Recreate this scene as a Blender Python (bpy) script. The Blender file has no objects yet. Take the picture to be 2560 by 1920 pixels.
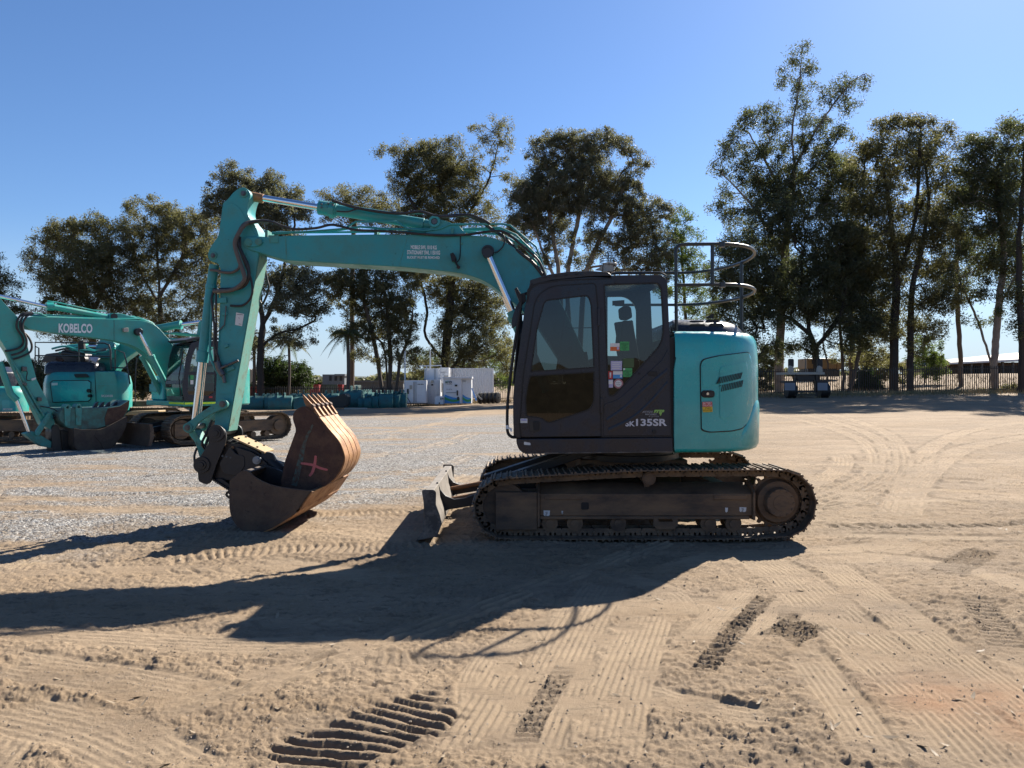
import bpy, bmesh, math, random
import numpy as np
from mathutils import Vector, Matrix
from mathutils.geometry import tessellate_polygon
R = math.radians
S = bpy.context.scene
random.seed(7)
rng = np.random.default_rng(11)
# ---------------------------------------------------------------- camera, sky, sun
F, CXP, HYP, CH = 1850.0, 1280.0, 955.0, 1.73      # focal length and horizon in photograph pixels, eye height in metres
cd = bpy.data.cameras.new('camera'); cam = bpy.data.objects.new('camera', cd); S.collection.objects.link(cam)
cam.location = (0, 0, CH); cam.rotation_euler = (R(90), 0, 0)
cd.sensor_width = 36; cd.lens = F/2560*36; cd.shift_y = -5/2560; cd.clip_start = 0.05; cd.clip_end = 6000
S.camera = cam
SUN_EL, SUN_AZ = 37.3, 35.1                         # azimuth from +Y towards +X
W = bpy.data.worlds.new("World"); S.world = W; W.use_nodes = True
wn = W.node_tree.nodes; wl = W.node_tree.links
bg = wn['Background']
sky = wn.new('ShaderNodeTexSky'); sky.sky_type = 'NISHITA'; sky.sun_disc = False
sky.sun_elevation = R(SUN_EL); sky.sun_rotation = R(SUN_AZ)
sky.air_density = 1.0; sky.dust_density = 0.25; sky.ozone_density = 2.2; sky.altitude = 50
hs = wn.new('ShaderNodeHueSaturation'); hs.inputs['Saturation'].default_value = 1.05
tn = wn.new('ShaderNodeMix'); tn.data_type = 'RGBA'; tn.blend_type = 'MULTIPLY'; tn.inputs['Factor'].default_value = 1; tn.inputs['B'].default_value = (.80, .93, 1.14, 1)
wl.new(sky.outputs[0], tn.inputs['A']); wl.new(tn.outputs['Result'], hs.inputs['Color']); 
tcw = wn.new('ShaderNodeTexCoord'); sp = wn.new('ShaderNodeSeparateXYZ'); wl.new(tcw.outputs['Generated'], sp.inputs[0])
mrw = wn.new('ShaderNodeMapRange'); mrw.interpolation_type = 'SMOOTHSTEP'; mrw.inputs[1].default_value = -.02; mrw.inputs[2].default_value = .20; mrw.inputs[3].default_value = .85; mrw.inputs[4].default_value = 0; wl.new(sp.outputs['Z'], mrw.inputs[0])
hz = wn.new('ShaderNodeMix'); hz.data_type = 'RGBA'; hz.inputs['B'].default_value = (4.3, 5.4, 6.7, 1); wl.new(mrw.outputs[0], hz.inputs['Factor']); wl.new(hs.outputs[0], hz.inputs['A']); wl.new(hz.outputs['Result'], bg.inputs[0])
bg.inputs[1].default_value = 0.05
sd = bpy.data.lights.new('sun', 'SUN'); sd.energy = 5.0; sd.angle = R(0.55); sd.color = (1.0, 0.93, 0.82)
so = bpy.data.objects.new('sun', sd); S.collection.objects.link(so)
sv = Vector((math.sin(R(SUN_AZ))*math.cos(R(SUN_EL)), math.cos(R(SUN_AZ))*math.cos(R(SUN_EL)), math.sin(R(SUN_EL))))
so.rotation_euler = sv.to_track_quat('Z', 'Y').to_euler(); so.location = (20, 30, 40)
S.view_settings.view_transform = 'Standard'; S.view_settings.look = 'None'; S.view_settings.gamma = 1
S.view_settings.exposure = 1.33
S.cycles.max_bounces = 8; S.cycles.transparent_max_bounces = 16; S.cycles.diffuse_bounces = 3
S.cycles.use_denoising = True

# ---------------------------------------------------------------- projections
class Pl:
    """a vertical plane; at() puts a photograph pixel on it, off = metres towards the viewer"""
    def __init__(s, Y, ang=0, x0=0):
        s.n = Vector((math.sin(R(ang)), math.cos(R(ang)), 0)); s.p = Vector((x0, Y, 0))
    def at(s, px, py, off=0):
        d = Vector(((px-CXP)/F, 1, -(py-HYP)/F)); c = Vector((0, 0, CH))
        t = (s.p - s.n*off - c).dot(s.n)/d.dot(s.n)
        return c + d*t
class PlanSurf:
    """a vertical wall that follows a curve in plan"""
    def __init__(s, pts):
        s.a = np.array(pts, float)
        d = np.gradient(s.a, axis=0); l = np.hypot(d[:, 0], d[:, 1])
        s.nr = np.stack([d[:, 1]/l, -d[:, 0]/l], 1)
    def at(s, px, py, off=0):
        a = s.a + s.nr*off
        k = (px-CXP)/F
        g = a[:, 0]-k*a[:, 1]
        best = None
        for i in np.nonzero(g[:-1]*g[1:] <= 0)[0]:
            t = g[i]/(g[i]-g[i+1]) if g[i] != g[i+1] else 0
            q = a[i]+(a[i+1]-a[i])*t
            if best is None or q[1] < best[1]: best = q
        if best is None: best = a[np.argmax(a[:, 0]/a[:, 1])]
        return Vector((best[0], best[1], CH-(py-HYP)/F*best[1]))
def P(px, py, Y): return Vector(((px-CXP)/F*Y, Y, CH-(py-HYP)/F*Y))
def sstep(a, b, x):
    t = np.clip((x-a)/(b-a), 0, 1); return t*t*(3-2*t)
def tz(x, y):
    """height of the land"""
    r = np.clip((y-12)/40, 0, 1)
    z = r*(sstep(-6, 16, x)*.78+.0154*np.clip(x-16, 0, 40))
    z = z-.35*sstep(-2, -10, x)*sstep(50, 62, y)
    return z + sstep(12, 30, x)*sstep(53, 88, y)*1.35
def G(px, py):
    """pixel on the ground near the camera"""
    Y = CH*F/(py-HYP); return ((px-CXP)/F*Y, Y)
def gz(px, py_unused, Y):
    x = (px-CXP)/F*Y; return Vector((x, Y, float(tz(x, Y))))

# ---------------------------------------------------------------- scene helpers
ORG = {}
def thing(name, label, cat, loc=(0, 0, 0), group=None):
    o = bpy.data.objects.new(name, None); S.collection.objects.link(o); o.location = loc
    o.empty_display_size = 0.3; ORG[o.name] = Vector(loc)
    return tag(o, label, cat, group)
def tag(o, label, cat=None, group=None, kind=None):
    if label: o['label'] = label
    if cat: o['category'] = cat
    if group: o['group'] = group
    if kind: o['kind'] = kind
    return o
def crv(pts, n=6, closed=False):
    pts = [Vector(p) for p in pts]; out = []; N = len(pts)
    for i in range(N if closed else N-1):
        if closed: a, b, c, d = pts[(i-1) % N], pts[i], pts[(i+1) % N], pts[(i+2) % N]
        else: a, b, c, d = pts[max(i-1, 0)], pts[i], pts[i+1], pts[min(i+2, N-1)]
        for k in range(n):
            t = k/n
            out.append(0.5*((2*b)+(c-a)*t+(2*a-5*b+4*c-d)*t*t+(3*b-3*c+d-a)*t**3))
    if not closed: out.append(pts[-1])
    return out
def rnd(pts, r, n=4):
    """round the corners of a 2-D outline; a point may carry its own radius"""
    out = []; N = len(pts)
    for i in range(N):
        p = Vector(pts[i][:2]); rr = pts[i][2] if len(pts[i]) > 2 else r
        a = Vector(pts[i-1][:2])-p; b = Vector(pts[(i+1) % N][:2])-p
        if rr <= 0 or a.length < 1e-6 or b.length < 1e-6: out.append(tuple(p)); continue
        d = min(rr, a.length*0.48, b.length*0.48)
        s = p+a.normalized()*d; e = p+b.normalized()*d
        for k in range(n+1):
            t = k/n; q = s*(1-t)**2+p*2*t*(1-t)+e*t*t; out.append((q.x, q.y))
    return out
def circ(cx, cy, r, n=20, a0=0, a1=360):
    m = n if a1-a0 >= 360 else n+1
    return [(cx+r*math.cos(R(a0+(a1-a0)*i/n)), cy+r*math.sin(R(a0+(a1-a0)*i/n))) for i in range(m)]
class MB:
    def __init__(s, M=None): s.v = []; s.f = []; s.M = M
    def add(s, vs, fs):
        o = len(s.v)
        s.v += [(s.M @ Vector(v)) if s.M else Vector(v) for v in vs]; s.f += [tuple(i+o for i in f) for f in fs]; return s
    def prism(s, pts, vec, holes=()):
        vec = Vector(vec); loops = [[Vector(p) for p in pts]]+[[Vector(p) for p in h] for h in holes]
        flat = [p for l in loops for p in l]; n = len(flat)
        if len(loops) == 1: tr = [tuple(range(n))]
        else: tr = [tuple(t) for t in tessellate_polygon(loops)]
        fs = list(tr)+[tuple(i+n for i in reversed(t)) for t in tr]; o = 0
        for l in loops:
            m = len(l)
            for i in range(m): a = o+i; b = o+(i+1) % m; fs.append((a, b, b+n, a+n))
            o += m
        return s.add(flat+[p+vec for p in flat], fs)
    def pp(s, pl, pts, depth, off=0, holes=()):
        """outline in pixels on plane pl, made depth metres deep away from the viewer"""
        return s.prism([pl.at(p[0], p[1], off) for p in pts], pl.n*depth, [[pl.at(p[0], p[1], off) for p in h] for h in holes])
    def box(s, a, b):
        x0, y0, z0 = a; x1, y1, z1 = b
        return s.add([(x0,y0,z0),(x1,y0,z0),(x1,y1,z0),(x0,y1,z0),(x0,y0,z1),(x1,y0,z1),(x1,y1,z1),(x0,y1,z1)],
                     [(0,3,2,1),(4,5,6,7),(0,1,5,4),(1,2,6,5),(2,3,7,6),(3,0,4,7)])
    def bar(s, p, q, w, h, up=(0, 0, 1)):
        p = Vector(p); q = Vector(q); d = (q-p).normalized(); u = Vector(up)
        if abs(d.dot(u)) > .98: u = Vector((0, 1, 0))
        a = d.cross(u).normalized()*w/2; b = a.cross(d).normalized()*h/2
        return s.prism([p+a+b, p-a+b, p-a-b, p+a-b], q-p)
    def tube(s, path, r, n=8, closed=False, caps=True):
        path = [Vector(p) for p in path]; N = len(path); rs = r if isinstance(r, (list, tuple)) else [r]*N
        T = [(path[(i+1) % N if closed else min(i+1, N-1)]-path[(i-1) % N if closed else max(i-1, 0)]).normalized() for i in range(N)]
        u = T[0].orthogonal().normalized(); vs = []; fs = []
        for i in range(N):
            u = (u-T[i]*u.dot(T[i])); u = u.normalized() if u.length > 1e-6 else T[i].orthogonal().normalized()
            w = T[i].cross(u)
            for k in range(n):
                a = 2*math.pi*k/n; vs.append(path[i]+(u*math.cos(a)+w*math.sin(a))*rs[i])
        for i in range(N if closed else N-1):
            j = (i+1) % N
            for k in range(n): fs.append((i*n+k, i*n+(k+1) % n, j*n+(k+1) % n, j*n+k))
        if caps and not closed: fs.append(tuple(range(n))[::-1]); fs.append(tuple((N-1)*n+k for k in range(n)))
        return s.add(vs, fs)
    def cyl(s, p, q, r, r2=None, n=20): return s.tube([p, q], [r, r if r2 is None else r2], n)
    def ycyl(s, px, py, Y, r, y1, n=24):
        """cylinder along the view depth, its near end centred on the pixel at depth Y"""
        c = P(px, py, Y); return s.cyl(c, (c.x, y1, c.z), r, n=n)
    def ring(s, c, ax, ro, ri, h, n=28):
        c = Vector(c); ax = Vector(ax).normalized(); u = ax.orthogonal().normalized(); w = ax.cross(u); vs = []; fs = []
        for k in range(n):
            a = 2*math.pi*k/n; d = u*math.cos(a)+w*math.sin(a)
            vs += [c+d*ro, c+d*ro+ax*h, c+d*ri+ax*h, c+d*ri]
        for k in range(n):
            a = 4*k; b = 4*((k+1) % n)
            for j in range(4): fs.append((a+j, b+j, b+(j+1) % 4, a+(j+1) % 4))
        return s.add(vs, fs)
    def build(s, name, mat, parent=None, bevel=0, ang=38, seg=2, label=None, recalc=True, smooth=True):
        org = Vector((0, 0, 0))
        if parent is not None: org = ORG[parent.name]
        me = bpy.data.meshes.new(name)
        me.from_pydata([tuple(v-org) for v in s.v], [], s.f)
        if recalc:
            bm = bmesh.new(); bm.from_mesh(me); bmesh.ops.recalc_face_normals(bm, faces=bm.faces); bm.to_mesh(me); bm.free()
        me.materials.append(mat)
        if smooth:
            me.polygons.foreach_set('use_smooth', [True]*len(me.polygons)); me.set_sharp_from_angle(angle=R(ang))
        o = bpy.data.objects.new(name, me); S.collection.objects.link(o)
        if parent is not None: o.parent = parent
        ORG[o.name] = org
        if bevel:
            b = o.modifiers.new('bevel', 'BEVEL'); b.width = bevel; b.segments = seg; b.limit_method = 'ANGLE'; b.angle_limit = R(40)
            b.harden_normals = True
        if label: o['label'] = label
        return o
def copy_tree(o, parent=None):
    c = o.copy(); S.collection.objects.link(c); ORG[c.name] = ORG.get(o.name, Vector())
    if parent is not None: c.parent = parent
    for ch in list(o.children): copy_tree(ch, c)
    return c
def surf_patch(surf, poly, off, thick, nx=24, ny=10):
    """a curved plate on surf inside a pixel outline"""
    xs = [p[0] for p in poly]; x0, x1 = min(xs)+.01, max(xs)-.01; m = MB(); N = len(poly)
    cols = []
    for i in range(nx+1):
        t = i/nx; t = t*t*(3-2*t)*.3+t*.7
        x = x0+(x1-x0)*t; ys = []
        for k in range(N):
            a, b = poly[k], poly[(k+1) % N]
            if (a[0]-x)*(b[0]-x) <= 0 and a[0] != b[0]: ys.append(a[1]+(b[1]-a[1])*(x-a[0])/(b[0]-a[0]))
        cols.append((x, min(ys), max(ys)))
    vs = []; fs = []
    for o in (off, off-thick):
        for x, ya, yb in cols:
            for j in range(ny+1): vs.append(surf.at(x, ya+(yb-ya)*j/ny, o))
    w = ny+1; n1 = (nx+1)*w
    for i in range(nx):
        for j in range(ny):
            a = i*w+j; fs.append((a, a+1, a+w+1, a+w)); fs.append((n1+a, n1+a+w, n1+a+w+1, n1+a+1))
        a = i*w; fs.append((a, a+w, n1+a+w, n1+a)); a = i*w+ny; fs.append((a, n1+a, n1+a+w, a+w))
    for j in range(ny):
        fs.append((j, n1+j, n1+j+1, j+1)); a = nx*w+j; fs.append((a, a+1, n1+a+1, n1+a))
    return m.add(vs, fs)
def lettering(txt, surf, x0, y0, x1, y1, mat, parent, name='lettering', bold=0.0, shear=0.0, off=0.003, thick=0.002, dy=0.0):
    """words fitted into a pixel box on a surface; dy raises the right end"""
    c = bpy.data.curves.new('t', 'FONT'); c.body = txt; c.offset = bold; c.shear = shear; c.resolution_u = 3
    to = bpy.data.objects.new('t', c); S.collection.objects.link(to)
    dg = bpy.context.evaluated_depsgraph_get(); dg.update()
    me = bpy.data.meshes.new_from_object(to.evaluated_get(dg))
    vs = [v.co.copy() for v in me.vertices]; fs = [tuple(p.vertices) for p in me.polygons]
    bpy.data.objects.remove(to); bpy.data.curves.remove(c); bpy.data.meshes.remove(me)
    ax = min(v.x for v in vs); bx = max(v.x for v in vs); ay = min(v.y for v in vs); by = max(v.y for v in vs)
    m = MB()
    m.add([surf.at(x0+(v.x-ax)/(bx-ax)*(x1-x0), y1-(v.y-ay)/(by-ay)*(y1-y0)+dy*(v.x-ax)/(bx-ax), off) for v in vs], fs)
    return m.build(name, mat, parent, recalc=False, smooth=False)

# ---------------------------------------------------------------- materials
def nodes(m):
    m.use_nodes = True; return m.node_tree.nodes, m.node_tree.links, m.node_tree.nodes['Principled BSDF']
def pm(name, col, rough=.5, metal=0, var=.12, scale=2.5, dirt=None, damt=.3, dscale=4, bump=0, bscale=60, spec=.5, coat=0, streak=1, chip=0, ccol=(.03, .02, .015)):
    """painted or bare surface with blotchy tone, dirt patches and fine relief"""
    m = bpy.data.materials.new(name); N, L, B = nodes(m)
    tc = N.new('ShaderNodeTexCoord'); mp = N.new('ShaderNodeMapping'); L.new(tc.outputs['Object'], mp.inputs[0]); mp.inputs['Scale'].default_value = (streak, streak, 1)
    n1 = N.new('ShaderNodeTexNoise'); n1.inputs['Scale'].default_value = scale; n1.inputs['Detail'].default_value = 6; n1.inputs['Roughness'].default_value = .65
    L.new(mp.outputs[0], n1.inputs['Vector'])
    mx = N.new('ShaderNodeMix'); mx.data_type = 'RGBA'; mx.inputs['A'].default_value = (*[c*(1-var) for c in col], 1); mx.inputs['B'].default_value = (*[min(1, c*(1+var)) for c in col], 1)
    L.new(n1.outputs['Fac'], mx.inputs['Factor']); out = mx.outputs['Result']
    rgh = rough
    if dirt:
        n2 = N.new('ShaderNodeTexNoise'); n2.inputs['Scale'].default_value = dscale; n2.inputs['Detail'].default_value = 9; n2.inputs['Roughness'].default_value = .72
        L.new(mp.outputs[0], n2.inputs['Vector'])
        rp = N.new('ShaderNodeMapRange'); rp.inputs['From Min'].default_value = .62-damt*.45; rp.inputs['From Max'].default_value = .78-damt*.25; rp.inputs['To Max'].default_value = min(1, .35+damt)
        L.new(n2.outputs['Fac'], rp.inputs['Value'])
        m2 = N.new('ShaderNodeMix'); m2.data_type = 'RGBA'; m2.inputs['B'].default_value = (*dirt, 1)
        L.new(rp.outputs[0], m2.inputs['Factor']); L.new(out, m2.inputs['A']); out = m2.outputs['Result']
        m3 = N.new('ShaderNodeMix'); m3.data_type = 'FLOAT'; m3.inputs['A'].default_value = rough; m3.inputs['B'].default_value = .85
        L.new(rp.outputs[0], m3.inputs['Factor']); L.new(m3.outputs['Result'], B.inputs['Roughness'])
    else: B.inputs['Roughness'].default_value = rgh
    if chip:
        for sc_, th_, k_ in ((38, .705, 1.0), (9, .70, .8)):
            n4 = N.new('ShaderNodeTexNoise'); n4.inputs['Scale'].default_value = sc_; n4.inputs['Detail'].default_value = 3; n4.inputs['Roughness'].default_value = .6; L.new(tc.outputs['Object'], n4.inputs['Vector'])
            r4 = N.new('ShaderNodeMapRange'); r4.inputs[1].default_value = th_-chip*.06; r4.inputs[2].default_value = th_+.025; r4.inputs[4].default_value = k_*.85; L.new(n4.outputs['Fac'], r4.inputs[0])
            m4 = N.new('ShaderNodeMix'); m4.data_type = 'RGBA'; m4.inputs['B'].default_value = (*ccol, 1); L.new(r4.outputs[0], m4.inputs['Factor']); L.new(out, m4.inputs['A']); out = m4.outputs['Result']
    L.new(out, B.inputs['Base Color']); B.inputs['Metallic'].default_value = metal
    B.inputs['Specular IOR Level'].default_value = spec
    if coat: B.inputs['Coat Weight'].default_value = coat; B.inputs['Coat Roughness'].default_value = .08
    if bump:
        n3 = N.new('ShaderNodeTexNoise'); n3.inputs['Scale'].default_value = bscale; n3.inputs['Detail'].default_value = 5
        L.new(tc.outputs['Object'], n3.inputs['Vector']); b = N.new('ShaderNodeBump'); b.inputs['Strength'].default_value = bump; b.inputs['Distance'].default_value = .01
        L.new(n3.outputs['Fac'], b.inputs['Height']); L.new(b.outputs[0], B.inputs['Normal'])
    return m
def flat(name, col, rough=.6): return pm(name, col, rough, var=.05, scale=20)
DUST = (.20, .15, .10)
TEAL = (.016, .27, .285)
M = {}
M['teal'] = pm('teal paint', TEAL, .42, var=.24, scale=1.6, dirt=(.06, .21, .195), damt=.5, dscale=3.2, coat=.12, chip=.3, ccol=(.012, .12, .12))
M['teal_gloss'] = pm('glossy teal panel', (.018, .35, .365), .22, var=.06, scale=.9, dirt=(.045, .29, .29), damt=.4, dscale=2.6, coat=.4)
M['teal_worn'] = pm('worn teal paint', (.045, .25, .22), .55, var=.25, scale=4, dirt=(.11, .075, .045), damt=.34, dscale=7, chip=1)
M['teal_bright'] = pm('sunlit teal machine paint', (.020, .30, .26), .33, var=.08, scale=1.2, dirt=(.08, .24, .20), damt=.45, dscale=2.5, coat=.2, chip=.6, ccol=(.02, .12, .10))
M['grey'] = pm('charcoal cab paint', (.016, .018, .027), .25, var=.12, scale=1.5, dirt=(.034, .036, .046), damt=.35, dscale=2.5, spec=.35)
M['black'] = pm('black rubber', (.008, .008, .009), .5, var=.2, scale=9, dirt=(.05, .04, .03), damt=.2)
M['teal_worn_lit'] = pm('worn teal paint with sunlight in colour', (.10, .27, .225), .6, var=.15, scale=3, dirt=(.16, .15, .10), damt=.35, dscale=9, chip=1.4, ccol=(.05, .10, .07))  # worn teal, made paler: the sun on the arm's belly is in the colour
M['teal_shaded'] = pm('dull teal paint darkened for tree shade', (.014, .12, .12), .6, var=.25, scale=3, dirt=(.05, .06, .05), damt=.4, dscale=3)  # tree shade over the stored buckets is put into this colour
M['blackpaint'] = pm('black steel', (.012, .012, .014), .42, var=.2, scale=5, dirt=(.06, .045, .032), damt=.25, dscale=6)
M['seal'] = pm('black seal', (.004, .004, .005), .6)
M['hose'] = pm('hydraulic hose', (.014, .014, .015), .45, var=.3, scale=30, dirt=(.10, .08, .065), damt=.3, dscale=9)
M['track'] = pm('dusty track steel', (.060, .043, .031), .62, metal=.25, var=.35, scale=7, dirt=(.22, .155, .10), damt=.6, dscale=6, bump=.25, bscale=90)
M['trackframe'] = pm('dusty track frame', (.050, .036, .027), .65, metal=.1, var=.35, scale=4, dirt=(.20, .125, .07), damt=.6, dscale=4.5, bump=.15, streak=.35)
M['rust'] = pm('rusty bucket steel', (.055, .023, .015), .68, metal=.1, var=.5, scale=3, dirt=(.15, .085, .05), damt=.42, dscale=5, bump=.35, bscale=50, chip=1, ccol=(.012, .008, .007))
M['wornsteel'] = pm('worn bare steel', (.33, .165, .065), .55, metal=.2, var=.35, scale=7, dirt=(.14, .055, .025), damt=.45, dscale=8, bump=.3, streak=.5, chip=1, ccol=(.05, .022, .014))
M['brown'] = pm('brown bucket steel', (.042, .026, .020), .62, metal=.1, var=.4, scale=2.5, dirt=(.11, .082, .055), damt=.45, dscale=3, bump=.3, chip=.8, ccol=(.012, .009, .008))
M['chrome'] = pm('chrome rod', (.72, .72, .74), .16, metal=1, var=.03)
M['pin'] = pm('oily steel pin', (.10, .10, .10), .4, metal=.7, var=.3, scale=20)
M['blade'] = pm('dusty dark blade', (.055, .048, .043), .58, metal=.1, var=.3, scale=4, dirt=(.30, .26, .22), damt=.35, dscale=6, bump=.15)
M['seat'] = pm('dark seat fabric', (.02, .02, .022), .8)
M['hoop'] = pm('dark green grey rail paint', (.018, .022, .024), .35, var=.2)
M['white'] = pm('white paint', (.62, .63, .65), .45, var=.05, scale=3, dirt=(.40, .37, .33), damt=.2, dscale=3)
M['decal'] = flat('white vinyl lettering', (.72, .74, .74), .5)
M['silver'] = flat('silver lettering', (.30, .31, .34), .35)
M['sticker'] = flat('off white paper label', (.62, .62, .60), .6)
M['pink'] = pm('pink spray paint', (.50, .13, .12), .75, var=.25, scale=30)
M['red'] = flat('red vinyl', (.42, .03, .03)); M['orange'] = flat('orange vinyl', (.60, .13, .03)); M['green'] = flat('green vinyl', (.05, .30, .09))
M['lime'] = flat('lime vinyl', (.25, .45, .10)); M['yellow'] = flat('yellow vinyl', (.60, .42, .03)); M['blue'] = flat('blue vinyl', (.06, .26, .55)); M['ink'] = flat('black print', (.01, .01, .012))
M['fluoro'] = flat('fluorescent yellow tape', (.62, .85, .03)); M['dkgreen'] = flat('olive vinyl', (.05, .09, .03)); M['mauve'] = flat('pale mauve paper', (.40, .38, .55))
M['cream'] = pm('yellow dusted plate', (.36, .25, .12), .55, var=.15, scale=12, dirt=(.2, .15, .1), damt=.2)
M['beige'] = pm('beige plastic', (.35, .32, .27), .5)
M['dusty_lit_blade'] = pm('dusty blade back with sunlight in colour', (.20, .175, .15), .75, var=.25, scale=5, dirt=(.07, .06, .05), damt=.35, dscale=7, bump=.2)  # pale from dust and from sunlight put into the colour
def glass(name, tint, refl=1.0, ior=1.5):
    m = bpy.data.materials.new(name); m.use_nodes = True; N = m.node_tree.nodes; L = m.node_tree.links; N.clear()
    o = N.new('ShaderNodeOutputMaterial'); t = N.new('ShaderNodeBsdfTransparent'); t.inputs[0].default_value = (*tint, 1)
    g = N.new('ShaderNodeBsdfGlossy'); g.inputs['Roughness'].default_value = .015; g.inputs[0].default_value = (refl, refl, refl, 1)
    fr = N.new('ShaderNodeFresnel'); fr.inputs[0].default_value = ior
    x = N.new('ShaderNodeMixShader'); L.new(fr.outputs[0], x.inputs[0]); L.new(t.outputs[0], x.inputs[1]); L.new(g.outputs[0], x.inputs[2]); L.new(x.outputs[0], o.inputs[0])
    return m
M['glass'] = glass('tinted cab glass', (.30, .37, .38), .85, 1.55)
M['glass_door'] = glass('dusky door glass', (.14, .20, .21), .9, 1.6)
M['glass_dark'] = glass('dark lower cab glass', (.10, .10, .09), .8, 1.5)
# ---------------------------------------------------------------- the land
def vnoise(x, y, seed):
    xi = np.floor(x).astype(np.int64); yi = np.floor(y).astype(np.int64); fx = x-xi; fy = y-yi
    fx = fx*fx*(3-2*fx); fy = fy*fy*(3-2*fy)
    def h(a, b):
        n = (a*374761393+b*668265263+seed*1442695041) & 0xffffffff
        n = ((n ^ (n >> 13))*1274126177) & 0xffffffff
        return ((n ^ (n >> 16)) & 0xffff)/65535.
    return (h(xi, yi)*(1-fx)+h(xi+1, yi)*fx)*(1-fy)+(h(xi, yi+1)*(1-fx)+h(xi+1, yi+1)*fx)*fy
def fbm(x, y, f, o, seed):
    r = 0; a = 1; t = 0
    for i in range(o): r = r+a*(vnoise(x*f, y*f, seed+i)-.5); t += a; a *= .55; f *= 2.03
    return r/t*2
ys = [-150, -80, -40, -20, -10, -5, -2, 0, 1.2]
y = 2.0
while y < 11: ys.append(y); y *= 1.0031
while y < 27: ys.append(y); y *= 1.0036
while y < 60: ys.append(y); y *= 1.011
while y < 4000: ys.append(y); y *= 1.12
ys = np.array(ys)
ks = np.concatenate([-np.geomspace(60, .85, 26), np.linspace(-.8, .8, 960), np.geomspace(.85, 60, 26)])
YY, KK = np.meshgrid(ys, ks, indexing='ij'); XX = KK*np.maximum(YY, 2.0)
ZZ = tz(XX, YY)
near = (YY > 1.9) & (YY < 60) & (np.abs(KK) < .82)
x = XX[near]; yv = YY[near]; h = np.zeros_like(x)
nz1 = fbm(x*.55, yv, 1.3, 5, 3); nz2 = fbm(x*.7, yv, 7, 4, 21); nz3 = fbm(x, yv, 30, 3, 41)
fade = np.clip(1.4-yv/22, .25, 1)
nz4 = fbm(x*.8, yv*1.3, 14, 4, 91); nz4 = np.clip(nz4-.12, 0, 1)
h += nz1*.035+nz2*.009*fade+nz3*.010*fade+fbm(x, yv, 75, 2, 63)*.005*fade-nz4*.03*fade
pm_ = sstep(-.12, .22, fbm(x*.6, yv, .9, 4, 131)); nz5 = np.abs(fbm(x*.85, yv*1.15, 13, 5, 151)); nz6 = np.clip(fbm(x, yv, 34, 3, 171)-.16, 0, 1)
h += (nz5*.034*(.4+.6*pm_)+nz6*.016*pm_)*fade
dark = pm_*.10+np.clip(.06-nz5, 0, .06)*3.0*pm_; smooth_ = np.zeros_like(x)
def strip(pts, width, kind, depth, pitch=.08, dk=0, slant=0.0):
    """one wheel or crawler imprint along pixels on the ground"""
    global h, dark, smooth_
    q = np.array([G(*p) for p in pts]); q = np.array([(a.x, a.y) for a in crv([(p[0], p[1], 0) for p in q], 8)])
    bx = (x > q[:, 0].min()-width) & (x < q[:, 0].max()+width) & (yv > q[:, 1].min()-width) & (yv < q[:, 1].max()+width)
    ix = np.nonzero(bx)[0]
    if len(ix) == 0: return
    X = x[ix]; Yv = yv[ix]; bd = np.full(len(ix), 1e9); bs = np.zeros(len(ix)); bt = np.zeros(len(ix)); acc = 0
    end = np.ones(len(ix))
    L = np.sum(np.hypot(*(q[1:]-q[:-1]).T))
    for a, b in zip(q[:-1], q[1:]):
        d = b-a; l = math.hypot(*d)
        if l < 1e-6: continue
        u = d/l; sx = (X-a[0])*u[0]+(Yv-a[1])*u[1]; tt = -(X-a[0])*u[1]+(Yv-a[1])*u[0]
        sc = np.clip(sx, 0, l); dd = np.hypot(sx-sc, tt); m = dd < bd
        bd[m] = dd[m]; bs[m] = (acc+sc)[m]; bt[m] = tt[m]; acc += l
    wob = fbm(X, Yv, 5, 3, 77)
    wd = 1-sstep(width*.42, width*.5, bd+wob*width*.10)
    wd *= sstep(0, .45, bs+wob*.25)*sstep(0, .45, L-bs+wob*.25) if kind != 'cleat' else sstep(0, .2, bs+wob*.15)*sstep(0, .2, L-bs+wob*.15)
    brk = np.clip(.62+wob*2.6, 0, 1)
    if kind == 'line':
        pat = np.sin(2*math.pi*(bt/pitch+wob*.10)); hh = pat*depth*brk*(.72 if pitch < .07 else 1)-.004
    elif kind == 'cleat':
        ph = (bs+bt*slant)/pitch+wob*.38+fbm(X, Yv, 1.7, 2, 88)*.8; fr = ph-np.floor(ph)
        pat = np.where(fr < .35, -1, np.where(fr < .5, -1+(fr-.35)/.15*2, 1-(fr-.5)*2*.8)); hh = pat*depth*np.clip(brk+.3, .6, 1)-.008
    elif kind == 'chev':
        ph = (bs+np.abs(bt)*1.0)/pitch; fr = ph-np.floor(ph)
        hh = np.where(fr < .3, -depth, depth*.4)*brk
    if kind == 'line':
        sc_ = .5+np.clip((Yv-6)/8, 0, 1.3); ed = np.exp(-((bd-width*.5-wob*width*.08)/(.035+.015*sc_))**2)*sstep(0, .5, bs+wob*.3)*sstep(0, .5, L-bs+wob*.3)*np.clip(.4+wob*3, 0, 1)
        h[ix] = h[ix]+ed*.013*sc_; dark[ix] = np.maximum(dark[ix], ed*.22*sc_)
    h[ix] = h[ix]*(1-wd*.75)+hh*wd; dark[ix] = np.maximum(dark[ix], wd*dk*(.6+.4*brk)); smooth_[ix] = np.maximum(smooth_[ix], wd*(.75 if kind == 'line' else .3)*np.clip(.7+wob*1.5, 0, 1))
st = strip
rs_ = random.Random(5)
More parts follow.
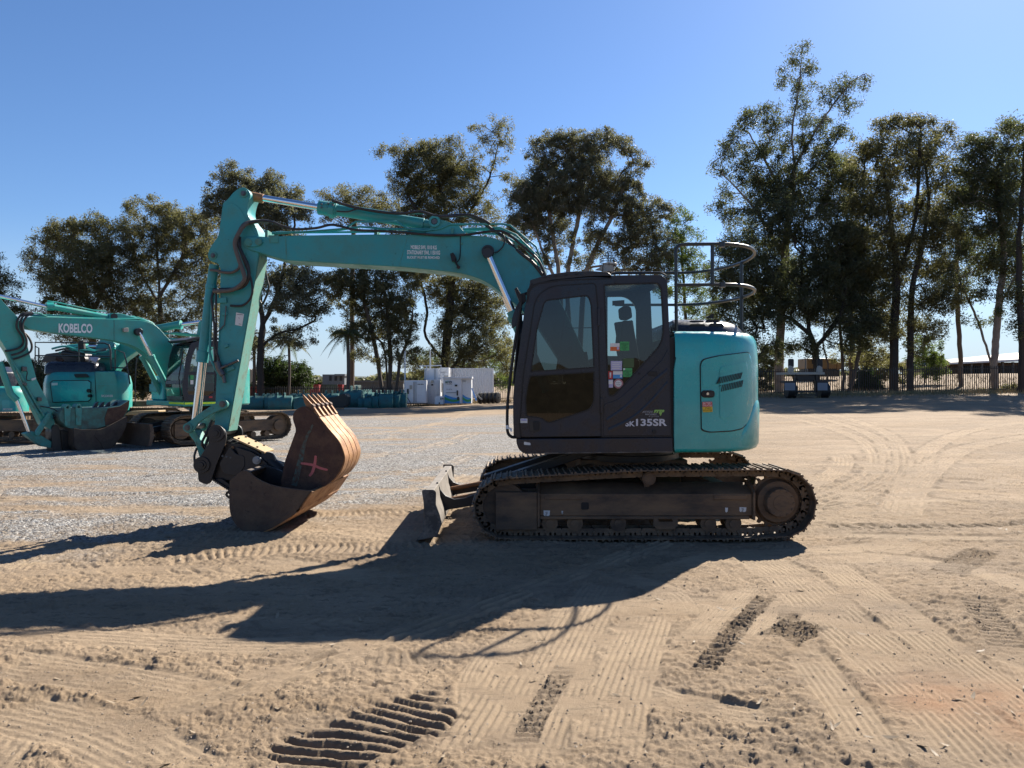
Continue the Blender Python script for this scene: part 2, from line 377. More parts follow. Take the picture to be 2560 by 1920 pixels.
def rline(x0, y0, hd, ln, wd, dp, pt, cv, kind='line'):
    # a wheel track starting at a point on the ground and bending steadily
    gx, gy = G(x0, y0); pts_ = []
    for i_ in range(9): pts_.append((CXP+gx/gy*F, HYP+CH*F/gy)); gx += math.cos(hd)*ln/8; gy = max(gy+math.sin(hd)*ln/8, 2.6); hd += cv
    strip(pts_, wd, kind, dp, pt)
for k_ in range(30):
    far_ = k_ % 2
    rline(rs_.uniform(1300, 2560) if k_ % 3 else rs_.uniform(-50, 1300), rs_.uniform(1050, 1280) if far_ else rs_.uniform(1400, 1900), rs_.uniform(0, 6.28), rs_.uniform(3, 9) if far_ else rs_.uniform(1.5, 4), rs_.uniform(.28, .5), .020 if far_ else .0032, .085 if far_ else rs_.uniform(.032, .05), rs_.uniform(-.22, .22), 'line' if k_ % 5 else 'chev')
# crawler imprints, deep and dark in the foreground
st([(700, 1925), (900, 1840), (1080, 1775), (1150, 1750)], .50, 'cleat', .020, .095, .30, .5)
st([(1300, 1880), (1350, 1770), (1425, 1650)], .14, 'cleat', .022, .075, .6, .3)
st([(1735, 1700), (1800, 1620), (1915, 1490)], .15, 'cleat', .022, .075, .6, .3)
st([(1925, 1610), (1975, 1580), (2040, 1550)], .34, 'cleat', .022, .07, .6, .5)
st([(1960, 1560), (1990, 1510)], .17, 'cleat', .02, .065, .6, .5)
st([(2360, 1440), (2400, 1410), (2470, 1375)], .32, 'cleat', .02, .10, .5, .4)
st([(2435, 1490), (2480, 1560), (2540, 1640)], .26, 'cleat', .010, .08, .35)
st([(1560, 1420), (1640, 1400), (1700, 1390)], .3, 'cleat', .008, .09, .35)
st([(1110, 1625), (1030, 1640), (900, 1640)], .25, 'cleat', .007, .09, .3)
# long wheel tracks
st([(1500, 1930), (1560, 1700), (1640, 1500)], .42, 'line', .0062, .040)
st([(1270, 1930), (1370, 1720), (1450, 1560), (1520, 1450)], .46, 'line', .006, .042)
st([(1120, 1930), (1200, 1800), (1300, 1640)], .34, 'line', .007, .048)
st([(1690, 1640), (1790, 1540), (1870, 1460)], .24, 'line', .004, .035)
st([(1830, 1640), (1905, 1560), (1990, 1480)], .2, 'line', .004, .035)
st([(2560, 1960), (2330, 1740), (2110, 1560), (1960, 1430), (1830, 1370)], .55, 'line', .0068, .045)
st([(2600, 1800), (2380, 1640), (2200, 1500), (2060, 1400)], .4, 'line', .006, .042)
st([(2250, 1960), (2110, 1760), (1990, 1600)], .3, 'line', .004, .04)
st([(2700, 1520), (2480, 1440), (2280, 1400), (2060, 1385)], .4, 'line', .006, .05)
st([(1660, 1430), (1800, 1390), (2050, 1375), (2240, 1360)], .34, 'line', .006, .05)
st([(2056, 1318), (2250, 1317), (2480, 1312), (2620, 1300)], .30, 'cleat', .018, .17, .5)
st([(2056, 1338), (2400, 1345), (2640, 1350)], .3, 'line', .005, .04)
# crawler rows running from the blade to the left
st([(1180, 1352), (900, 1368), (650, 1378), (380, 1400)], .42, 'cleat', .014, .085, .15)
st([(1110, 1275), (900, 1283), (740, 1290)], .30, 'cleat', .010, .085)
st([(700, 1420), (300, 1425), (-60, 1440)], .30, 'chev', .010, .20)
st([(980, 1600), (600, 1610), (200, 1590), (-50, 1570)], .35, 'line', .006, .06)
st([(600, 1760), (300, 1700), (-50, 1650)], .45, 'line', .0035, .055)
st([(500, 1960), (250, 1830), (-60, 1760)], .45, 'line', .003, .05)
st([(1000, 1540), (760, 1560), (500, 1540)], .25, 'chev', .007, .15)
# turning arcs behind the machine
for r_ in (0, 1, 2):
    st([(1960-r_*6, 1262+r_*10), (2090+r_*22, 1232+r_*8), (2190+r_*34, 1170), (2150+r_*30, 1110-r_*8), (2020+r_*20, 1072-r_*9), (1900, 1052-r_*10)], .42, 'line', .020, .11)
st([(2560, 1075), (2420, 1095), (2330, 1130), (2290, 1190)], .5, 'line', .02, .11)
st([(2390, 1100), (2440, 1145), (2500, 1190)], .8, 'cleat', .016, .17)
st([(2250, 1290), (2300, 1200), (2420, 1130), (2620, 1100)], .6, 'line', .015, .1)
# ruts in the gravel
for yy, dd in ((1060, .03), (1105, .03), (1160, .022), (1215, .018), (1255, .014)):
    st([(-100, yy+40), (350, yy+24), (760, yy), (1080, yy-42), (1180, yy-75)], .5+.1*(yy % 3), 'line', dd, .22)
st([(700, 1075), (930, 1060), (1090, 1045), (1190, 1035)], .5, 'line', .03, .2)
h = np.where(dark > .3, h+np.clip(nz3, -1, 1)*.010+np.clip(nz2, -1, 1)*.006, h)
# keep the ground level where machines and buckets stand
ZZ[near] += h*np.clip(1.2-yv/45, 0, 1)
# gravel cover
bnd = 14.2-yv; g = np.zeros_like(ZZ)
xn = XX; yn = YY
edge = fbm(xn*.8, yn, .5, 4, 5)*1.7+fbm(xn, yn, 3, 3, 9)*.5
lim = np.interp(xn, [-30, -6, -4, -2.2, -.5, .6, 1.5, 3, 5], [5.9, 6.6, 8.3, 10.0, 10.5, 12.5, 17, 30, 60])
g = sstep(-1.8, 2.6, yn-lim+edge*1.4)*(1-sstep(33, 40, yn+edge))*(yn < 60)
rutn = fbm(xn*.3+yn*.1, yn*1.2, .9, 4, 55)
g = np.clip(g*(1.0-.9*sstep(.10, .42, rutn)), 0, 1); sm0 = np.zeros_like(ZZ); sm0[near] = smooth_; g *= 1-.75*sm0
red = np.exp(-(((xn-2.9)/.45)**2+((yn-3.75)/.5)**2))+.6*np.exp(-(((xn-2.3)/.25)**2+((yn-4.05)/.3)**2))
dk = np.zeros_like(ZZ); dk[near] = dark
sm = np.zeros_like(ZZ); sm[near] = smooth_
ny_, nx_ = XX.shape
me = bpy.data.meshes.new('ground')
me.vertices.add(ny_*nx_); me.vertices.foreach_set('co', np.stack([XX, YY, ZZ], -1).astype(np.float32).ravel())
idx = np.arange(ny_*nx_).reshape(ny_, nx_)
q = np.stack([idx[:-1, :-1], idx[:-1, 1:], idx[1:, 1:], idx[1:, :-1]], -1).reshape(-1, 4)
me.loops.add(q.size); me.loops.foreach_set('vertex_index', q.ravel().astype(np.int32))
me.polygons.add(len(q)); me.polygons.foreach_set('loop_start', (np.arange(len(q))*4).astype(np.int32)); me.polygons.foreach_set('loop_total', np.full(len(q), 4, np.int32))
me.update(calc_edges=True); me.polygons.foreach_set('use_smooth', np.ones(len(q), bool))
for nm, arr in (('gravel', g), ('dark', dk), ('red', red), ('flat', sm)):
    at = me.attributes.new(nm, 'FLOAT', 'POINT'); at.data.foreach_set('value', arr.astype(np.float32).ravel())
m = bpy.data.materials.new('dirt and gravel'); N, L, B = nodes(m)
def att(n): a = N.new('ShaderNodeAttribute'); a.attribute_name = n; return a.outputs['Fac']
def noi(s, d=6, r=.6, vec=None):
    n = N.new('ShaderNodeTexNoise'); n.inputs['Scale'].default_value = s; n.inputs['Detail'].default_value = d; n.inputs['Roughness'].default_value = r
    L.new(vec or tc.outputs['Object'], n.inputs['Vector']); return n.outputs['Fac']
def mixc(f, a, b):
    x_ = N.new('ShaderNodeMix'); x_.data_type = 'RGBA'
    for s_, v_ in ((x_.inputs['A'], a), (x_.inputs['B'], b)):
        if isinstance(v_, tuple): s_.default_value = (*v_, 1)
        else: L.new(v_, s_)
    if isinstance(f, float): x_.inputs['Factor'].default_value = f
    else: L.new(f, x_.inputs['Factor'])
    return x_.outputs['Result']
def mr(v, a, b, c=0, d=1):
    r_ = N.new('ShaderNodeMapRange'); r_.inputs[1].default_value = a; r_.inputs[2].default_value = b; r_.inputs[3].default_value = c; r_.inputs[4].default_value = d; L.new(v, r_.inputs[0]); return r_.outputs[0]
def mth(op, a, b):
    x_ = N.new('ShaderNodeMath'); x_.operation = op
    for i_, v_ in enumerate((a, b)):
        if isinstance(v_, (int, float)): x_.inputs[i_].default_value = v_
        else: L.new(v_, x_.inputs[i_])
    return x_.outputs[0]
tc = N.new('ShaderNodeTexCoord'); mp = N.new('ShaderNodeMapping'); mp.inputs['Scale'].default_value = (.35, 1, 1); L.new(tc.outputs['Object'], mp.inputs[0])
c = mixc(mr(noi(.8, 7, .6, mp.outputs[0]), .35, .65), (0.239, 0.171, 0.108), (0.310, 0.232, 0.155))
c = mixc(mr(noi(9, 8, .75, mp.outputs[0]), .52, .70, 0, .6), c, (0.167, 0.124, 0.087))
mp2 = N.new('ShaderNodeMapping'); mp2.inputs['Scale'].default_value = (.28, 1, 1); mp2.inputs['Rotation'].default_value = (0, 0, .12); L.new(tc.outputs['Object'], mp2.inputs[0])
c = mixc(mr(noi(16, 5, .7, mp2.outputs[0]), .55, .63, 0, .6), c, (.115, .085, .06))
c = mixc(mr(noi(1.1, 4, .6, mp2.outputs[0]), .50, .64, 0, .4), c, (.19, .145, .105))
c = mixc(mr(noi(140, 3), .55, .75, 0, .45), c, (0.124, 0.096, 0.071))
c = mixc(mr(noi(90, 3), .62, .8, 0, .4), c, (0.372, 0.310, 0.236))
c = mixc(mth('MULTIPLY', att('red'), .55), c, (0.322, 0.136, 0.062))
c = mixc(mth('MULTIPLY', att('flat'), .6), c, (.36, .275, .185))
c = mixc(mr(noi(2.6, 9, .8, mp.outputs[0]), .50, .66, 0, .5), c, (.165, .125, .09))
c = mixc(att('dark'), c, mixc(noi(40, 4), (0.056, 0.042, 0.031), (0.124, 0.093, 0.068)))
vo = N.new('ShaderNodeTexVoronoi'); vo.inputs['Scale'].default_value = 34; L.new(tc.outputs['Object'], vo.inputs['Vector'])
bw = N.new('ShaderNodeRGBToBW'); L.new(vo.outputs['Color'], bw.inputs[0])
gc = mixc(mr(bw.outputs[0], .25, .8), (0.105, 0.102, 0.099), (0.384, 0.372, 0.353))
gc = mixc(mr(noi(2.2, 6, .7, mp.outputs[0]), .45, .7, 0, .6), gc, (0.211, 0.167, 0.124))
gm = mth('MULTIPLY', att('gravel'), mr(noi(18, 6, .7), .30, .55))
gm = mth('ADD', gm, mth('MULTIPLY', att('gravel'), .25))
cl = N.new('ShaderNodeClamp'); L.new(gm, cl.inputs[0])
c = mixc(cl.outputs[0], c, gc)
L.new(c, B.inputs['Base Color']); B.inputs['Roughness'].default_value = .92; B.inputs['Specular IOR Level'].default_value = .15
hh = mth('ADD', mth('MULTIPLY', noi(70, 5, .75), .008), mth('MULTIPLY', noi(260, 3, .7), .005))
hh = mth('ADD', hh, mth('MULTIPLY', mth('MULTIPLY', mth('SUBTRACT', 1.0, vo.outputs['Distance']), .022), cl.outputs[0]))
bp = N.new('ShaderNodeBump'); bp.inputs['Strength'].default_value = 1.0; bp.inputs['Distance'].default_value = 1.0; L.new(hh, bp.inputs['Height']); L.new(bp.outputs[0], B.inputs['Normal'])
me.materials.append(m)
ground = bpy.data.objects.new('ground', me); S.collection.objects.link(ground); ground['kind'] = 'structure'; ground['label'] = 'tan dirt yard with grey gravel and crawler marks'
def ground_z(px_, py_):
    i = np.clip(np.searchsorted(ys, py_), 1, len(ys)-1); k = px_/max(py_, 2.0); j = np.clip(np.searchsorted(ks, k), 1, len(ks)-1)
    return ZZ[i, j]
# loose stones, one scatter
def scatter(name, pts, sizes, mat_, label, shape='stone'):
    oc = np.array([(1, 0, 0), (-1, 0, 0), (0, 1, 0), (0, -1, 0), (0, 0, 1), (0, 0, -1)], float)
    of = np.array([(0, 2, 4), (2, 1, 4), (1, 3, 4), (3, 0, 4), (2, 0, 5), (1, 2, 5), (3, 1, 5), (0, 3, 5)])
    n = len(pts); V = np.zeros((n, 6, 3)); a = rng.uniform(0, 6.28, n)
    sc = sizes[:, None]*rng.uniform(.6, 1.3, (n, 3)); sc[:, 2] *= .65
    b = oc[None]*sc[:, None, :]*(1+rng.uniform(-.25, .25, (n, 6, 1)))
    V[:, :, 0] = b[:, :, 0]*np.cos(a)[:, None]-b[:, :, 1]*np.sin(a)[:, None]; V[:, :, 1] = b[:, :, 0]*np.sin(a)[:, None]+b[:, :, 1]*np.cos(a)[:, None]; V[:, :, 2] = b[:, :, 2]
    V += np.array(pts)[:, None, :]
    Fc = (of[None]+(np.arange(n)*6)[:, None, None]).reshape(-1, 3)
    me_ = bpy.data.meshes.new(name); me_.from_pydata(V.reshape(-1, 3).tolist(), [], Fc.tolist()); me_.materials.append(mat_)
    o_ = bpy.data.objects.new(name, me_); S.collection.objects.link(o_); tag(o_, label, 'stones', kind='stuff'); return o_
M['pebble'] = pm('grey tan stones', (.24, .19, .14), .85, var=.5, scale=14)
M['clod'] = pm('dark dirt clods', (.11, .082, .058), .95, var=.5, scale=14)
def rpts(n, smin, smax, darkonly=False):
    out = []; sz = []
    while len(out) < n:
        yy = 2.6*math.exp(random.random()*1.9); kx = random.uniform(-.74, .74); xx = kx*yy
        i = int(np.searchsorted(ys, yy)); j = int(np.searchsorted(ks, kx)); i = min(i, len(ys)-1)
        if darkonly and dk[i, j] < .35: continue
        s_ = smin*(smax/smin)**(random.random()**3.0)
        out.append((xx, yy, ZZ[i, j]+s_*.2)); sz.append(s_)
    return out, np.array(sz)
p_, s_ = rpts(30000, .0016, .0095); scatter('loose_stones', p_, s_, M['pebble'], 'small loose stones scattered over the dirt yard')
p_, s_ = rpts(1500, .003, .013, True); scatter('dirt_clods', p_, s_, M['clod'], 'dark crumbled clods lying in the deep crawler marks')
# fallen gum leaves
m_ = MB()
for i in range(190):
    yy = 2.8*math.exp(random.random()*1.5); kx = random.uniform(-.7, .7); xx = kx*yy; i_ = min(int(np.searchsorted(ys, yy)), len(ys)-1); j_ = int(np.searchsorted(ks, kx))
    z_ = ZZ[i_, j_]+.006; a = random.uniform(0, 6.28); l = random.uniform(.02, .05); w = l*random.uniform(.13, .22); u = Vector((math.cos(a), math.sin(a), random.uniform(-.1, .3))); v_ = Vector((-math.sin(a), math.cos(a), random.uniform(-.5, .5)))
    c_ = Vector((xx, yy, z_+.004)); b_ = Vector((0, 0, l*.2))
    m_.add([c_-u*l, c_-u*l*.4+v_*w-b_, c_-u*l*.4-v_*w-b_, c_+u*l*.4+v_*w-b_*.6, c_+u*l*.4-v_*w-b_*.6, c_+u*l], [(0, 2, 1), (1, 2, 4, 3), (3, 4, 5)])
o_ = m_.build('fallen_leaves', pm('dry gum leaf', (.22, .165, .105), .7, var=.4, scale=9), recalc=False); tag(o_, 'dry curled gum leaves lying on the dirt', 'leaves', kind='stuff')
# ---------------------------------------------------------------- crawler track, used by every machine
def make_track(root, pts, y0, y1, N, mat_shoe, Mx=None, detail=True):
    """pts: closed outline (x, z) of the shoe faces; belt of N shoes between y0 (outer side) and y1"""
    pts = [Vector((p[0], 0, p[1])) for p in pts]; L_ = [(pts[(i+1) % len(pts)]-pts[i]).length for i in range(len(pts))]; tot = sum(L_)
    area = sum(pts[i].x*pts[(i+1) % len(pts)].z-pts[(i+1) % len(pts)].x*pts[i].z for i in range(len(pts)))
    def pos(s):
        s %= tot; i = 0
        while s > L_[i]: s -= L_[i]; i = (i+1) % len(pts)
        return pts[i].lerp(pts[(i+1) % len(pts)], s/max(L_[i], 1e-9))
    shoes = MB(Mx); chain = MB(Mx); p = tot/N; sgn = 1 if y1 > y0 else -1
    for k in range(N):
        a = pos(k*p-p/2); b = pos(k*p+p/2); c = (a+b)/2; t = (b-a).normalized(); n = Vector((t.z, 0, -t.x))*(1 if area > 0 else -1)
        def q(u, w, y): v = c+t*u+n*w; return Vector((v.x, y, v.z))
        hp = p/2
        prof = [(-hp*1.06, -.012), (-hp*.9, -.012), (-hp*.86, .008), (-hp*.72, .008), (-hp*.66, -.010), (-hp*.12, -.010), (-hp*.07, .007), (hp*.07, .007), (hp*.12, -.010), (hp*.62, -.010), (hp*.68, .008), (hp*.84, .008), (hp*.98, -.004), (hp*1.02, -.022), (-hp*1.0, -.024)]
        shoes.prism([q(u, w-.0, y0) for u, w in prof], (0, y1-y0, 0))
        if detail:
            for yy in (y0+sgn*.15, y1-sgn*.17):
                out = [(-hp*1.12, -.05), (-hp*.92, -.026), (-hp*.50, -.026), (-hp*.50, -.052), (-hp*.38, -.060), (-hp*.22, -.052), (-hp*.22, -.026), (hp*.08, -.026), (hp*.08, -.052), (hp*.2, -.060), (hp*.36, -.052), (hp*.36, -.026), (hp*.86, -.026), (hp*1.04, -.045), (hp*1.04, -.095), (hp*.86, -.105), (-hp*.8, -.105), (-hp*1.1, -.085)]
                chain.prism([q(u, w, yy) for u, w in out], (0, sgn*.022, 0))
            chain.cyl(q(-hp*.95, -.07, y0+sgn*.14), q(-hp*.95, -.07, y1-sgn*.14), .018, n=8)
    belt = shoes.build('track_shoe_belt', mat_shoe, root, ang=25)
    if detail: chain.build('link_chain', M['track'], root, ang=25)
    return belt
# ================================================================ the main excavator
EX = thing('excavator', 'large teal excavator with charcoal cab in the foreground, boom reaching left', 'excavator', (1.44, 9.25, 0))
A8 = Pl(8.0); T = Pl(8.06)
# ---- crawler belts
ipx, ipy, ir = 1258, 1272, 79; spx, spy, sr = 1957, 1260, 88
out = []
for a in range(95, 275, 12): out.append((ipx+ir*math.cos(R(a)), ipy-ir*math.sin(R(a))))
out += [(1262, 1351.5), (1500, 1352), (1885, 1351.5), (1930, 1347)]
for a in range(-80, 92, 12): out.append((spx+sr*math.cos(R(a)), spy-sr*math.sin(R(a))))
out += [(1880, 1171), (1800, 1171.5), (1700, 1172), (1627, 1173), (1560, 1175), (1450, 1181), (1360, 1186), (1300, 1190)]
wpts = [(A8.at(*p).x, A8.at(*p).z) for p in out]
M['track_near'] = M['track']
for (y0, y1, sg) in ((8.0, 8.5, 1), (10.49, 9.99, -1)):
    # track frame: the part that carries its belt, rollers and wheels
    yb = y0+sg*.12
    def ww(y): return y0+sg*y
    fr = MB()
    X0, X1 = A8.at(1350, 0).x*1.015, A8.at(1880, 0).x*1.015
    sec = [(.12, .262), (.12, .5), (.33, .597), (.40, .597), (.40, .262)]
    fr.prism([(X0, ww(a), z) for a, z in sec], (X1-X0, 0, 0))
    fr.prism([(X0-.0, ww(a), z) for a, z in [(.105, .225), (.105, .258), (.41, .258), (.41, .225)]], (X1-X0-.03, 0, 0))
    for xx in (X0-.028, X1+.003):
        fr.prism([(xx, ww(a), z) for a, z in [(.085, .14 if xx < 1 else .22), (.085, .52), (.26, .63), (.42, .63), (.42, .2)]], (.025, 0, 0))
    fr.prism([(X0+.05, ww(a), z) for a, z in [(.112, .44), (.112, .485), (.14, .485), (.14, .44)]], (.42, 0, 0))
    fr.prism([(X1-.42, ww(a), z) for a, z in [(.105, .44), (.105, .49), (.14, .49), (.14, .44)]], (.36, 0, 0))
    frame = fr.build('track_frame', M['trackframe'], EX, bevel=.006)
    make_track(frame, wpts, y0, y1, 47, M['track'])
    ic = A8.at(ipx, ipy); sc_ = A8.at(spx, spy)
    w_ = MB(); w_.cyl((ic.x, ww(.17), ic.z), (ic.x, ww(.20), ic.z), .235, n=36); w_.ring((ic.x, ww(.16), ic.z), (0, sg, 0), .262, .215, .2, 36); w_.cyl((ic.x, ww(.2), ic.z), (ic.x, ww(.34), ic.z), .235, n=36)
    w_.build('idler_wheel', M['trackframe'], frame, bevel=.004)
    yk = MB(); ya, yb2 = sorted((ww(.10), ww(.40)))
    a = A8.at(1238, 1234); b = A8.at(1344, 1330); yk.box((a.x, ya, b.z), (b.x, ya+.06, a.z)); yk.box((a.x+.02, yb2-.06, b.z), (b.x, yb2, a.z)); yk.box((b.x-.1, ya+.06, b.z+.03), (b.x, yb2-.06, a.z-.02))
    yk.build('idler_yoke', M['trackframe'], frame, bevel=.008)
    sp = MB(); nt = 21; prof = []
    for k in range(nt):
        for f_, r_ in ((0, .272), (.25, .272), (.38, .312), (.62, .312), (.75, .272)):
            a = 2*math.pi*(k+f_)/nt; prof.append((sc_.x+r_*math.cos(a), sc_.z+r_*math.sin(a)))
    sp.prism([(px_, ww(.21), pz_) for px_, pz_ in prof], (0, sg*.045, 0))
    sp.cyl((sc_.x, ww(.14), sc_.z), (sc_.x, ww(.21), sc_.z), .225, .25, n=36)
    sprk = sp.build('drive_sprocket', M['trackframe'], frame, bevel=.004)
    hb = MB(); hb.cyl((sc_.x, ww(.05), sc_.z), (sc_.x, ww(.15), sc_.z), .152, .165, n=40); hb.cyl((sc_.x, ww(.045), sc_.z), (sc_.x, ww(.06), sc_.z), .085, n=30)
    for k in range(12):
        a = 2*math.pi*k/12; hb.cyl((sc_.x+.138*math.cos(a), ww(.04), sc_.z+.138*math.sin(a)), (sc_.x+.138*math.cos(a), ww(.06), sc_.z+.138*math.sin(a)), .011, n=6)
    hb.build('drive_hub', M['trackframe'], frame, bevel=.003)
    for (rx, ry) in ((1376, 1306), (1440, 1306), (1550, 1306), (1779, 1306), (1843, 1306)):
        c_ = A8.at(rx, ry); r_ = MB(); r_.cyl((c_.x, ww(.13), .175), (c_.x, ww(.17), .175), .088, n=24); r_.cyl((c_.x, ww(.17), .175), (c_.x, ww(.36), .175), .07, n=20); r_.cyl((c_.x, ww(.32), .175), (c_.x, ww(.36), .175), .088, n=24)
        r_.cyl((c_.x, ww(.115), .175), (c_.x, ww(.13), .175), .045, n=16)
        r_.build('bottom_roller', M['trackframe'], frame)
    c_ = A8.at(1627, 1200); r_ = MB(); r_.cyl((c_.x, ww(.10), c_.z), (c_.x, ww(.32), c_.z), .075, n=28); r_.cyl((c_.x, ww(.09), c_.z), (c_.x, ww(.1), c_.z), .06, n=28); r_.box((c_.x-.03, min(ww(.25), ww(.38)), .55), (c_.x+.03, max(ww(.25), ww(.38)), c_.z)); r_.build('carrier_roller', M['trackframe'], frame, bevel=.004)
    c_ = A8.at(1669, 1306); hw = .135
    for k_ in (.10, .38):
        gd = MB(); gd.prism([(c_.x-hw, ww(k_), .25), (c_.x-hw, ww(k_), .16), (c_.x-hw+.04, ww(k_), .115), (c_.x+hw-.04, ww(k_), .115), (c_.x+hw, ww(k_), .16), (c_.x+hw, ww(k_), .25), (c_.x+hw-.05, ww(k_), .25), (c_.x+hw-.06, ww(k_), .20), (c_.x-hw+.06, ww(k_), .20), (c_.x-hw+.05, ww(k_), .25)], (0, sg*.015, 0))
        gd.build('track_guard', M['trackframe'], frame, bevel=.003)
    if sg == 1:
        Tf = Pl(y0+.1175)
        for (a0, a1, b0, b1) in ((1359, 1375, 1276, 1290), (1404, 1408, 1277, 1287), (1813, 1820, 1269, 1281), (1849, 1866, 1268, 1280)):
            s_ = MB(); s_.pp(Tf, [(a0, b0), (a1, b0+.5), (a1-1, b1-2), (a1-4, b1), (a0+2, b1), (a0, b1-3)], .002, .0); s_.build('tie_down_sticker', M['sticker'], frame)
        for (cx_, cy_) in ((1366.5, 1284), (1857, 1275)):
            s_ = MB(); s_.tube([Tf.at(cx_-3+u, cy_+v, .003) for u, v in ((0, -3), (4, -4), (5, -1), (1, 0), (4, 2), (2, 5), (-1, 3))], .0028, 5); s_.build('sticker_print', M['ink'], frame)
        hl = MB(); hl.pp(Tf, rnd([(1453, 1256), (1472, 1256), (1472, 1274), (1453, 1274)], 4), .004, .003); hl.build('access_hole', M['seal'], frame)
# ---- car body and slewing ring
cb = MB()
cb.prism([(1.0, 8.42, .5), (1.9, 8.42, .5), (2.05, 8.9, .72), (.9, 8.9, .72)], (0, 0, -.22)); cb.prism([(1.0, 10.07, .5), (1.9, 10.07, .5), (2.05, 9.6, .72), (.9, 9.6, .72)], (0, 0, -.22))
cb.box((.82, 8.85, .40), (2.1, 9.65, .80))
for sy, y_ in ((-1, 8.42), (1, 10.07)):
    cb.bar((.95, 9.25+sy*.35, .66), (.35, y_, .46), .22, .2); cb.bar((1.95, 9.25+sy*.35, .66), (2.45, y_, .44), .22, .2)
cb.build('car_body', M['trackframe'], EX, bevel=.012)
sw = MB(); sw.cyl((1.44, 9.25, .78), (1.44, 9.25, .965), .56, n=48); sw.ring((1.44, 9.25, .80), (0, 0, 1), .63, .5, .06, 48); sw.build('slewing_ring', M['blackpaint'], EX)
# ---- dozer blade
bl = MB()
def bside(y):
    k = 8.0/y
    pl = Pl(8.0); sh = [(1054, 1225), (1084, 1225), (1090, 1231), (1089, 1268), (1096, 1284), (1105, 1309), (1093, 1341), (1036, 1359), (1054, 1333), (1061, 1294), (1059, 1257)]
    return [Vector((pl.at(*p).x, y, max(pl.at(*p).z, .01))) for p in rnd(sh, 5, 3)]
bl.prism(bside(8.0), (0, .022, 0))
shp = [(1060, 1229), (1082, 1229), (1087, 1262), (1098, 1290), (1103, 1310), (1094, 1333), (1042, 1355), (1060, 1331), (1067, 1294), (1064, 1258)]
body = [A8.at(*p) for p in shp]; blade = bl.build('dozer_blade', M['blade'], EX, bevel=.006)
bl = MB(); bl.prism(bside(10.49), (0, -.022, 0)); bl.build('blade_end', M['blade'], blade, bevel=.006); bl = MB(); bl.prism([Vector((v.x, 8.022, v.z)) for v in body], (0, 2.446, 0)); bl.build('blade_plate', M['dusty_lit_blade'], blade, bevel=.006)
eye = MB()
for y_ in (7.996, 10.468): 
    c_ = A8.at(1080, 1237); eye.ring((c_.x, y_, c_.z), (0, 1, 0), .017, .009, .028, 16)
eye.build('lifting_eye', M['pin'], blade)
for y_ in (8.62, 9.78):
    r_ = MB(); pts_ = [(1090, 1207), (1094, 1206), (1101, 1226), (1114, 1240), (1135, 1249), (1160, 1246), (1200, 1232), (1330, 1205), (1420, 1195), (1430, 1225), (1330, 1240), (1200, 1262), (1120, 1275), (1102, 1285)]
    q_ = Pl(8.6); r_.prism([Vector((q_.at(*p).x, y_, q_.at(*p).z)) for p in pts_], (0, .03, 0)); r_.build('blade_arm', M['blackpaint'], EX, bevel=.004)
for y_ in (8.72, 9.70):
    r_ = MB(); a = Vector((-.80, y_, .33)); b = Vector((.75, y_, .62)); r_.tube([a, a.lerp(b, .42)], .028, 12); o_ = r_.build('blade_ram_rod', M['wornsteel'], EX)
    r_ = MB(); r_.tube([a.lerp(b, .38), b], .06, 14); r_.build('blade_ram', M['blackpaint'], EX)
for y_ in (8.78, 9.45):
    r_ = MB(); r_.bar((-.35, y_, .50), (.95, y_+.05, .92), .16, .09); r_.build('blade_push_beam', M['blackpaint'], EX, bevel=.008)
# ---- revolving deck
dk_ = MB(); Ts = Pl(8.055)
dk_.pp(Ts, rnd([(1291, 1097.5, 0), (1681, 1094, 0), (1682, 1129, 0), (1308, 1133, 0), (1297, 1124, 6), (1291, 1108, 6)], 3), 1.0)
deck = dk_.build('deck_skirt', M['grey'], EX, bevel=.008)
d2 = MB(); d2.box((.12, 9.06, .98), (2.6, 10.40, 1.14)); d2.box((.25, 8.3, .965), (2.5, 9.1, 1.09)); d2.build('deck_frame', M['blackpaint'], EX, bevel=.01)
ds = MB(); ds.pp(Ts, rnd([(1310, 1104), (1326, 1107), (1327, 1113), (1310, 1112)], 2), .002, .002); ds.build('deck_sticker', M['sticker'], deck)
rail_ = MB(); rail_.pp(Pl(8.05), [(1312, 1132), (1680, 1128), (1680, 1131), (1312, 1135)], .02); rail_.build('skirt_trim', M['blade'], deck)
rs = MB(); rs.box((.34, 9.62, 1.15), (1.74, 10.42, 1.58)); rs.box((.85, 9.62, 1.58), (1.74, 10.40, 1.95)); rside = rs.build('tank_housing', M['teal'], EX, bevel=.05, seg=3)
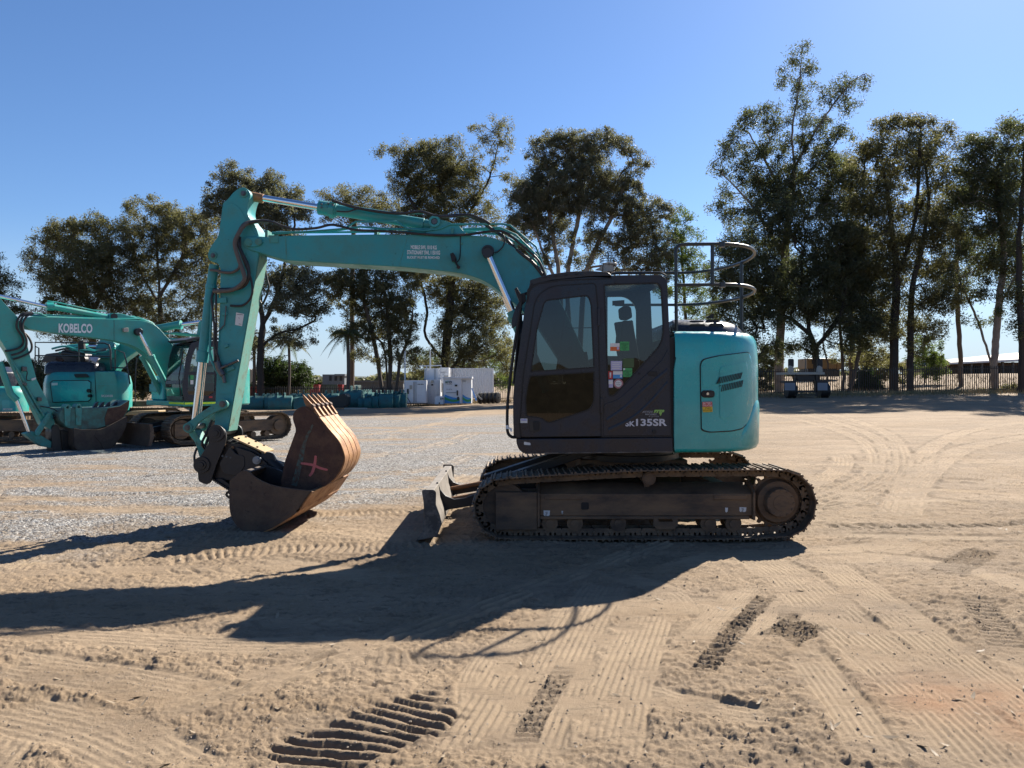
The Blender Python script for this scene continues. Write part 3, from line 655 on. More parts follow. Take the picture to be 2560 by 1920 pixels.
# ---- engine house: plan curve and loft
plan = [(1.768, 8.06)]; 
for i in range(1, 9): plan.append((1.768+.374*i/8, 8.06+.012*(i/8)**2))
cx_, cy_, rx_, ry_ = 1.86, 9.25, 1.095, 1.19
for i in range(41):
    a = -76+152*i/40; ca, sa = math.cos(R(a)), math.sin(R(a)); e = 2/2.55
    plan.append((cx_+rx_*(abs(ca)**e)*(1 if ca > 0 else -1), cy_+ry_*(abs(sa)**e)*(1 if sa > 0 else -1)))
plan += [(1.9, 10.44), (1.768, 10.44)]
plan = [(p.x, p.y) for p in crv([(a, b, 0) for a, b in plan], 3)]
HS = PlanSurf(plan)
def loft(mb, surf, levels, cap=True, sel=None):
    n = len(surf.a); rows = []
    for z, ins, fx in levels:
        row = [Vector((surf.a[i][0]-surf.nr[i][0]*ins, surf.a[i][1]-surf.nr[i][1]*ins, z)) for i in range(n)]
        row[0].x += fx; row[-1].x += fx; rows.append(row)
    vs = [v for r in rows for v in r]; fs = []
    for j in range(len(rows)-1):
        for i in range(n-1): fs.append((j*n+i, j*n+i+1, (j+1)*n+i+1, (j+1)*n+i))
        fs.append((j*n+n-1, j*n, (j+1)*n, (j+1)*n+n-1))
    fs.append(tuple(range(n))[::-1]); fs.append(tuple((len(rows)-1)*n+i for i in range(n)))
    return mb.add(vs, fs)
z_t = CH+130/F*8.06
eh = MB(); loft(eh, HS, [(.958, .05, .02), (.975, .015, .01), (1.01, 0, 0), (1.5, .0, 0), (1.86, .0, 0), (2.0, .004, .02), (2.14, .012, .05), (2.21, .026, .065), (2.26, .055, .075), (2.285, .10, .08), (z_t, .20, .09)])
house = eh.build('engine_house', M['teal_gloss'], EX, ang=50)
i0 = int(np.argmax(HS.a[:, 0] > 2.30)); i1 = len(HS.a)-i0
CWs = PlanSurf(HS.a[i0:i1])
def cwi(ins, i): t = float(sstep(0, 20, min(i, n-1-i))); return .02*(1-t)+ins*t
cw = MB(); n = len(CWs.a); rows = []
for z, ins in ((.99, .02), (1.02, -.010), (1.3, -.016), (1.42, -.016), (1.49, -.010), (1.53, .004), (1.56, .02)):
    rows.append([Vector((CWs.a[i][0]-CWs.nr[i][0]*cwi(ins, i), CWs.a[i][1]-CWs.nr[i][1]*cwi(ins, i), max(z-(.50*(1-sstep(0, 30, i))+.50*(1-sstep(0, 30, n-1-i))) *(1 if z > 1.35 else (.5 if z > 1.1 else 0)), min(z, 1.0+.02*z)))) for i in range(n)])
vs = [v for r_ in rows for v in r_]; fs = [(j*n+i, j*n+i+1, (j+1)*n+i+1, (j+1)*n+i) for j in range(len(rows)-1) for i in range(n-1)]
cw.add(vs, fs); cw.build('counterweight', M['teal_gloss'], EX, ang=60, recalc=False)
# black gap between cab and engine house
gp = MB(); gp.box((1.725, 8.10, .98), (1.79, 9.1, 2.22)); gp.build('body_gap', M['seal'], EX)
# side door with its seal, louvres and lock
dpoly = rnd([(1752, 901, 16), (1800, 890, 4), (1872, 881, 4), (1879, 895, 4), (1881, 960, 2), (1883, 1018, 6), (1870, 1055, 6), (1856, 1070, 6), (1830, 1076, 4), (1777, 1079, 4), (1753, 1074, 14)], 5)
sx = lambda P_, s_, cx=1815, cy=985: [(cx+(a-cx)*s_, cy+(b-cy)*s_) for a, b in P_]
seal = surf_patch(HS, [(a-3.0 if a < 1800 else a, b+(3 if b > 1000 else -2)) for a, b in dpoly], .004, .02, 34, 10); seal.build('door_seal', M['seal'], house)
door = surf_patch(HS, dpoly, .014, .02, 36, 12).build('side_door', M['teal_gloss'], house, ang=40)
surf_patch(HS, rnd([(1800, 918, 8), (1868, 903, 6), (1874, 1000, 6), (1862, 1030, 8), (1846, 1043, 6), (1800, 1046, 8)], 6), .020, .01, 24, 8).build('door_pressing', M['teal_gloss'], house)
surf_patch(HS, rnd([(1754, 912, 8), (1781, 904, 3), (1782, 966, 3), (1756, 970, 8)], 4), .018, .01, 6, 4).build('door_recess', M['teal_gloss'], house)
lv = MB()
for row in (0, 1):
    for k in range(15 if row == 0 else 14):
        x_ = 1792+k*4.6*(1-.006*k)+(3 if row else 0); 
        if row == 0: ya, yb = 943-k*.85, 960-k*.95; xa, xb = x_+4.5, x_
        else: ya, yb = 963-k*.95, 980-k*1.0; xa, xb = x_+7, x_+4
        if row == 1 and k == 0: ya, yb = 963, 966
        if row == 0 and k == 0: xa += 3; 
        wv = 1.15
        lv.add([HS.at(xa-wv, ya, .024), HS.at(xa+wv, ya, .024), HS.at(xb+wv, yb, .024), HS.at(xb-wv, yb, .024), HS.at(xa-wv, ya, .018), HS.at(xa+wv, ya, .018), HS.at(xb+wv, yb, .018), HS.at(xb-wv, yb, .018)], [(0, 1, 2, 3), (4, 7, 6, 5), (0, 4, 5, 1), (1, 5, 6, 2), (2, 6, 7, 3), (3, 7, 4, 0)])
lv.build('vent_slot', M['seal'], house)
hd = MB(); hd.pp(Pl(8.045), rnd([(1754, 976), (1787, 976), (1787, 994), (1754, 994)], 8), .02, .004); hd.build('door_handle', M['seal'], house, bevel=.003)
hd = MB(); hd.pp(Pl(8.045), rnd([(1764, 980), (1784, 980), (1784, 990), (1764, 990)], 2), .01, .008); hd.build('handle_lever', M['blackpaint'], house, bevel=.002)
hd = MB(); hd.ycyl(1769.5, 984.5, 8.032, .014, 8.045); hd.build('key_lock', M['chrome'], house)
bx = MB(); bx.pp(Pl(8.046), [(1755.5, 1005), (1780.5, 1004), (1781, 1016.5), (1756, 1017.5)], .004, .004); bx.build('battery_label', M['red'], house)
bx = MB(); bx.pp(Pl(8.046), [(1756, 1017.7), (1781, 1016.7), (1781.5, 1029.5), (1757.5, 1030.5)], .004, .004); bx.build('start_label', M['yellow'], house)
PL_ = Pl(8.046)
lettering('BATTERY', PL_, 1757.5, 1005.8, 1779, 1010.4, M['decal'], house, off=.006); lettering('ISOLATOR', PL_, 1757.3, 1011.4, 1779.5, 1016, M['decal'], house, off=.006)
lettering('START', PL_, 1763, 1018.7, 1777, 1022.8, M['ink'], house, off=.006); lettering('ISOLATOR', PL_, 1758.6, 1023.8, 1780, 1028.4, M['ink'], house, off=.006)
# engine hood
hp = [(a, b) for a, b in HS.a]
HD = PlanSurf(np.stack([1.80+(HS.a[:, 0]-1.742)*.80, 9.25+(HS.a[:, 1]-9.25)*.80], 1))
hdm = MB(); loft(hdm, HD, [(2.26, -.05, 0), (2.33, -.02, 0), (2.40, .05, .02), (2.435, .14, .05), (2.45, .26, .06)])
hood = hdm.build('engine_hood', M['grey'], EX, ang=50)
for (a0, a1, b0, b1) in ((1724, 1759, 801, 807), (1765, 1797, 799, 806), (1724, 1762, 810, 818), (1774, 1808, 808, 816)):
    surf_patch(PlanSurf(HD.a), rnd([(a0, b0), (a1, b0), (a1+3, b1), (a0, b1)], 2), -.005 if b0 > 806 else -.085, .05, 8, 2).build('hood_vent', M['seal'], hood)
fn = MB(); fn.prism([P(1762, 795, 8.9), P(1785, 783, 8.9), P(1784, 796, 8.9)], (0, .02, 0)); fn.build('aerial_fin', M['black'], hood)
# guard rail around the tail
Yr = 8.22
gr = MB()
def ringpath(zc, x0, inner=0):
    o = [];
    for i in range(17):
        a = -90+180*i/16; o.append(Vector((2.34+.62*math.cos(R(a)), 9.31+1.09*math.sin(R(a)), zc)))
    return o
zt = CH+345/F*Yr; zm = CH+244/F*Yr
pst = lambda px_, py_: P(px_, py_, Yr)
p0 = pst(1691, 826)
gr.tube([p0, pst(1689.5, 640)]+crv([pst(1689.5, 632), pst(1692, 620), pst(1700, 613), pst(1712, 611)], 3)+[pst(1784, 610)]+[v if v.z else v for v in ringpath(zt, 0)]+[Vector((1.75, 10.40, zt)), Vector((1.2, 10.42, zt))], .0195, 10)
gr.tube([pst(1692, 713)]+[pst(1784, 711.5)]+ringpath(zm, 0)+[Vector((1.75, 10.40, zm)), Vector((1.45, 10.41, zm))], .0195, 10)
gr.tube([pst(1781, 612), pst(1781, 711)], .021, 10)
gr.tube([Vector((1.80, 10.40, zt)), Vector((1.80, 10.40, 2.25))], .02, 10)
q_ = Vector((2.34+.62*math.cos(R(8)), 9.31+1.09*math.sin(R(8)), 0)); gr.tube([(q_.x-.02, q_.y, zt), (q_.x-.02, q_.y, zm), (q_.x-.02, q_.y, 2.28)], .021, 10)
gr.tube([pst(1805, 605), pst(1805, 618)], .034, 10); gr.tube([pst(1806, 706), pst(1806, 718)], .034, 10)
rl = gr.build('guard_rail', M['hoop'], EX, ang=60)
fb = MB(); fb.cyl((q_.x-.02, q_.y, 2.2), (q_.x-.02, q_.y, 2.40), .04, n=14); fb.build('rail_socket', M['hoop'], EX)
M['glass_side'] = glass('side glass', (.30, .40, .42), .9, 1.6); M['glass_far'] = glass('far glass', (.85, .92, .90), .8, 1.3)
# ---- cab
CY0, CY1 = 8.08, 9.06
C0 = Pl(CY0)
cab_out = [(1301, 1095, 0), (1288, 1092, 6), (1283, 1060), (1283, 1000), (1287, 950), (1296, 890), (1307, 810), (1315, 752), (1320, 727, 8), (1334, 709, 12), (1380, 699, 8), (1470, 690, 8), (1560, 688, 4), (1654, 687, 12), (1668, 700, 10), (1670, 750), (1674, 843), (1676, 960), (1678, 1093, 0)]
co = rnd(cab_out, 5)
win_r = rnd([(1509, 710, 4), (1647, 705, 8), (1655, 720, 8), (1658, 770), (1661, 828, 8), (1654, 862, 20), (1634, 884, 20), (1560, 965, 10), (1537, 990, 8), (1524, 992, 8), (1519, 984, 4)], 5)
win_u = rnd([(1361, 749, 12), (1472, 736, 12), (1480, 760, 6), (1487, 920, 3), (1325, 931, 3), (1341, 820)], 5)
win_l = rnd([(1324, 938, 3), (1487, 928, 3), (1487, 1005, 8), (1476, 1025, 14), (1370, 1060, 10), (1352, 1046, 8), (1314, 1042, 8), (1312, 1000), (1317, 965)], 6)
door_o = rnd([(1304, 1093, 3), (1300, 1062), (1303, 1030), (1309, 940), (1328, 820), (1336, 765, 5), (1346, 738, 22), (1378, 716, 20), (1488, 709, 8), (1493, 760), (1502, 1091, 3)], 6)
door_in = [win_u, win_l]
# shell: near wall (open where the door is), far wall, roof, floor, back
sh = MB(); door_hole = [(1403+(a-1403)*.985, 900+(b-900)*.985) for a, b in door_o]
sh.pp(C0, co, .05, 0, [door_hole, win_r])
F1 = Pl(CY1); kx = CY0/CY1
far = lambda P_: [(CXP+(a-CXP)*kx, HYP+(b-HYP)*kx) for a, b in P_]
far_a = rnd([(1340, 745), (1490, 728), (1492, 960), (1345, 960)], 14); far_b = rnd([(1519, 742, 3), (1566, 741, 25), (1591, 765, 25), (1592, 890, 4), (1519, 890, 3)], 6, 6)
sh.pp(F1, far(co), .05, 0, [far_a, far_b])
X = lambda px_: (px_-CXP)/F*CY0
Z = lambda py_: CH-(py_-HYP)/F*CY0
roof = [(1321, 725), (1334, 709), (1380, 699), (1470, 690), (1654, 687), (1668, 700), (1660, 706), (1640, 700), (1380, 712), (1345, 722), (1328, 735)]
sh.prism([Vector((X(a), CY0+.05, Z(b))) for a, b in roof], (0, CY1-CY0-.05, 0))
sh.prism([Vector((X(a), CY0+.05, Z(b))) for a, b in [(1290, 1094), (1676, 1094), (1676, 1080), (1290, 1080)]], (0, CY1-CY0-.05, 0))
sh.prism([Vector((X(a), CY0+.05, Z(b))) for a, b in [(1666, 860), (1676, 860), (1677, 1080), (1667, 1080)]], (0, CY1-CY0-.05, 0))
sh.prism([Vector((X(a), CY0+.05, Z(b))) for a, b in [(1284, 1092), (1296, 1092), (1296, 1050), (1284, 1050)]], (0, CY1-CY0-.05, 0))
cab = sh.build('cab', M['grey'], EX, bevel=.012)
def gl(name, poly, pl, off, parent, mat_, tilt=0.0, yc=None):
    m_ = MB(); ps = [pl.at(a, b, -off) for a, b in poly]; zc = sum(p.z for p in ps)/len(ps)
    for p in ps: p.y += (p.z-zc)*math.tan(R(tilt))
    m_.add(ps, [tuple(range(len(ps)))]); return m_.build(name, mat_, parent, recalc=False, smooth=False)
gl('side_window', win_r, C0, .012, cab, M['glass_side'], 0.6); gl('far_window', far_a, F1, .02, cab, M['glass']); gl('far_window', far_b, F1, .02, cab, M['glass_far'])
fw = [(1300, 930), (1313, 815), (1324, 738), (1336, 716)]
fg = MB(); w_ = [Vector((X(a), CY0+.06, Z(b))) for a, b in fw]; w2 = [v+Vector((0, .93, 0)) for v in w_]; fg.add(w_+w2, [(i, i+1, i+5, i+4) for i in range(3)]); fg.build('front_window', M['glass'], cab, recalc=False)
fb_ = MB(); w_ = [Vector((X(a), CY0+.06, Z(b))) for a, b in [(1289, 1050), (1292, 990), (1299, 932)]]; fb_.add(w_+[v+Vector((0, .93, 0)) for v in w_], [(0, 1, 4, 3), (1, 2, 5, 4)]); fb_.build('front_window', M['glass'], cab, recalc=False)
def ringstrip(poly, w, pl, depth, off):
    cx0 = sum(p[0] for p in poly)/len(poly); cy0 = sum(p[1] for p in poly)/len(poly); n_ = len(poly); inn = []
    for i in range(n_):
        a = Vector(poly[i-1]); b = Vector(poly[(i+1) % n_]); d = (b-a); d = Vector((-d.y, d.x)).normalized()
        p = Vector(poly[i])
        if (Vector((cx0, cy0))-p).dot(d) < 0: d = -d
        inn.append(tuple(p+d*w))
    m_ = MB(); A_ = [pl.at(a, b, off) for a, b in poly]; B_ = [pl.at(a, b, off) for a, b in inn]; v = pl.n*depth
    m_.add(A_+B_+[p+v for p in A_]+[p+v for p in B_], [f for i in range(n_) for j in [(i+1) % n_] for f in ((i, j, n_+j, n_+i), (2*n_+i, 3*n_+i, 3*n_+j, 2*n_+j), (i, 2*n_+i, 2*n_+j, j), (n_+i, n_+j, 3*n_+j, 3*n_+i))])
    return m_
ringstrip(win_r, 3.4, C0, .02, .003).build('window_seal', M['seal'], cab, smooth=False)
ringstrip(door_o, -2.6, C0, .03, .004).build('door_gap', M['seal'], cab, smooth=False)
dr = MB(); dr.pp(C0, [(1403+(a-1403)*.992, 900+(b-900)*.994) for a, b in door_o], .045, .012, [win_u, win_l])
door_ = dr.build('cab_door', M['grey'], EX, bevel=.010)
ringstrip(win_u, 3.2, C0, .03, .014).build('window_seal', M['seal'], door_, smooth=False); ringstrip(win_l, 3.2, C0, .03, .014).build('window_seal', M['seal'], door_, smooth=False)
gl('upper_window', win_u, C0, -.002, door_, M['glass_door'], 0.8); gl('lower_window', win_l, C0, -.004, door_, M['glass_dark'], 0.2)
sl = MB(); sl.pp(C0, [(1417, 746), (1420, 745.5), (1394, 924), (1390, 924)], .01, -.01); sl.pp(C0, [(1380, 820), (1486, 818), (1486, 820), (1380, 822)], .01, -.012); sl.build('sliding_frame', M['seal'], door_)
hd = MB(); hd.pp(C0, rnd([(1323, 1052), (1352, 1052), (1354, 1075), (1345, 1080), (1324, 1079)], 5), .02, .018); hd.build('handle_recess', M['blackpaint'], door_, bevel=.003)
hd = MB(); hd.pp(C0, rnd([(1332, 1054), (1349, 1054), (1349, 1076), (1334, 1076)], 3), .016, .026); hd.build('door_handle', M['seal'], door_, bevel=.004)
hg = MB()
for (a0, a1, b0, b1) in ((1494, 1500, 770, 815), (1501, 1507, 995, 1033)):
    hg.pp(C0, rnd([(a0, b0), (a1, b0), (a1, b1), (a0, b1)], 2), .05, .028)
hg.build('door_hinge', M['grey'], cab, bevel=.004)
bo = MB()
for (a, b) in ((1346, 751), (1420, 730), (1447, 722), (1308, 964), (1495, 956), (1540, 705), (1308, 1075), (1310, 990)): bo.ycyl(a, b, CY0-.017, .010, CY0+.01, 10)
bo.build('cab_bolt', M['blackpaint'], cab)
# rear quarter pressing, handle slot, small cap
qp = MB(); qp.pp(C0, rnd([(1508, 1090, 4), (1510, 1010, 8), (1545, 1000, 20), (1600, 950, 20), (1655, 900, 12), (1671, 870, 8), (1674, 1000), (1674, 1089, 4)], 6), .02, .008); qp.build('rear_quarter_panel', M['grey'], cab, bevel=.012, seg=3)
for pts_ in ([(1516, 1050), (1560, 1020), (1615, 968), (1668, 925)], [(1520, 1075), (1580, 1045), (1630, 1000), (1669, 955)]):
    cc = crv([(a, b, 0) for a, b in pts_], 8); rr = MB(); n_ = len(cc)
    rr.add([C0.at(v.x, v.y-5, .0095) for v in cc]+[C0.at(v.x, v.y, .0165) for v in cc]+[C0.at(v.x, v.y+9, .0095) for v in cc], [f for i in range(n_-1) for f in ((i, i+1, n_+i+1, n_+i), (n_+i, n_+i+1, 2*n_+i+1, 2*n_+i))]); rr.build('pressed_crease', M['grey'], cab, ang=70)
sl = MB(); sl.pp(C0, rnd([(1620, 928), (1644, 928), (1644, 940), (1620, 940)], 6), .01, .016); sl.build('panel_latch', M['seal'], cab, bevel=.003)
sl = MB(); sl.ycyl(1636, 1080, CY0-.02, .022, CY0, 14); sl.ycyl(1599, 934, CY0-.016, .010, CY0, 10); sl.build('blanking_cap', M['seal'], cab)
M['silver2'] = flat('pale silver vinyl', (.50, .51, .56), .35)
# words and stickers
CT = Pl(CY0-.0075); CG = Pl(CY0+.004)
lettering('SK', CT, 1563.5, 1052.5, 1587.5, 1066, M['silver2'], cab, bold=.03, off=.005); lettering('135SR', CT, 1590, 1047, 1667.5, 1065, M['silver2'], cab, bold=.03, off=.005)
lettering('BRISVEGAS', CT, 1605, 1027, 1632, 1031.6, M['silver'], cab, bold=.01, shear=.3, off=.004); lettering('MACHINERY', CT, 1613, 1033.5, 1643, 1038, M['silver'], cab, bold=.01, shear=.3, off=.004); lettering('07 3217 7676', CT, 1622, 1039.5, 1647, 1042.6, M['silver'], cab, shear=.3, off=.004)
lg = MB()
for pts_ in ([(1637, 1024.5), (1658, 1024.5), (1656.5, 1027.5), (1635, 1027.5)], [(1637.5, 1024.5), (1641.5, 1024.5), (1638, 1032), (1634, 1032)], [(1643.5, 1026), (1647, 1026), (1644, 1032), (1640.5, 1032)], [(1649.5, 1026), (1654, 1026), (1652, 1033), (1647, 1033)], [(1655, 1025), (1660, 1024.2), (1661.5, 1027), (1659.5, 1028.5), (1661, 1030), (1656, 1030.5), (1651.5, 1040), (1648, 1033), (1653, 1032)]):
    lg.pp(CT, pts_, .002, .004+.0003*len(pts_)+.0002*pts_[0][0] % .001)
lg.build('dealer_emblem', M['lime'], cab, smooth=False)
def stk(name, x0, y0, x1, y1, mat_, parent=None, off=.0, pl=None, r=0):
    m_ = MB(); m_.pp(pl or CG, rnd([(x0, y0), (x1, y0), (x1, y1), (x0, y1)], r) if r else [(x0, y0), (x1, y0), (x1, y1), (x0, y1)], .0015, off); return m_.build(name, mat_, parent or cab, smooth=False)
stk('window_label', 1525.5, 858, 1549, 867, M['sticker'], off=.0); stk('window_label', 1525.5, 867, 1549, 877.5, M['orange']); stk('window_label', 1542, 867.5, 1548, 874, M['mauve'], off=.002)
stk('window_label', 1550, 854, 1573, 876.5, M['green']); stk('window_label', 1527, 902.5, 1555, 926, M['mauve']); stk('window_label', 1557.5, 896, 1585, 918.5, M['dkgreen'])
stk('window_label', 1557.5, 920, 1580.5, 942.5, M['green']); stk('window_label', 1558.5, 920.7, 1562.5, 925, M['sticker'], off=.002); stk('window_label', 1519.5, 928, 1531.5, 947.5, M['red']); stk('window_label', 1524, 931, 1528, 940, M['sticker'], off=.002); stk('window_label', 1524, 941.3, 1528, 943.6, M['sticker'], off=.002)
stk('window_label', 1532.5, 928, 1556, 936.5, M['sticker']); stk('window_label', 1532.5, 936.5, 1556, 946, M['blue']); stk('window_label', 1550, 938, 1555, 943, M['sticker'], off=.002); stk('window_label', 1520.5, 949, 1532.5, 969, M['mauve']); stk('window_label', 1521.5, 951, 1531.5, 960, M['sticker'], off=.002)
for i_, t_ in enumerate(('APPROVED', 'FOR', 'LIFTING', 'USE')):
    w_ = (19, 8, 15, 8)[i_]/2
    lettering(t_, CG, 1561.5-w_, 858.5+i_*4.2, 1561.5+w_, 861.3+i_*4.2, M['ink'], cab, off=.0022); lettering(t_, CG, 1569-w_, 926.5+i_*3.9, 1569+w_, 929.2+i_*3.9, M['ink'], cab, off=.0022)
for k in range(4): stk('label_line', 1530, 906+k*4.6, 1552-3*(k % 2), 907.6+k*4.6, M['sticker'], off=.002)
rd = MB(); rd.pp(CG, circ(1546, 959, 12, 28), .0015); rd.build('round_label', flat('dull pink vinyl', (.36, .16, .17)), cab, smooth=False)
rd = MB(); rd.pp(CG, circ(1546, 959, 8.2, 28), .0015, .002); rd.build('round_label_centre', M['sticker'], cab, smooth=False)
lettering('QUALITY', CG, 1540, 955.5, 1552, 958.3, M['ink'], cab, off=.005); lettering('TESTED', CG, 1541, 960.5, 1551, 963.2, M['ink'], cab, off=.005)
stk('door_label', 1301, 1046.5, 1318.5, 1057.5, M['sticker'], door_, .002, Pl(CY0-.014)); stk('door_label', 1302.5, 1048, 1317, 1052, M['mauve'], door_, .004, Pl(CY0-.014))
# roof visor, lamp, beacon, aerial
vz = MB(); vz.prism([P(a, b, CY0-.0) for a, b in rnd([(1325, 714), (1325.5, 700), (1372, 686, 4), (1420, 679, 4), (1478, 677, 4), (1519, 680, 4), (1529, 687), (1529, 696), (1478, 694), (1400, 700), (1360, 706), (1336, 714)], 2)], (0, 1.0, 0)); vz.build('roof_visor', M['blackpaint'], cab, bevel=.008)
m_ = MB(); m_.pp(C0, [(1328, 716), (1345, 706), (1400, 698.5), (1529, 694), (1529, 697.5), (1400, 702), (1348, 710), (1331, 720)], .02, .005); m_.build('drip_rail', M['seal'], cab)
m_ = MB(); m_.pp(C0, [(1300, 1091.5), (1677, 1089), (1677, 1092.5), (1300, 1095)], .02, .004); m_.build('sill_gap', M['seal'], cab)
for k in range(9):
    vr = MB(); x_ = 1346+k*13; y_ = 694-k*2.0+.09*k*k; vr.prism([P(a, b, CY0-.006) for a, b in ((x_, y_), (x_+9, y_-1.2), (x_+9, y_+2.2), (x_, y_+3.4))], (0, .02, 0)); vr.build('visor_slot', M['seal'] if k % 2 else M['grey'], cab, smooth=False)
tr_ = MB(); tr_.prism([P(a, b, CY0-.004) for a, b in [(1316, 757), (1318, 725), (1330, 706), (1336, 712), (1326, 728), (1320, 755)]], (0, .10, 0)); tr_.build('pillar_guard', M['seal'], cab, bevel=.004)
bc = MB(); c_ = P(1520, 668, 8.45); bc.cyl((c_.x, c_.y, c_.z-.06), (c_.x, c_.y, c_.z+.02), .075, n=18); bc.cyl((c_.x+.02, c_.y, c_.z+.02), (c_.x+.02, c_.y, c_.z+.045), .085, n=18); bc.prism([P(1488, 674, 8.4), P(1506, 665, 8.4), P(1506, 676, 8.4)], (0, .06, 0)); bc.build('roof_beacon', M['beige'], cab, bevel=.006)
bc = MB(); 
for z_ in (.055, .085, .115): bc.ring((c_.x, c_.y, c_.z+z_), (0, 0, 1), .095, .089, .006, 20)
for k in range(8): a = k*math.pi/4; bc.tube([(c_.x+.092*math.cos(a), c_.y+.092*math.sin(a), c_.z+.0), (c_.x+.092*math.cos(a), c_.y+.092*math.sin(a), c_.z+.12)], .003, 5)
bc.build('beacon_cage', M['seal'], cab)
bc = MB(); bc.bar(P(1523, 684, 8.42), P(1523, 664, 8.42), .04, .03); bc.tube(crv([P(1527, 668, 8.4), P(1538, 664, 8.4), P(1541, 671, 8.4), P(1534, 677, 8.4), P(1527, 672, 8.4)], 5), .006, 6); bc.build('beacon_bracket', M['rust'], cab)
an = MB(); an.tube([P(1520, 664, 8.47), P(1520.5, 620, 8.47), P(1521, 575, 8.47)], [.006, .004, .002], 6); an.build('whip_aerial', M['seal'], cab)
cbl = MB(); cbl.tube(crv([P(1528, 686, 8.2), P(1560, 683, 8.2), P(1600, 684, 8.2), P(1640, 681, 8.2), P(1662, 686, 8.2), P(1668, 705, 8.2)], 5), .007, 6); cbl.tube(crv([P(1530, 684.5, 8.3), P(1580, 681.5, 8.3), P(1630, 683, 8.3), P(1690, 683, 8.3)], 5), .005, 6); cbl.build('roof_cable', M['seal'], cab)
lm = MB(); lm.prism([P(a, b, 8.12) for a, b in [(1286, 722), (1292, 718), (1304, 738), (1306, 756), (1300, 757), (1294, 742)]], (0, .10, 0)); lm.bar(P(1300, 740, 8.17), P(1318, 733, 8.17), .03, .03); lm.prism([P(a, b, 8.14) for a, b in [(1300, 735), (1314, 731), (1315, 752), (1306, 762)]], (0, .05, 0)); lm.build('work_lamp', M['seal'], cab, bevel=.004)
mi = MB(); mi.prism([P(a, b, 8.18) for a, b in rnd([(1299, 752), (1304, 756), (1302, 790), (1294, 812), (1280, 822), (1279, 800), (1288, 770)], 4)], (0, .03, 0)); mi.bar(P(1297, 790, 8.2), P(1309, 785, 8.2), .02, .02); mi.build('wing_mirror', M['grey'], cab, bevel=.004)
hr = MB(); hr.tube(crv([P(1303, 756, 8.12), P(1296, 800, 8.12), P(1287, 860, 8.12), P(1280, 910, 8.12), P(1274, 960, 8.12), P(1269, 1010, 8.12), P(1268, 1060, 8.12), P(1270, 1082, 8.12), P(1279, 1092, 8.12), P(1292, 1093, 8.12)], 5), .0165, 10); hr.build('grab_rail', M['seal'], cab)
hr = MB(); hr.tube([P(1268.5, 1063, 8.12), P(1269, 1072, 8.12)], .019, 10); hr.prism([P(1270, 1066, 8.10), P(1281, 1072, 8.10), P(1278, 1082, 8.10)], (0, .004, 0)); hr.build('white_tape', M['decal'], cab)
wp = MB(); wp.tube([P(1299, 800, 8.45), P(1291, 870, 8.45), P(1290, 930, 8.45)], .010, 6); wp.tube([P(1303, 770, 8.4), P(1294, 850, 8.4), P(1287, 925, 8.4), P(1284, 960, 8.4)], .012, 6); wp.build('front_wiper', M['seal'], cab)
# interior
se = MB(); YS = 8.36
se.prism([P(a, b, YS) for a, b in rnd([(1556, 800, 8), (1582, 802, 8), (1600, 900, 8), (1560, 905, 8), (1550, 860)], 8)], (0, .42, 0)); se.prism([P(a, b, YS) for a, b in rnd([(1480, 895, 8), (1560, 890, 5), (1600, 900, 5), (1600, 930, 8), (1480, 925, 8)], 6)], (0, .46, 0)); se.prism([P(a, b, YS+.05) for a, b in rnd([(1553, 765, 8), (1578, 765, 8), (1582, 796, 8), (1556, 796, 8)], 8)], (0, .28, 0)); se.prism([P(a, b, YS+.1) for a, b in [(1500, 925), (1600, 925), (1610, 1075), (1500, 1075)]], (0, .3, 0))
seat = se.build('driver_seat', M['seat'], cab, bevel=.02, seg=3)
cn = MB(); cn.prism([P(a, b, 8.72) for a, b in rnd([(1395, 905, 6), (1420, 890, 6), (1460, 915), (1500, 905), (1500, 1070), (1440, 1070), (1420, 960)], 5)], (0, .22, 0)); cn.prism([P(a, b, 8.20) for a, b in rnd([(1455, 915), (1500, 908), (1530, 920), (1530, 960), (1460, 950)], 5)], (0, .14, 0)); cn.tube([P(1470, 915, 8.28), P(1462, 880, 8.28)], [.018, .025], 8); cn.tube([P(1430, 900, 8.8), P(1425, 865, 8.8)], [.018, .026], 8); cn.prism([P(a, b, 8.88) for a, b in rnd([(1536, 806), (1582, 800), (1590, 850), (1545, 860)], 4)], (0, .05, 0)); cn.tube([P(1380, 1070, 8.5), P(1372, 990, 8.5)], .015, 8); cn.tube([P(1400, 1070, 8.6), P(1392, 990, 8.6)], .015, 8); cn.build('control_console', M['seat'], cab, bevel=.01)
sg_ = MB(); sg_.prism([P(a, b, 8.95) for a, b in ((1531, 752), (1561, 750), (1561, 763), (1531, 764))], (0, .005, 0)); sg_.build('interior_placard', pm('brown card', (.10, .045, .03), .7), cab)

# ================================================================ boom, arm and rams
BY = 9.10; B0 = Pl(BY)
def bp(mb, pts_, w, y=BY): return mb.pp(Pl(y), pts_, w)
boom_o = rnd([(609, 592, 10), (640, 590, 4), (672, 592.5), (712, 589), (820, 587), (950, 585.5), (1100, 587), (1200, 588.5, 20), (1235, 594, 20), (1272, 610, 20), (1320, 640, 20), (1348, 668, 10), (1366, 688, 10), (1420, 790, 10), (1470, 900, 10), (1512, 985, 14), (1500, 1020, 14), (1465, 1025, 14), (1400, 900, 10), (1345, 815, 10), (1300, 772, 20), (1256, 733, 30), (1209, 700, 30), (1161, 685, 20), (1120, 679, 10), (1003, 667.5), (850, 659), (750, 653), (715, 651), (672, 639), (622, 624, 6), (606, 612, 10)], 5)
m_ = MB(); bp(m_, boom_o, .37); boom = m_.build('boom', M['teal'], EX, bevel=.012)
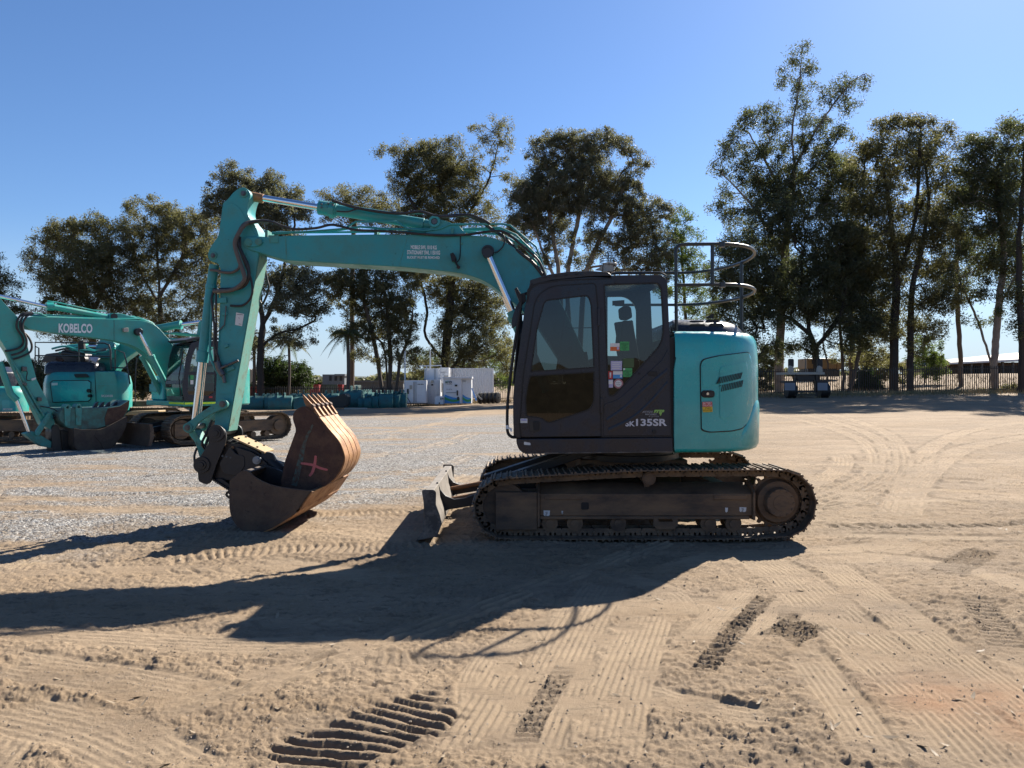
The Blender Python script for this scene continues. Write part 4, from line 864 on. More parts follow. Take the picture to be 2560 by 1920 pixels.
# paint seams and doubler plates
for pts_ in ([(1018, 592), (1019, 592), (999, 662), (998, 662)], [(713, 592), (715, 592), (717, 648), (715, 648)]):
    m_ = MB(); m_.pp(B0, pts_, .004, .003); m_.build('weld_seam', M['teal_worn'], boom, smooth=False)
m_ = MB(); m_.pp(B0, rnd([(612, 598, 10), (630, 593, 8), (656, 597, 8), (656, 612, 8), (632, 618, 8), (612, 614, 10)], 8), .02, .018); m_.build('boom_pin_plate', M['teal'], boom, bevel=.004)
m_ = MB(); m_.ycyl(645.5, 604, BY-.034, .042, BY, 20); m_.ycyl(620, 606, BY-.026, .05, BY, 20); m_.build('pin_cap', M['teal_worn'], boom, bevel=.003)
m_ = MB(); c_ = P(1220, 630, BY); m_.ring((c_.x, BY-.06, c_.z), (0, 1, 0), .078, .052, .06, 28); m_.cyl((c_.x, BY-.05, c_.z), (c_.x, BY, c_.z), .055, n=24); m_.cyl((c_.x, BY-.065, c_.z), (c_.x, BY-.04, c_.z), .032, n=8); m_.build('ram_pin_boss', M['blackpaint'], boom, bevel=.004)
lettering('MOBILE SWL 1010 KG', B0, 1027, 613, 1091.5, 623, M['decal'], boom, bold=.02, off=.0026, dy=.8); lettering('STATIONARY SWL 1150 KG', B0, 1018, 625.5, 1100, 636, M['decal'], boom, bold=.02, off=.0026, dy=1); lettering('BUCKET MUST BE REMOVED', B0, 1018, 640, 1099, 646.3, M['decal'], boom, bold=.012, off=.0026, dy=1)
# boom lamp
m_ = MB(); m_.prism([P(a, b, BY-.10) for a, b in [(1125, 634), (1133, 631), (1140, 642), (1137, 652), (1129, 652)]], (0, .09, 0)); m_.bar(P(1137, 650, BY-.05), P(1146, 668, BY-.03), .02, .02); m_.cyl(P(1146, 668, BY-.05), P(1146, 668, BY), .022, n=12); m_.tube(crv([P(1151, 590, BY-.01), P(1151, 620, BY-.01), P(1149, 645, BY-.02), P(1142, 655, BY-.03), P(1140, 645, BY-.03)], 5), .006, 6); m_.build('boom_lamp', M['seal'], boom, bevel=.003)
m_ = MB(); m_.pp(B0, [(1149, 606), (1157, 606), (1157, 611), (1149, 611)], .012, .012); m_.pp(B0, [(673, 588), (696, 588), (696, 607), (673, 607)], .01, .008); m_.build('hose_clip', M['teal_worn'], boom, bevel=.002)
# boom rams
for y_ in (8.97, 9.60):
    a = P(1220, 638, BY); a = Vector((a.x, y_, a.z)); b = P(1283, 783, BY); b = Vector((b.x, y_, b.z)); d = (b-a).normalized()
    m_ = MB(); m_.tube([a, b+d*.1], .038, 18); m_.build('boom_ram_rod', M['chrome'], EX)
    m_ = MB(); m_.tube([b, b+d*1.05], .065, 20); m_.cyl(b-d*.02, b+d*.06, .078); m_.build('boom_ram', M['teal'], EX, bevel=.004)
    m_ = MB(); m_.cyl(a+Vector((0, -.045, 0)), a+Vector((0, .045, 0)), .062, n=20); m_.build('ram_eye', M['blackpaint'], EX, bevel=.003)
# arm ram on top of the boom
YA = 9.285
def P2(px_, py_): return P(px_, py_, YA)
m_ = MB(); m_.tube([P2(625, 490), P2(800, 519)], .042, 20); m_.build('arm_ram_rod', M['chrome'], EX)
m_ = MB(); m_.tube([P2(618, 489), P2(658, 497)], .058, 14); m_.cyl(P(610, 487, YA-.06), P(610, 487, YA+.06), .07); m_.build('ram_eye', M['wornsteel'], EX, bevel=.003)
m_ = MB(); m_.tube([P2(838, 525), P2(1060, 560)], .070, 22); m_.cyl(P2(797, 518.5), P2(842, 526), .090, n=14); m_.cyl(P2(826, 523), P2(838, 525), .112, n=8); m_.tube([P2(1055, 559), P2(1080, 562)], .055, 14)
arm_ram = m_.build('arm_ram', M['teal'], EX, bevel=.006)
m_ = MB()
for (a, b) in ((803, 510), (803, 518), (820, 508), (832, 512)): m_.ycyl(a, b, YA-.105, .012, YA, 8)
m_.ycyl(818, 518, YA-.10, .004, YA, 8); m_.build('gland_bolt', M['pin'], arm_ram)
m_ = MB(); m_.tube([P(800, 513, YA-.06)]+[P(840, 506, YA-.10), P(900, 520, YA-.10), P(1000, 535, YA-.09), P(1058, 533, YA-.08)], .012, 8); m_.build('feed_pipe', M['teal'], arm_ram)
m_ = MB(); m_.pp(Pl(YA-.13), rnd([(1085, 549, 8), (1102, 548, 8), (1150, 565, 4), (1165, 586), (1060, 588), (1075, 570)], 3), .26); m_.build('ram_bracket', M['teal'], boom, bevel=.006)
m_ = MB(); c_ = P(1089, 560, YA); m_.ring((c_.x, YA-.16, c_.z), (0, 1, 0), .072, .04, .32, 26); m_.build('bracket_boss', M['teal'], boom, bevel=.004)
m_ = MB(); m_.cyl((c_.x, YA-.155, c_.z), (c_.x, YA+.155, c_.z), .034, n=16); m_.build('bracket_pin', M['pin'], boom)
# steel pipes along the boom
for (pts_, y_, r_) in (([(680, 585), (760, 583), (860, 575), (890, 557), (990, 557), (1020, 575), (1060, 580), (1100, 575), (1125, 564), (1255, 563), (1275, 566), (1340, 620), (1352, 650), (1362, 684)], BY+.05, .013), ([(680, 587), (850, 578), (900, 570), (960, 575), (1150, 576), (1250, 572), (1290, 590), (1345, 645), (1366, 690)], BY+.11, .013), ([(690, 584), (800, 584), (1000, 582), (1180, 583), (1255, 590), (1310, 620), (1350, 668)], BY+.17, .013), ([(1100, 570), (1160, 580), (1250, 575), (1320, 618), (1350, 660)], BY+.25, .013)):
    m_ = MB(); m_.tube([P(a, b-3, y_) for a, b in pts_], r_, 8); m_.build('boom_pipe', M['teal'], boom, ang=60)
for (a, b) in ((665, 575), (938, 572), (1130, 570), (1290, 600), (1330, 640)): m_ = MB(); m_.prism([P(a-3, b, BY+.02), P(a+4, b, BY+.02), P(a+4, b+18, BY+.02), P(a-3, b+18, BY+.02)], (0, .25, 0)); m_.build('pipe_clamp', M['teal_worn'], boom, bevel=.003)
# arm
AY = 9.13; A0 = Pl(AY)
arm_o = rnd([(627, 488, 8), (622, 476, 8), (610, 467, 10), (597, 470, 8), (583, 481, 4), (569, 498, 4), (557, 507, 6), (553, 540), (546, 589, 8), (525, 619, 8), (519, 634, 6), (521, 648, 6), (530, 655, 4), (544, 657, 6), (551, 672, 4), (549, 780), (543, 900), (536, 1066, 2), (569, 1080, 2), (585, 990), (598, 920), (623, 780), (647, 640), (650, 600, 14), (640, 565, 14), (624, 548, 10), (616, 528, 10), (620, 505, 10)], 5)
m_ = MB(); m_.pp(A0, arm_o, .31); arm = m_.build('arm', M['teal'], EX, bevel=.010)
m_ = MB(); m_.pp(A0, rnd([(559, 512, 6), (580, 506, 8), (600, 520, 8), (622, 560, 8), (646, 600, 6), (646, 635), (600, 900), (582, 985), (548, 985), (553, 780), (556, 620), (557, 560)], 4), .008, .006); m_.build('arm_side_plate', M['teal'], arm, bevel=.003)
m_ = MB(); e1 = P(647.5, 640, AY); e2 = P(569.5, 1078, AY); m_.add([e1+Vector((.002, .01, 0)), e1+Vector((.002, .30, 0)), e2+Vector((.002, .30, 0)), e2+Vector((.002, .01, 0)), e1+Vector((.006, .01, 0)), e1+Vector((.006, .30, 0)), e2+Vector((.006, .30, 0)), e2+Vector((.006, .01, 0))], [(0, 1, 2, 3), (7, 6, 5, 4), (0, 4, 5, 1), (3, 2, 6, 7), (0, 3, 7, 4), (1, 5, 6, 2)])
m_.build('arm_belly_plate', M['teal_worn_lit'], arm)
def pinset(px_, py_, y_, r_, parent, mt='pin', name='pivot_pin', yl=.44):
    m_ = MB(); c_ = P(px_, py_, y_); m_.cyl((c_.x, y_-.02, c_.z), (c_.x, y_+yl, c_.z), r_*.62, n=20); m_.cyl((c_.x, y_-.032, c_.z), (c_.x, y_, c_.z), r_*.40, n=8); o_ = m_.build(name, M[mt], parent, bevel=.002)
    m_ = MB(); m_.ring((c_.x, y_-.012, c_.z), (0, 1, 0), r_, r_*.62, .02, 26); m_.build('pin_boss', M['teal_worn' if mt != 'blackpin' else 'blackpaint'], parent, bevel=.002); return o_
pinset(609.5, 484, AY-.002, .052, arm, yl=.33); pinset(533.5, 639, AY-.002, .046, arm, yl=.33); pinset(544, 1018, AY-.002, .034, arm, yl=.33); pinset(557, 1010, AY-.09, .062, arm, yl=.5)
m_ = MB(); m_.pp(A0, [(590.5, 781), (610, 785), (605, 815.5), (587.5, 812)], .003, .010); lb = m_.build('arm_label', M['sticker'], arm, smooth=False)
for k, (a, b, w_) in enumerate(((592, 785.5, 15), (596, 794, 3), (597, 809, 6))):
    m_ = MB(); m_.pp(A0, [(a, b), (a+w_, b+1), (a+w_, b+2), (a, b+1)], .001, .0125); m_.build('label_print', M['ink'], arm, smooth=False)
# bucket ram on the arm
YB = 9.22
m_ = MB(); m_.tube([P(536, 662, YB), P(527, 720, YB), P(506, 900, YB)], .060, 20); m_.cyl(P(508, 878, YB), P(505, 906, YB), .072); m_.cyl(P(529, 712, YB), P(528, 722, YB), .070); bram = m_.build('bucket_ram', M['teal'], EX, bevel=.004)
m_ = MB(); m_.tube([P(534, 725, YB-.09), P(530, 760, YB-.09), P(524, 880, YB-.09), P(530, 905, YB-.08), P(548, 940, YB-.06)], .016, 8); m_.build('ram_pipe', M['teal'], bram)
m_ = MB(); m_.tube([P(505, 900, YB), P(488, 1050, YB)], .042, 18); m_.build('bucket_ram_rod', M['chrome'], EX)
m_ = MB(); m_.tube([P(513, 902, YB+.18), P(498, 1045, YB+.18)], .022, 12); m_.build('guide_rod', M['chrome'], EX)
# arm furniture: valve block, brackets, pipes
m_ = MB()
for pts_ in ([(545, 745), (565, 743), (566, 757), (546, 757)], [(553, 781), (566, 779), (567, 787), (554, 788)], [(558, 862, ), (568, 859), (571, 866), (561, 870)], [(565, 920), (583, 914), (586, 922), (568, 930)], [(536, 736), (546, 735), (546, 758), (536, 758)]):
    m_.pp(A0, pts_, .035, .035)
m_.build('arm_bracket', M['teal'], arm, bevel=.003)
m_ = MB(); m_.tube([P(565, 765, AY-.03), P(564, 785, AY-.03), P(561, 812, AY-.03), P(541, 833, AY-.03), P(540, 870, AY-.03)], .008, 8); m_.build('grease_pipe', M['pin'], arm)
m_ = MB(); m_.tube([P(543, 905, AY-.05), P(548, 922, AY-.05), P(558, 938, AY-.05)], .038, 12); m_.tube([P(558, 938, AY-.05), P(562, 957, AY-.05)], .022, 10); m_.tube([P(566, 914, AY-.06), P(596, 901, AY-.06)], .016, 10); m_.tube([P(546, 923, AY-.06), P(568, 913, AY-.06)], .02, 10); m_.build('hose_coupling', M['pin'], arm, bevel=.002)
# hoses
def hose(pts_, r_, y_, parent=arm, mt='hose'):
    m_ = MB(); m_.tube(crv([P(p[0], p[1], y_ if len(p) < 3 else p[2]) for p in pts_], 6), r_, 9); return m_.build('hydraulic_hose', M[mt], parent, ang=60)
greyhose = pm('grey braided hose sleeve', (.10, .085, .075), .75, var=.3, scale=40, bump=.4, bscale=120); M['greyhose'] = greyhose
hose([(670, 556, 9.2), (640, 554, 9.12), (612, 562, 9.04), (593, 590, 9.0), (587, 612, 9.0), (596, 645, 9.0), (608, 680, 9.0), (611, 698, 9.0), (598, 715, 9.02), (575, 726, 9.03), (534, 728, 9.06)], .026, 9.0, mt='greyhose')
hose([(672, 553, 9.22), (640, 553, 9.15), (612, 560, 9.07), (598, 580, 9.05), (594, 604, 9.05), (606, 636, 9.05), (618, 660, 9.05), (622, 690, 9.05), (612, 712, 9.06), (590, 722, 9.06), (548, 724, 9.08)], .022, 9.0)
hose([(600, 592, 9.07), (602, 630, 9.06), (616, 668, 9.06), (628, 700, 9.06), (631, 730, 9.06), (622, 752, 9.07), (604, 764, 9.08), (576, 764, 9.09)], .014, 9.0)
hose([(600, 660, 9.07), (596, 672, 9.07), (580, 681, 9.08), (560, 681, 9.08), (540, 676, 9.09), (526, 675, 9.12)], .017, 9.0, mt='greyhose')
hose([(664, 680, 9.5), (668, 700, 9.5), (672, 720, 9.5), (664, 745, 9.5), (654, 760, 9.5), (645, 735, 9.5), (652, 700, 9.5)], .014, 9.5)
hose([(536, 720, 9.1), (529, 745, 9.08), (531, 770, 9.08), (536, 820, 9.08), (536, 860, 9.08), (544, 890, 9.08), (552, 915, 9.08)], .014, 9.1)
hose([(541, 722, 9.1), (540, 770, 9.09), (541, 830, 9.09), (540, 870, 9.09), (536, 905, 9.09)], .012, 9.1)
hose([(622, 558, 9.05), (650, 552, 9.07), (680, 555, 9.08), (708, 566, 9.08), (740, 573, 9.08), (790, 570, 9.08), (825, 562, 9.08), (850, 565, 9.08), (890, 575, 9.08), (950, 577, 9.08), (1020, 582, 9.08), (1100, 588, 9.07), (1170, 586, 9.07), (1230, 578, 9.07), (1265, 582, 9.07), (1310, 618, 9.08), (1345, 650, 9.08), (1364, 690, 9.08)], .016, 9.08, boom)
hose([(830, 501, 9.14), (870, 514, 9.14), (930, 527, 9.14), (1000, 534, 9.14), (1050, 529, 9.14), (1090, 540, 9.14), (1130, 541, 9.14), (1170, 537, 9.14), (1205, 548, 9.14), (1225, 560, 9.14)], .018, 9.14, boom)
hose([(842, 528, 9.16), (870, 529, 9.15), (900, 522, 9.14), (960, 530, 9.14), (1020, 533, 9.14)], .010, 9.14, boom)
hose([(1110, 541, 9.2), (1160, 538, 9.2), (1200, 552, 9.2), (1232, 575, 9.2), (1262, 595, 9.15), (1290, 625, 9.12), (1330, 655, 9.1), (1358, 690, 9.1)], .022, 9.14, boom)
hose([(1255, 582, 9.07), (1262, 597, 9.07), (1258, 615, 9.07), (1247, 627, 9.07), (1237, 632, 9.05)], .008, 9.07, boom)
for k in range(5): hose([(1298+k*1.5, 790, 8.75+k*.05), (1296+k*2, 840, 8.7), (1292+k*2, 900, 8.7+k*.05), (1300+k*3, 960, 8.8)], .010, 8.8, boom)
# linkage
m_ = MB(); L1 = rnd([(571, 1010, 10), (565, 1022, 8), (552, 1025, 6), (520, 1040, 6), (495, 1058, 6), (485, 1075, 8), (472, 1086, 8), (459, 1076, 8), (459, 1062, 8), (475, 1052, 8), (500, 1032, 8), (535, 1010, 6), (552, 1000, 8), (566, 1000, 8)], 6)
m_.pp(Pl(AY-.09), L1, .05); link1 = m_.build('rocker_link', M['teal_worn'], EX, bevel=.010, seg=3); m_ = MB(); m_.pp(Pl(AY+.35), [(CXP+(a-CXP)*.956, HYP+(b-HYP)*.956) for a, b in L1], .05); m_.build('rocker_link', M['teal_worn'], EX, bevel=.010, seg=3)
pinset(469.5, 1069, AY-.095, .056, link1, yl=.55)
m_ = MB(); m_.pp(Pl(AY+.03), rnd([(476, 1070, 8), (490, 1080, 4), (500, 1098), (513, 1128, 6), (516, 1150, 8), (500, 1150, 8), (486, 1105), (470, 1085, 8)], 4), .22); link2 = m_.build('bucket_link', M['teal_worn'], EX, bevel=.014)
hose([(530, 1050, 9.2), (515, 1085, 9.15), (505, 1110, 9.1), (520, 1130, 9.2)], .016, 9.1, link2); hose([(492, 1120, 9.08), (486, 1140, 9.06), (489, 1165, 9.06), (500, 1180, 9.1)], .014, 9.1, link2); hose([(540, 1060, 9.3), (522, 1092, 9.25), (512, 1120, 9.2)], .02, 9.1, link2)
# tilting hitch
hp_ = rnd([(529, 1072, 10), (545, 1064, 10), (562, 1074, 10), (566, 1092, 10), (561, 1115, 8), (540, 1165), (527, 1206, 6), (517, 1212, 6), (496, 1204, 6), (492, 1160, 6), (496, 1148), (520, 1110)], 6)
hsm = MB(); hsm.pp(Pl(8.98), hp_, .035); hitch = hsm.build('hitch_cheek_plate', M['blackpaint'], EX, bevel=.006); hsm = MB(); hsm.pp(Pl(9.50), [(CXP+(a-CXP)*.943, HYP+(b-HYP)*.943) for a, b in hp_], .035); hsm.build('hitch_cheek_plate', M['blackpaint'], EX, bevel=.006)
def pinb(px_, py_, y_, r_, yl): 
    m_ = MB(); c_ = P(px_, py_, y_); m_.cyl((c_.x, y_-.03, c_.z), (c_.x, y_+yl, c_.z), r_*.6, n=20); m_.cyl((c_.x, y_-.045, c_.z), (c_.x, y_-.03, c_.z), r_*.34, n=16); m_.ring((c_.x, y_-.02, c_.z), (0, 1, 0), r_, r_*.6, .02, 28); m_.build('hitch_pin', M['blackpaint'], hitch, bevel=.003)
pinb(541.5, 1082.5, 8.98, .10, .56); pinb(505, 1162, 8.98, .10, .56)
def hit(pts_, y_, w_, mt='blackpaint', name='hitch_body', bv=.012):
    m_ = MB(); m_.pp(Pl(y_), rnd(pts_, 5, 3), w_); return m_.build(name, M[mt], hitch, bevel=bv)
hit([(562, 1108), (600, 1108), (640, 1125), (668, 1150), (690, 1160), (700, 1190), (640, 1212), (600, 1205), (556, 1200), (530, 1198), (528, 1150)], 9.06, .40)
hit([(574, 1118), (590, 1135), (610, 1140), (612, 1165), (596, 1190), (560, 1185), (548, 1160)], 8.99, .1)
hit([(588, 1117), (628, 1130), (655, 1146), (672, 1166), (700, 1176), (700, 1200), (610, 1205), (590, 1190), (606, 1160)], 9.0, .08)
hit([(552, 1196), (575, 1212), (577, 1225), (562, 1218), (530, 1200)], 9.02, .40)
for k in range(13):
    hit([(524+k*4.6, 1192+k*2.9), (529+k*4.6, 1194+k*2.9), (527+k*4.6, 1199+k*2.9), (522+k*4.6, 1197+k*2.9)], 8.99, .45, name='slew_gear', bv=0)
m_ = MB()
for k in range(3): m_.cyl(P(556+k*10, 1140+k*2, 8.985), P(556+k*10, 1140+k*2, 9.0), .012, n=8)
c_ = P(641, 1151, 8.93); m_.build('hitch_bolt', M['pin'], hitch)
m_ = MB(); m_.ycyl(641, 1151, 8.955, .050, 9.0, 24); m_.ycyl(641, 1151, 8.94, .030, 8.96, 18); m_.build('tilt_pin_cap', pm('grey pin cap', (.22, .24, .26), .45, metal=.6, var=.2), hitch, bevel=.004)
m_ = MB(); m_.tube([P(668, 1150, 9.05), P(668, 1150, 9.45)], .095, 20); m_.tube([P(672, 1152, 9.12), P(716, 1190, 9.12)], .075, 18); m_.build('tilt_ram', M['black'], hitch, bevel=.004)
m_ = MB(); c_ = P(668, 1150, 9.08); m_.ring((c_.x, 9.08, c_.z), (0, 1, 0), .102, .09, .03, 24); m_.build('ram_band', M['beige'], hitch)
yp = MB(); a = P(583, 1100, 9.02); b = P(661, 1134, 9.02); a.z += .01
d = (b-a); nn = Vector((d.z, 0, -d.x)).normalized()*-.02
yp.prism([a+Vector((-.02, .08, 0)), a+Vector((.0, 0, 0)), b, b+Vector((0, .36, 0)), a+Vector((0, .36, 0)), a+Vector((-.04, .28, 0))], (0, 0, .022)); yp.build('hitch_top_plate', M['cream'], hitch, bevel=.004)
m_ = MB()
for t_ in (.12, .45, .72): 
    q_ = a.lerp(b, t_); m_.cyl(q_+Vector((0, .06, .02)), q_+Vector((0, .06, .035)), .014, n=6); m_.cyl(q_+Vector((0, .30, .02)), q_+Vector((0, .30, .035)), .014, n=6)
m_.build('plate_bolt', M['blackpaint'], hitch)
m_ = MB()
for k in range(9): m_.cyl(P(560+k*5+(k % 3)*2, 1116+k*1.5-(k % 2)*5, 9.05+(k % 4)*.06), P(562+k*5, 1110+k*1.5, 9.05+(k % 4)*.06), .017, n=8)
m_.build('hose_fitting', M['wornsteel'], hitch)
m_ = MB()
for k in range(6): m_.tube(crv([P(556+k*3, 1120, 9.1+k*.05), P(566+k*4, 1104-(k % 3)*3, 9.1+k*.05), P(582+k*4, 1108, 9.12+k*.05), P(596+k*5, 1126, 9.12+k*.05)], 5), .013, 7)
m_.build('hitch_hose', M['hose'], hitch)
# ================================================================ buckets
def shell(outer, Yn, Yf, thick, xs=0.0, close=None):
    """curved plate following an open pixel line at depth Yn, swept to Yf with a sideways drift"""
    pl = Pl(Yn); pts_ = [pl.at(a, b) for a, b in outer]; n_ = len(pts_)
    cen = sum(pts_, Vector())/n_
    inn = []
    for i in range(n_):
        t = (pts_[min(i+1, n_-1)]-pts_[max(i-1, 0)]).normalized(); nn_ = Vector((-t.z, 0, t.x))
        if nn_.dot(cen-pts_[i]) < 0: nn_ = -nn_
        inn.append(pts_[i]+nn_*thick)
    m_ = MB(); m_.prism(pts_+inn[::-1], Vector((xs, Yf-Yn, 0))); return m_
# batter bucket carried on the hitch
bb_o = [(574, 1202), (573, 1250), (575, 1278), (582, 1300), (600, 1322), (626, 1333), (652, 1331), (680, 1320), (716, 1299), (742, 1280), (756, 1262), (779, 1229)]
bb = [(v.x, v.y) for v in crv([(a, b, 0) for a, b in bb_o], 4)]
YN, YF = 8.42, 10.0
bs = shell(bb, YN+.02, YF-.02, .022, .07)
bucket = bs.build('batter_bucket', M['brown'], EX, ang=50)
side = bb+[(780, 1228), (740, 1224), (700, 1218), (670, 1210), (640, 1195), (622, 1180), (609, 1176), (600, 1180)]
side = [(v[0], v[1]) for v in side]
for (y_, xs) in ((YN, 0), (YF-.02, .07)):
    m_ = MB(); p0 = [Pl(YN).at(a, b)+Vector((xs, y_-YN, 0)) for a, b in side]; m_.prism(p0, (0, .022, 0)); m_.build('bucket_side_plate', M['brown'], bucket, bevel=.004)
m_ = MB(); q_ = [Pl(YN).at(a, b, .004) for a, b in [(575, 1278), (582, 1300), (600, 1322), (626, 1333), (652, 1331), (642, 1320), (660, 1312), (700, 1298), (726, 1276), (732, 1268), (700, 1280), (640, 1280), (600, 1262)]]
m_ = MB(); ce = [Pl(YN).at(a, b) for a, b in [(779, 1229), (742, 1282), (738, 1278), (773, 1228)]]
m_.prism([p+Vector((.012, .0, -.004)) for p in ce], (.07, 1.58, 0)); m_.build('cutting_edge', M['wornsteel'], bucket, bevel=.003)
m_ = MB(); m_.prism([Pl(YN).at(a, b)+Vector((.01, 0, -.008)) for a, b in [(750, 1272), (715, 1301), (680, 1322), (650, 1333), (648, 1329), (680, 1317), (714, 1296), (746, 1268)]], (.07, 1.58, 0)); m_.build('wear_plate', M['wornsteel'], bucket, bevel=.003)
m_ = MB(); cc_ = [(652, 1331), (635, 1322), (650, 1312), (690, 1302), (715, 1290), (735, 1265)]
m_.prism([Pl(YN).at(a, b, .006) for a, b in [(628, 1334), (640, 1320), (660, 1312), (695, 1300), (720, 1281), (736, 1262), (742, 1282), (716, 1299), (680, 1320), (652, 1332)]], (0, .008, 0)); m_.build('side_wear_strip', M['brown'], bucket, bevel=.003)
m_ = MB(); ed = [(609, 1176), (622, 1180), (640, 1195), (670, 1210), (700, 1218), (740, 1224), (780, 1228)]
m_.tube(crv([Pl(YN).at(a, b, -.01) for a, b in ed], 5), .010, 6); m_.build('bucket_rim', M['brown'], bucket)
for y_ in (8.98, 9.42):
    m_ = MB(); m_.prism([Pl(y_).at(a, b) for a, b in rnd([(612, 1180), (660, 1160), (705, 1178), (730, 1215), (640, 1215), (600, 1222), (590, 1205)], 6)], (0, .04, 0)); m_.build('bucket_ear', M['blackpaint'], bucket, bevel=.006)
m_ = MB(); m_.pp(Pl(9.02), rnd([(566, 1228), (578, 1226), (582, 1250), (570, 1246), (562, 1238)], 4), .03, 0, [circ(570, 1237, 3.2, 10)]); m_.build('towing_eye', M['blackpaint'], bucket)
m_ = MB(); m_.prism([Pl(YN+.02).at(a, b) for a, b in [(574, 1202), (600, 1180), (609, 1176), (622, 1181), (612, 1196), (590, 1206), (582, 1232), (574, 1240)]], (.07, 1.54, 0)); m_.build('bucket_back_box', M['brown'], bucket, bevel=.006)

# toothed digging bucket lying in the batter bucket
DB = thing('digging_bucket', 'rusty toothed digging bucket with a pink X resting in the batter bucket', 'bucket', (-2.55, 9.3, .2))
YN, YF = 8.86, 9.78
dsd = rnd([(757, 1016, 6), (766, 1016, 4), (796, 1045), (845, 1104, 10), (858, 1136, 14), (855, 1165, 14), (835, 1198, 14), (800, 1222, 20), (747, 1232, 20), (700, 1212, 10), (712, 1153), (740, 1076), (731, 1045, 8), (734, 1031, 8), (744, 1021, 6)], 6)
for y_ in (YN, YF-.02):
    m_ = MB(); m_.prism([Pl(YN).at(a, b)+Vector((0, y_-YN, 0)) for a, b in dsd], (0, .024, 0)); o_ = m_.build('bucket_side_plate', M['rust'], DB, bevel=.004)
    if y_ == YN: dside = o_
sh_o = [(v.x, v.y) for v in crv([(a, b, 0) for a, b in [(796, 1043), (820, 1073), (845, 1103), (857, 1132), (859, 1150), (852, 1172), (834, 1198), (800, 1222), (748, 1233), (702, 1213)]], 4)]
bk = shell(sh_o, YN-.012, YF+.012, .02); bk.build('bucket_shell', M['rust'], DB, ang=50)
for k in range(4):
    m_ = MB(); y0 = YN-.004+k*.235; so_ = [(a+2.2 if b < 1180 else a+1.5, b+(1.5 if b > 1170 else 0)) for a, b in sh_o if b < 1205]
    m_ = shell([(a+1.6, b+.4) for a, b in so_], YN, YN+.205, .016); m_.v = [v+Vector((0, y0-YN, 0)) for v in m_.v]; m_.build('wear_strip', M['wornsteel'], DB, ang=50)
lip = MB(); lip.prism([Pl(YN-.012).at(a, b) for a, b in [(765, 1015), (796, 1043), (793, 1050), (763, 1022)]], (0, .944, 0)); lip.build('bucket_lip', M['rust'], DB, bevel=.004)
for k in range(5):
    y_ = YN+.0+k*(.92-.075)/4; pl = Pl(YN)
    m_ = MB(); pts_ = [(754, 986), (757, 987), (780, 1012), (800, 1041), (795, 1049), (768, 1024), (759, 1006)]
    base = [pl.at(a, b)+Vector((0, y_-YN, 0)) for a, b in pts_]; n_ = len(base)
    wid = [.02, .02, .05, .075, .075, .06, .035]; off = [(.075-w_)/2 for w_ in wid]
    V = [v+Vector((0, off[i], 0)) for i, v in enumerate(base)]+[v+Vector((0, off[i]+wid[i], 0)) for i, v in enumerate(base)]
    m_.add(V, [tuple(range(n_)), tuple(range(2*n_-1, n_-1, -1))]+[(i, (i+1) % n_, n_+(i+1) % n_, n_+i) for i in range(n_)])
    tth = m_.build('tooth', M['wornsteel'], DB, bevel=.006)
    m_ = MB(); m_.prism([pl.at(a, b)+Vector((0, y_-YN-.008, 0)) for a, b in [(779, 1009), (785, 1014), (783, 1034), (776, 1026)]], (0, .091, 0)); m_.build('tooth_adaptor', M['rust'], tth, bevel=.006)
# teal streak and the sprayed cross
m_ = MB(); sp_ = [(781, 1060), (784, 1063), (768, 1098), (760, 1140), (751, 1180), (742, 1216), (728, 1212), (741, 1165), (752, 1120), (765, 1088)]
mt_ = pm('scraped teal paint', (.05, .17, .15), .6, var=.3, scale=15, dirt=(.085, .036, .021), damt=.75, dscale=22)
m_.pp(Pl(YN), sp_, .002, .003); m_.build('paint_scrape', mt_, dside, smooth=False)
m_ = MB()
def brush(pts_, w_):
    c_ = crv([(a, b, 0) for a, b in pts_], 6); n_ = len(c_); A_ = []; B_ = []
    for i in range(n_):
        t = (c_[min(i+1, n_-1)]-c_[max(i-1, 0)]).normalized(); nn_ = Vector((-t.y, t.x, 0)); ww_ = w_*(.75+.25*math.sin(math.pi*min(1, i/(n_-1)*1.0)))*(1 if 0 < i < n_-1 else .6)
        A_.append(c_[i]+nn_*ww_); B_.append(c_[i]-nn_*ww_)
    ends = A_+B_[::-1]; return [(v.x, v.y) for v in ends]
m_.pp(Pl(YN), brush([(789, 1139), (788, 1152), (785, 1168), (780, 1182), (773, 1190)], 3.6), .002, .0052); m_.pp(Pl(YN), brush([(752, 1158), (768, 1160), (784, 1163), (800, 1170), (819, 1175)], 3.2), .002, .0035); m_.build('sprayed_cross', M['pink'], dside, smooth=False)

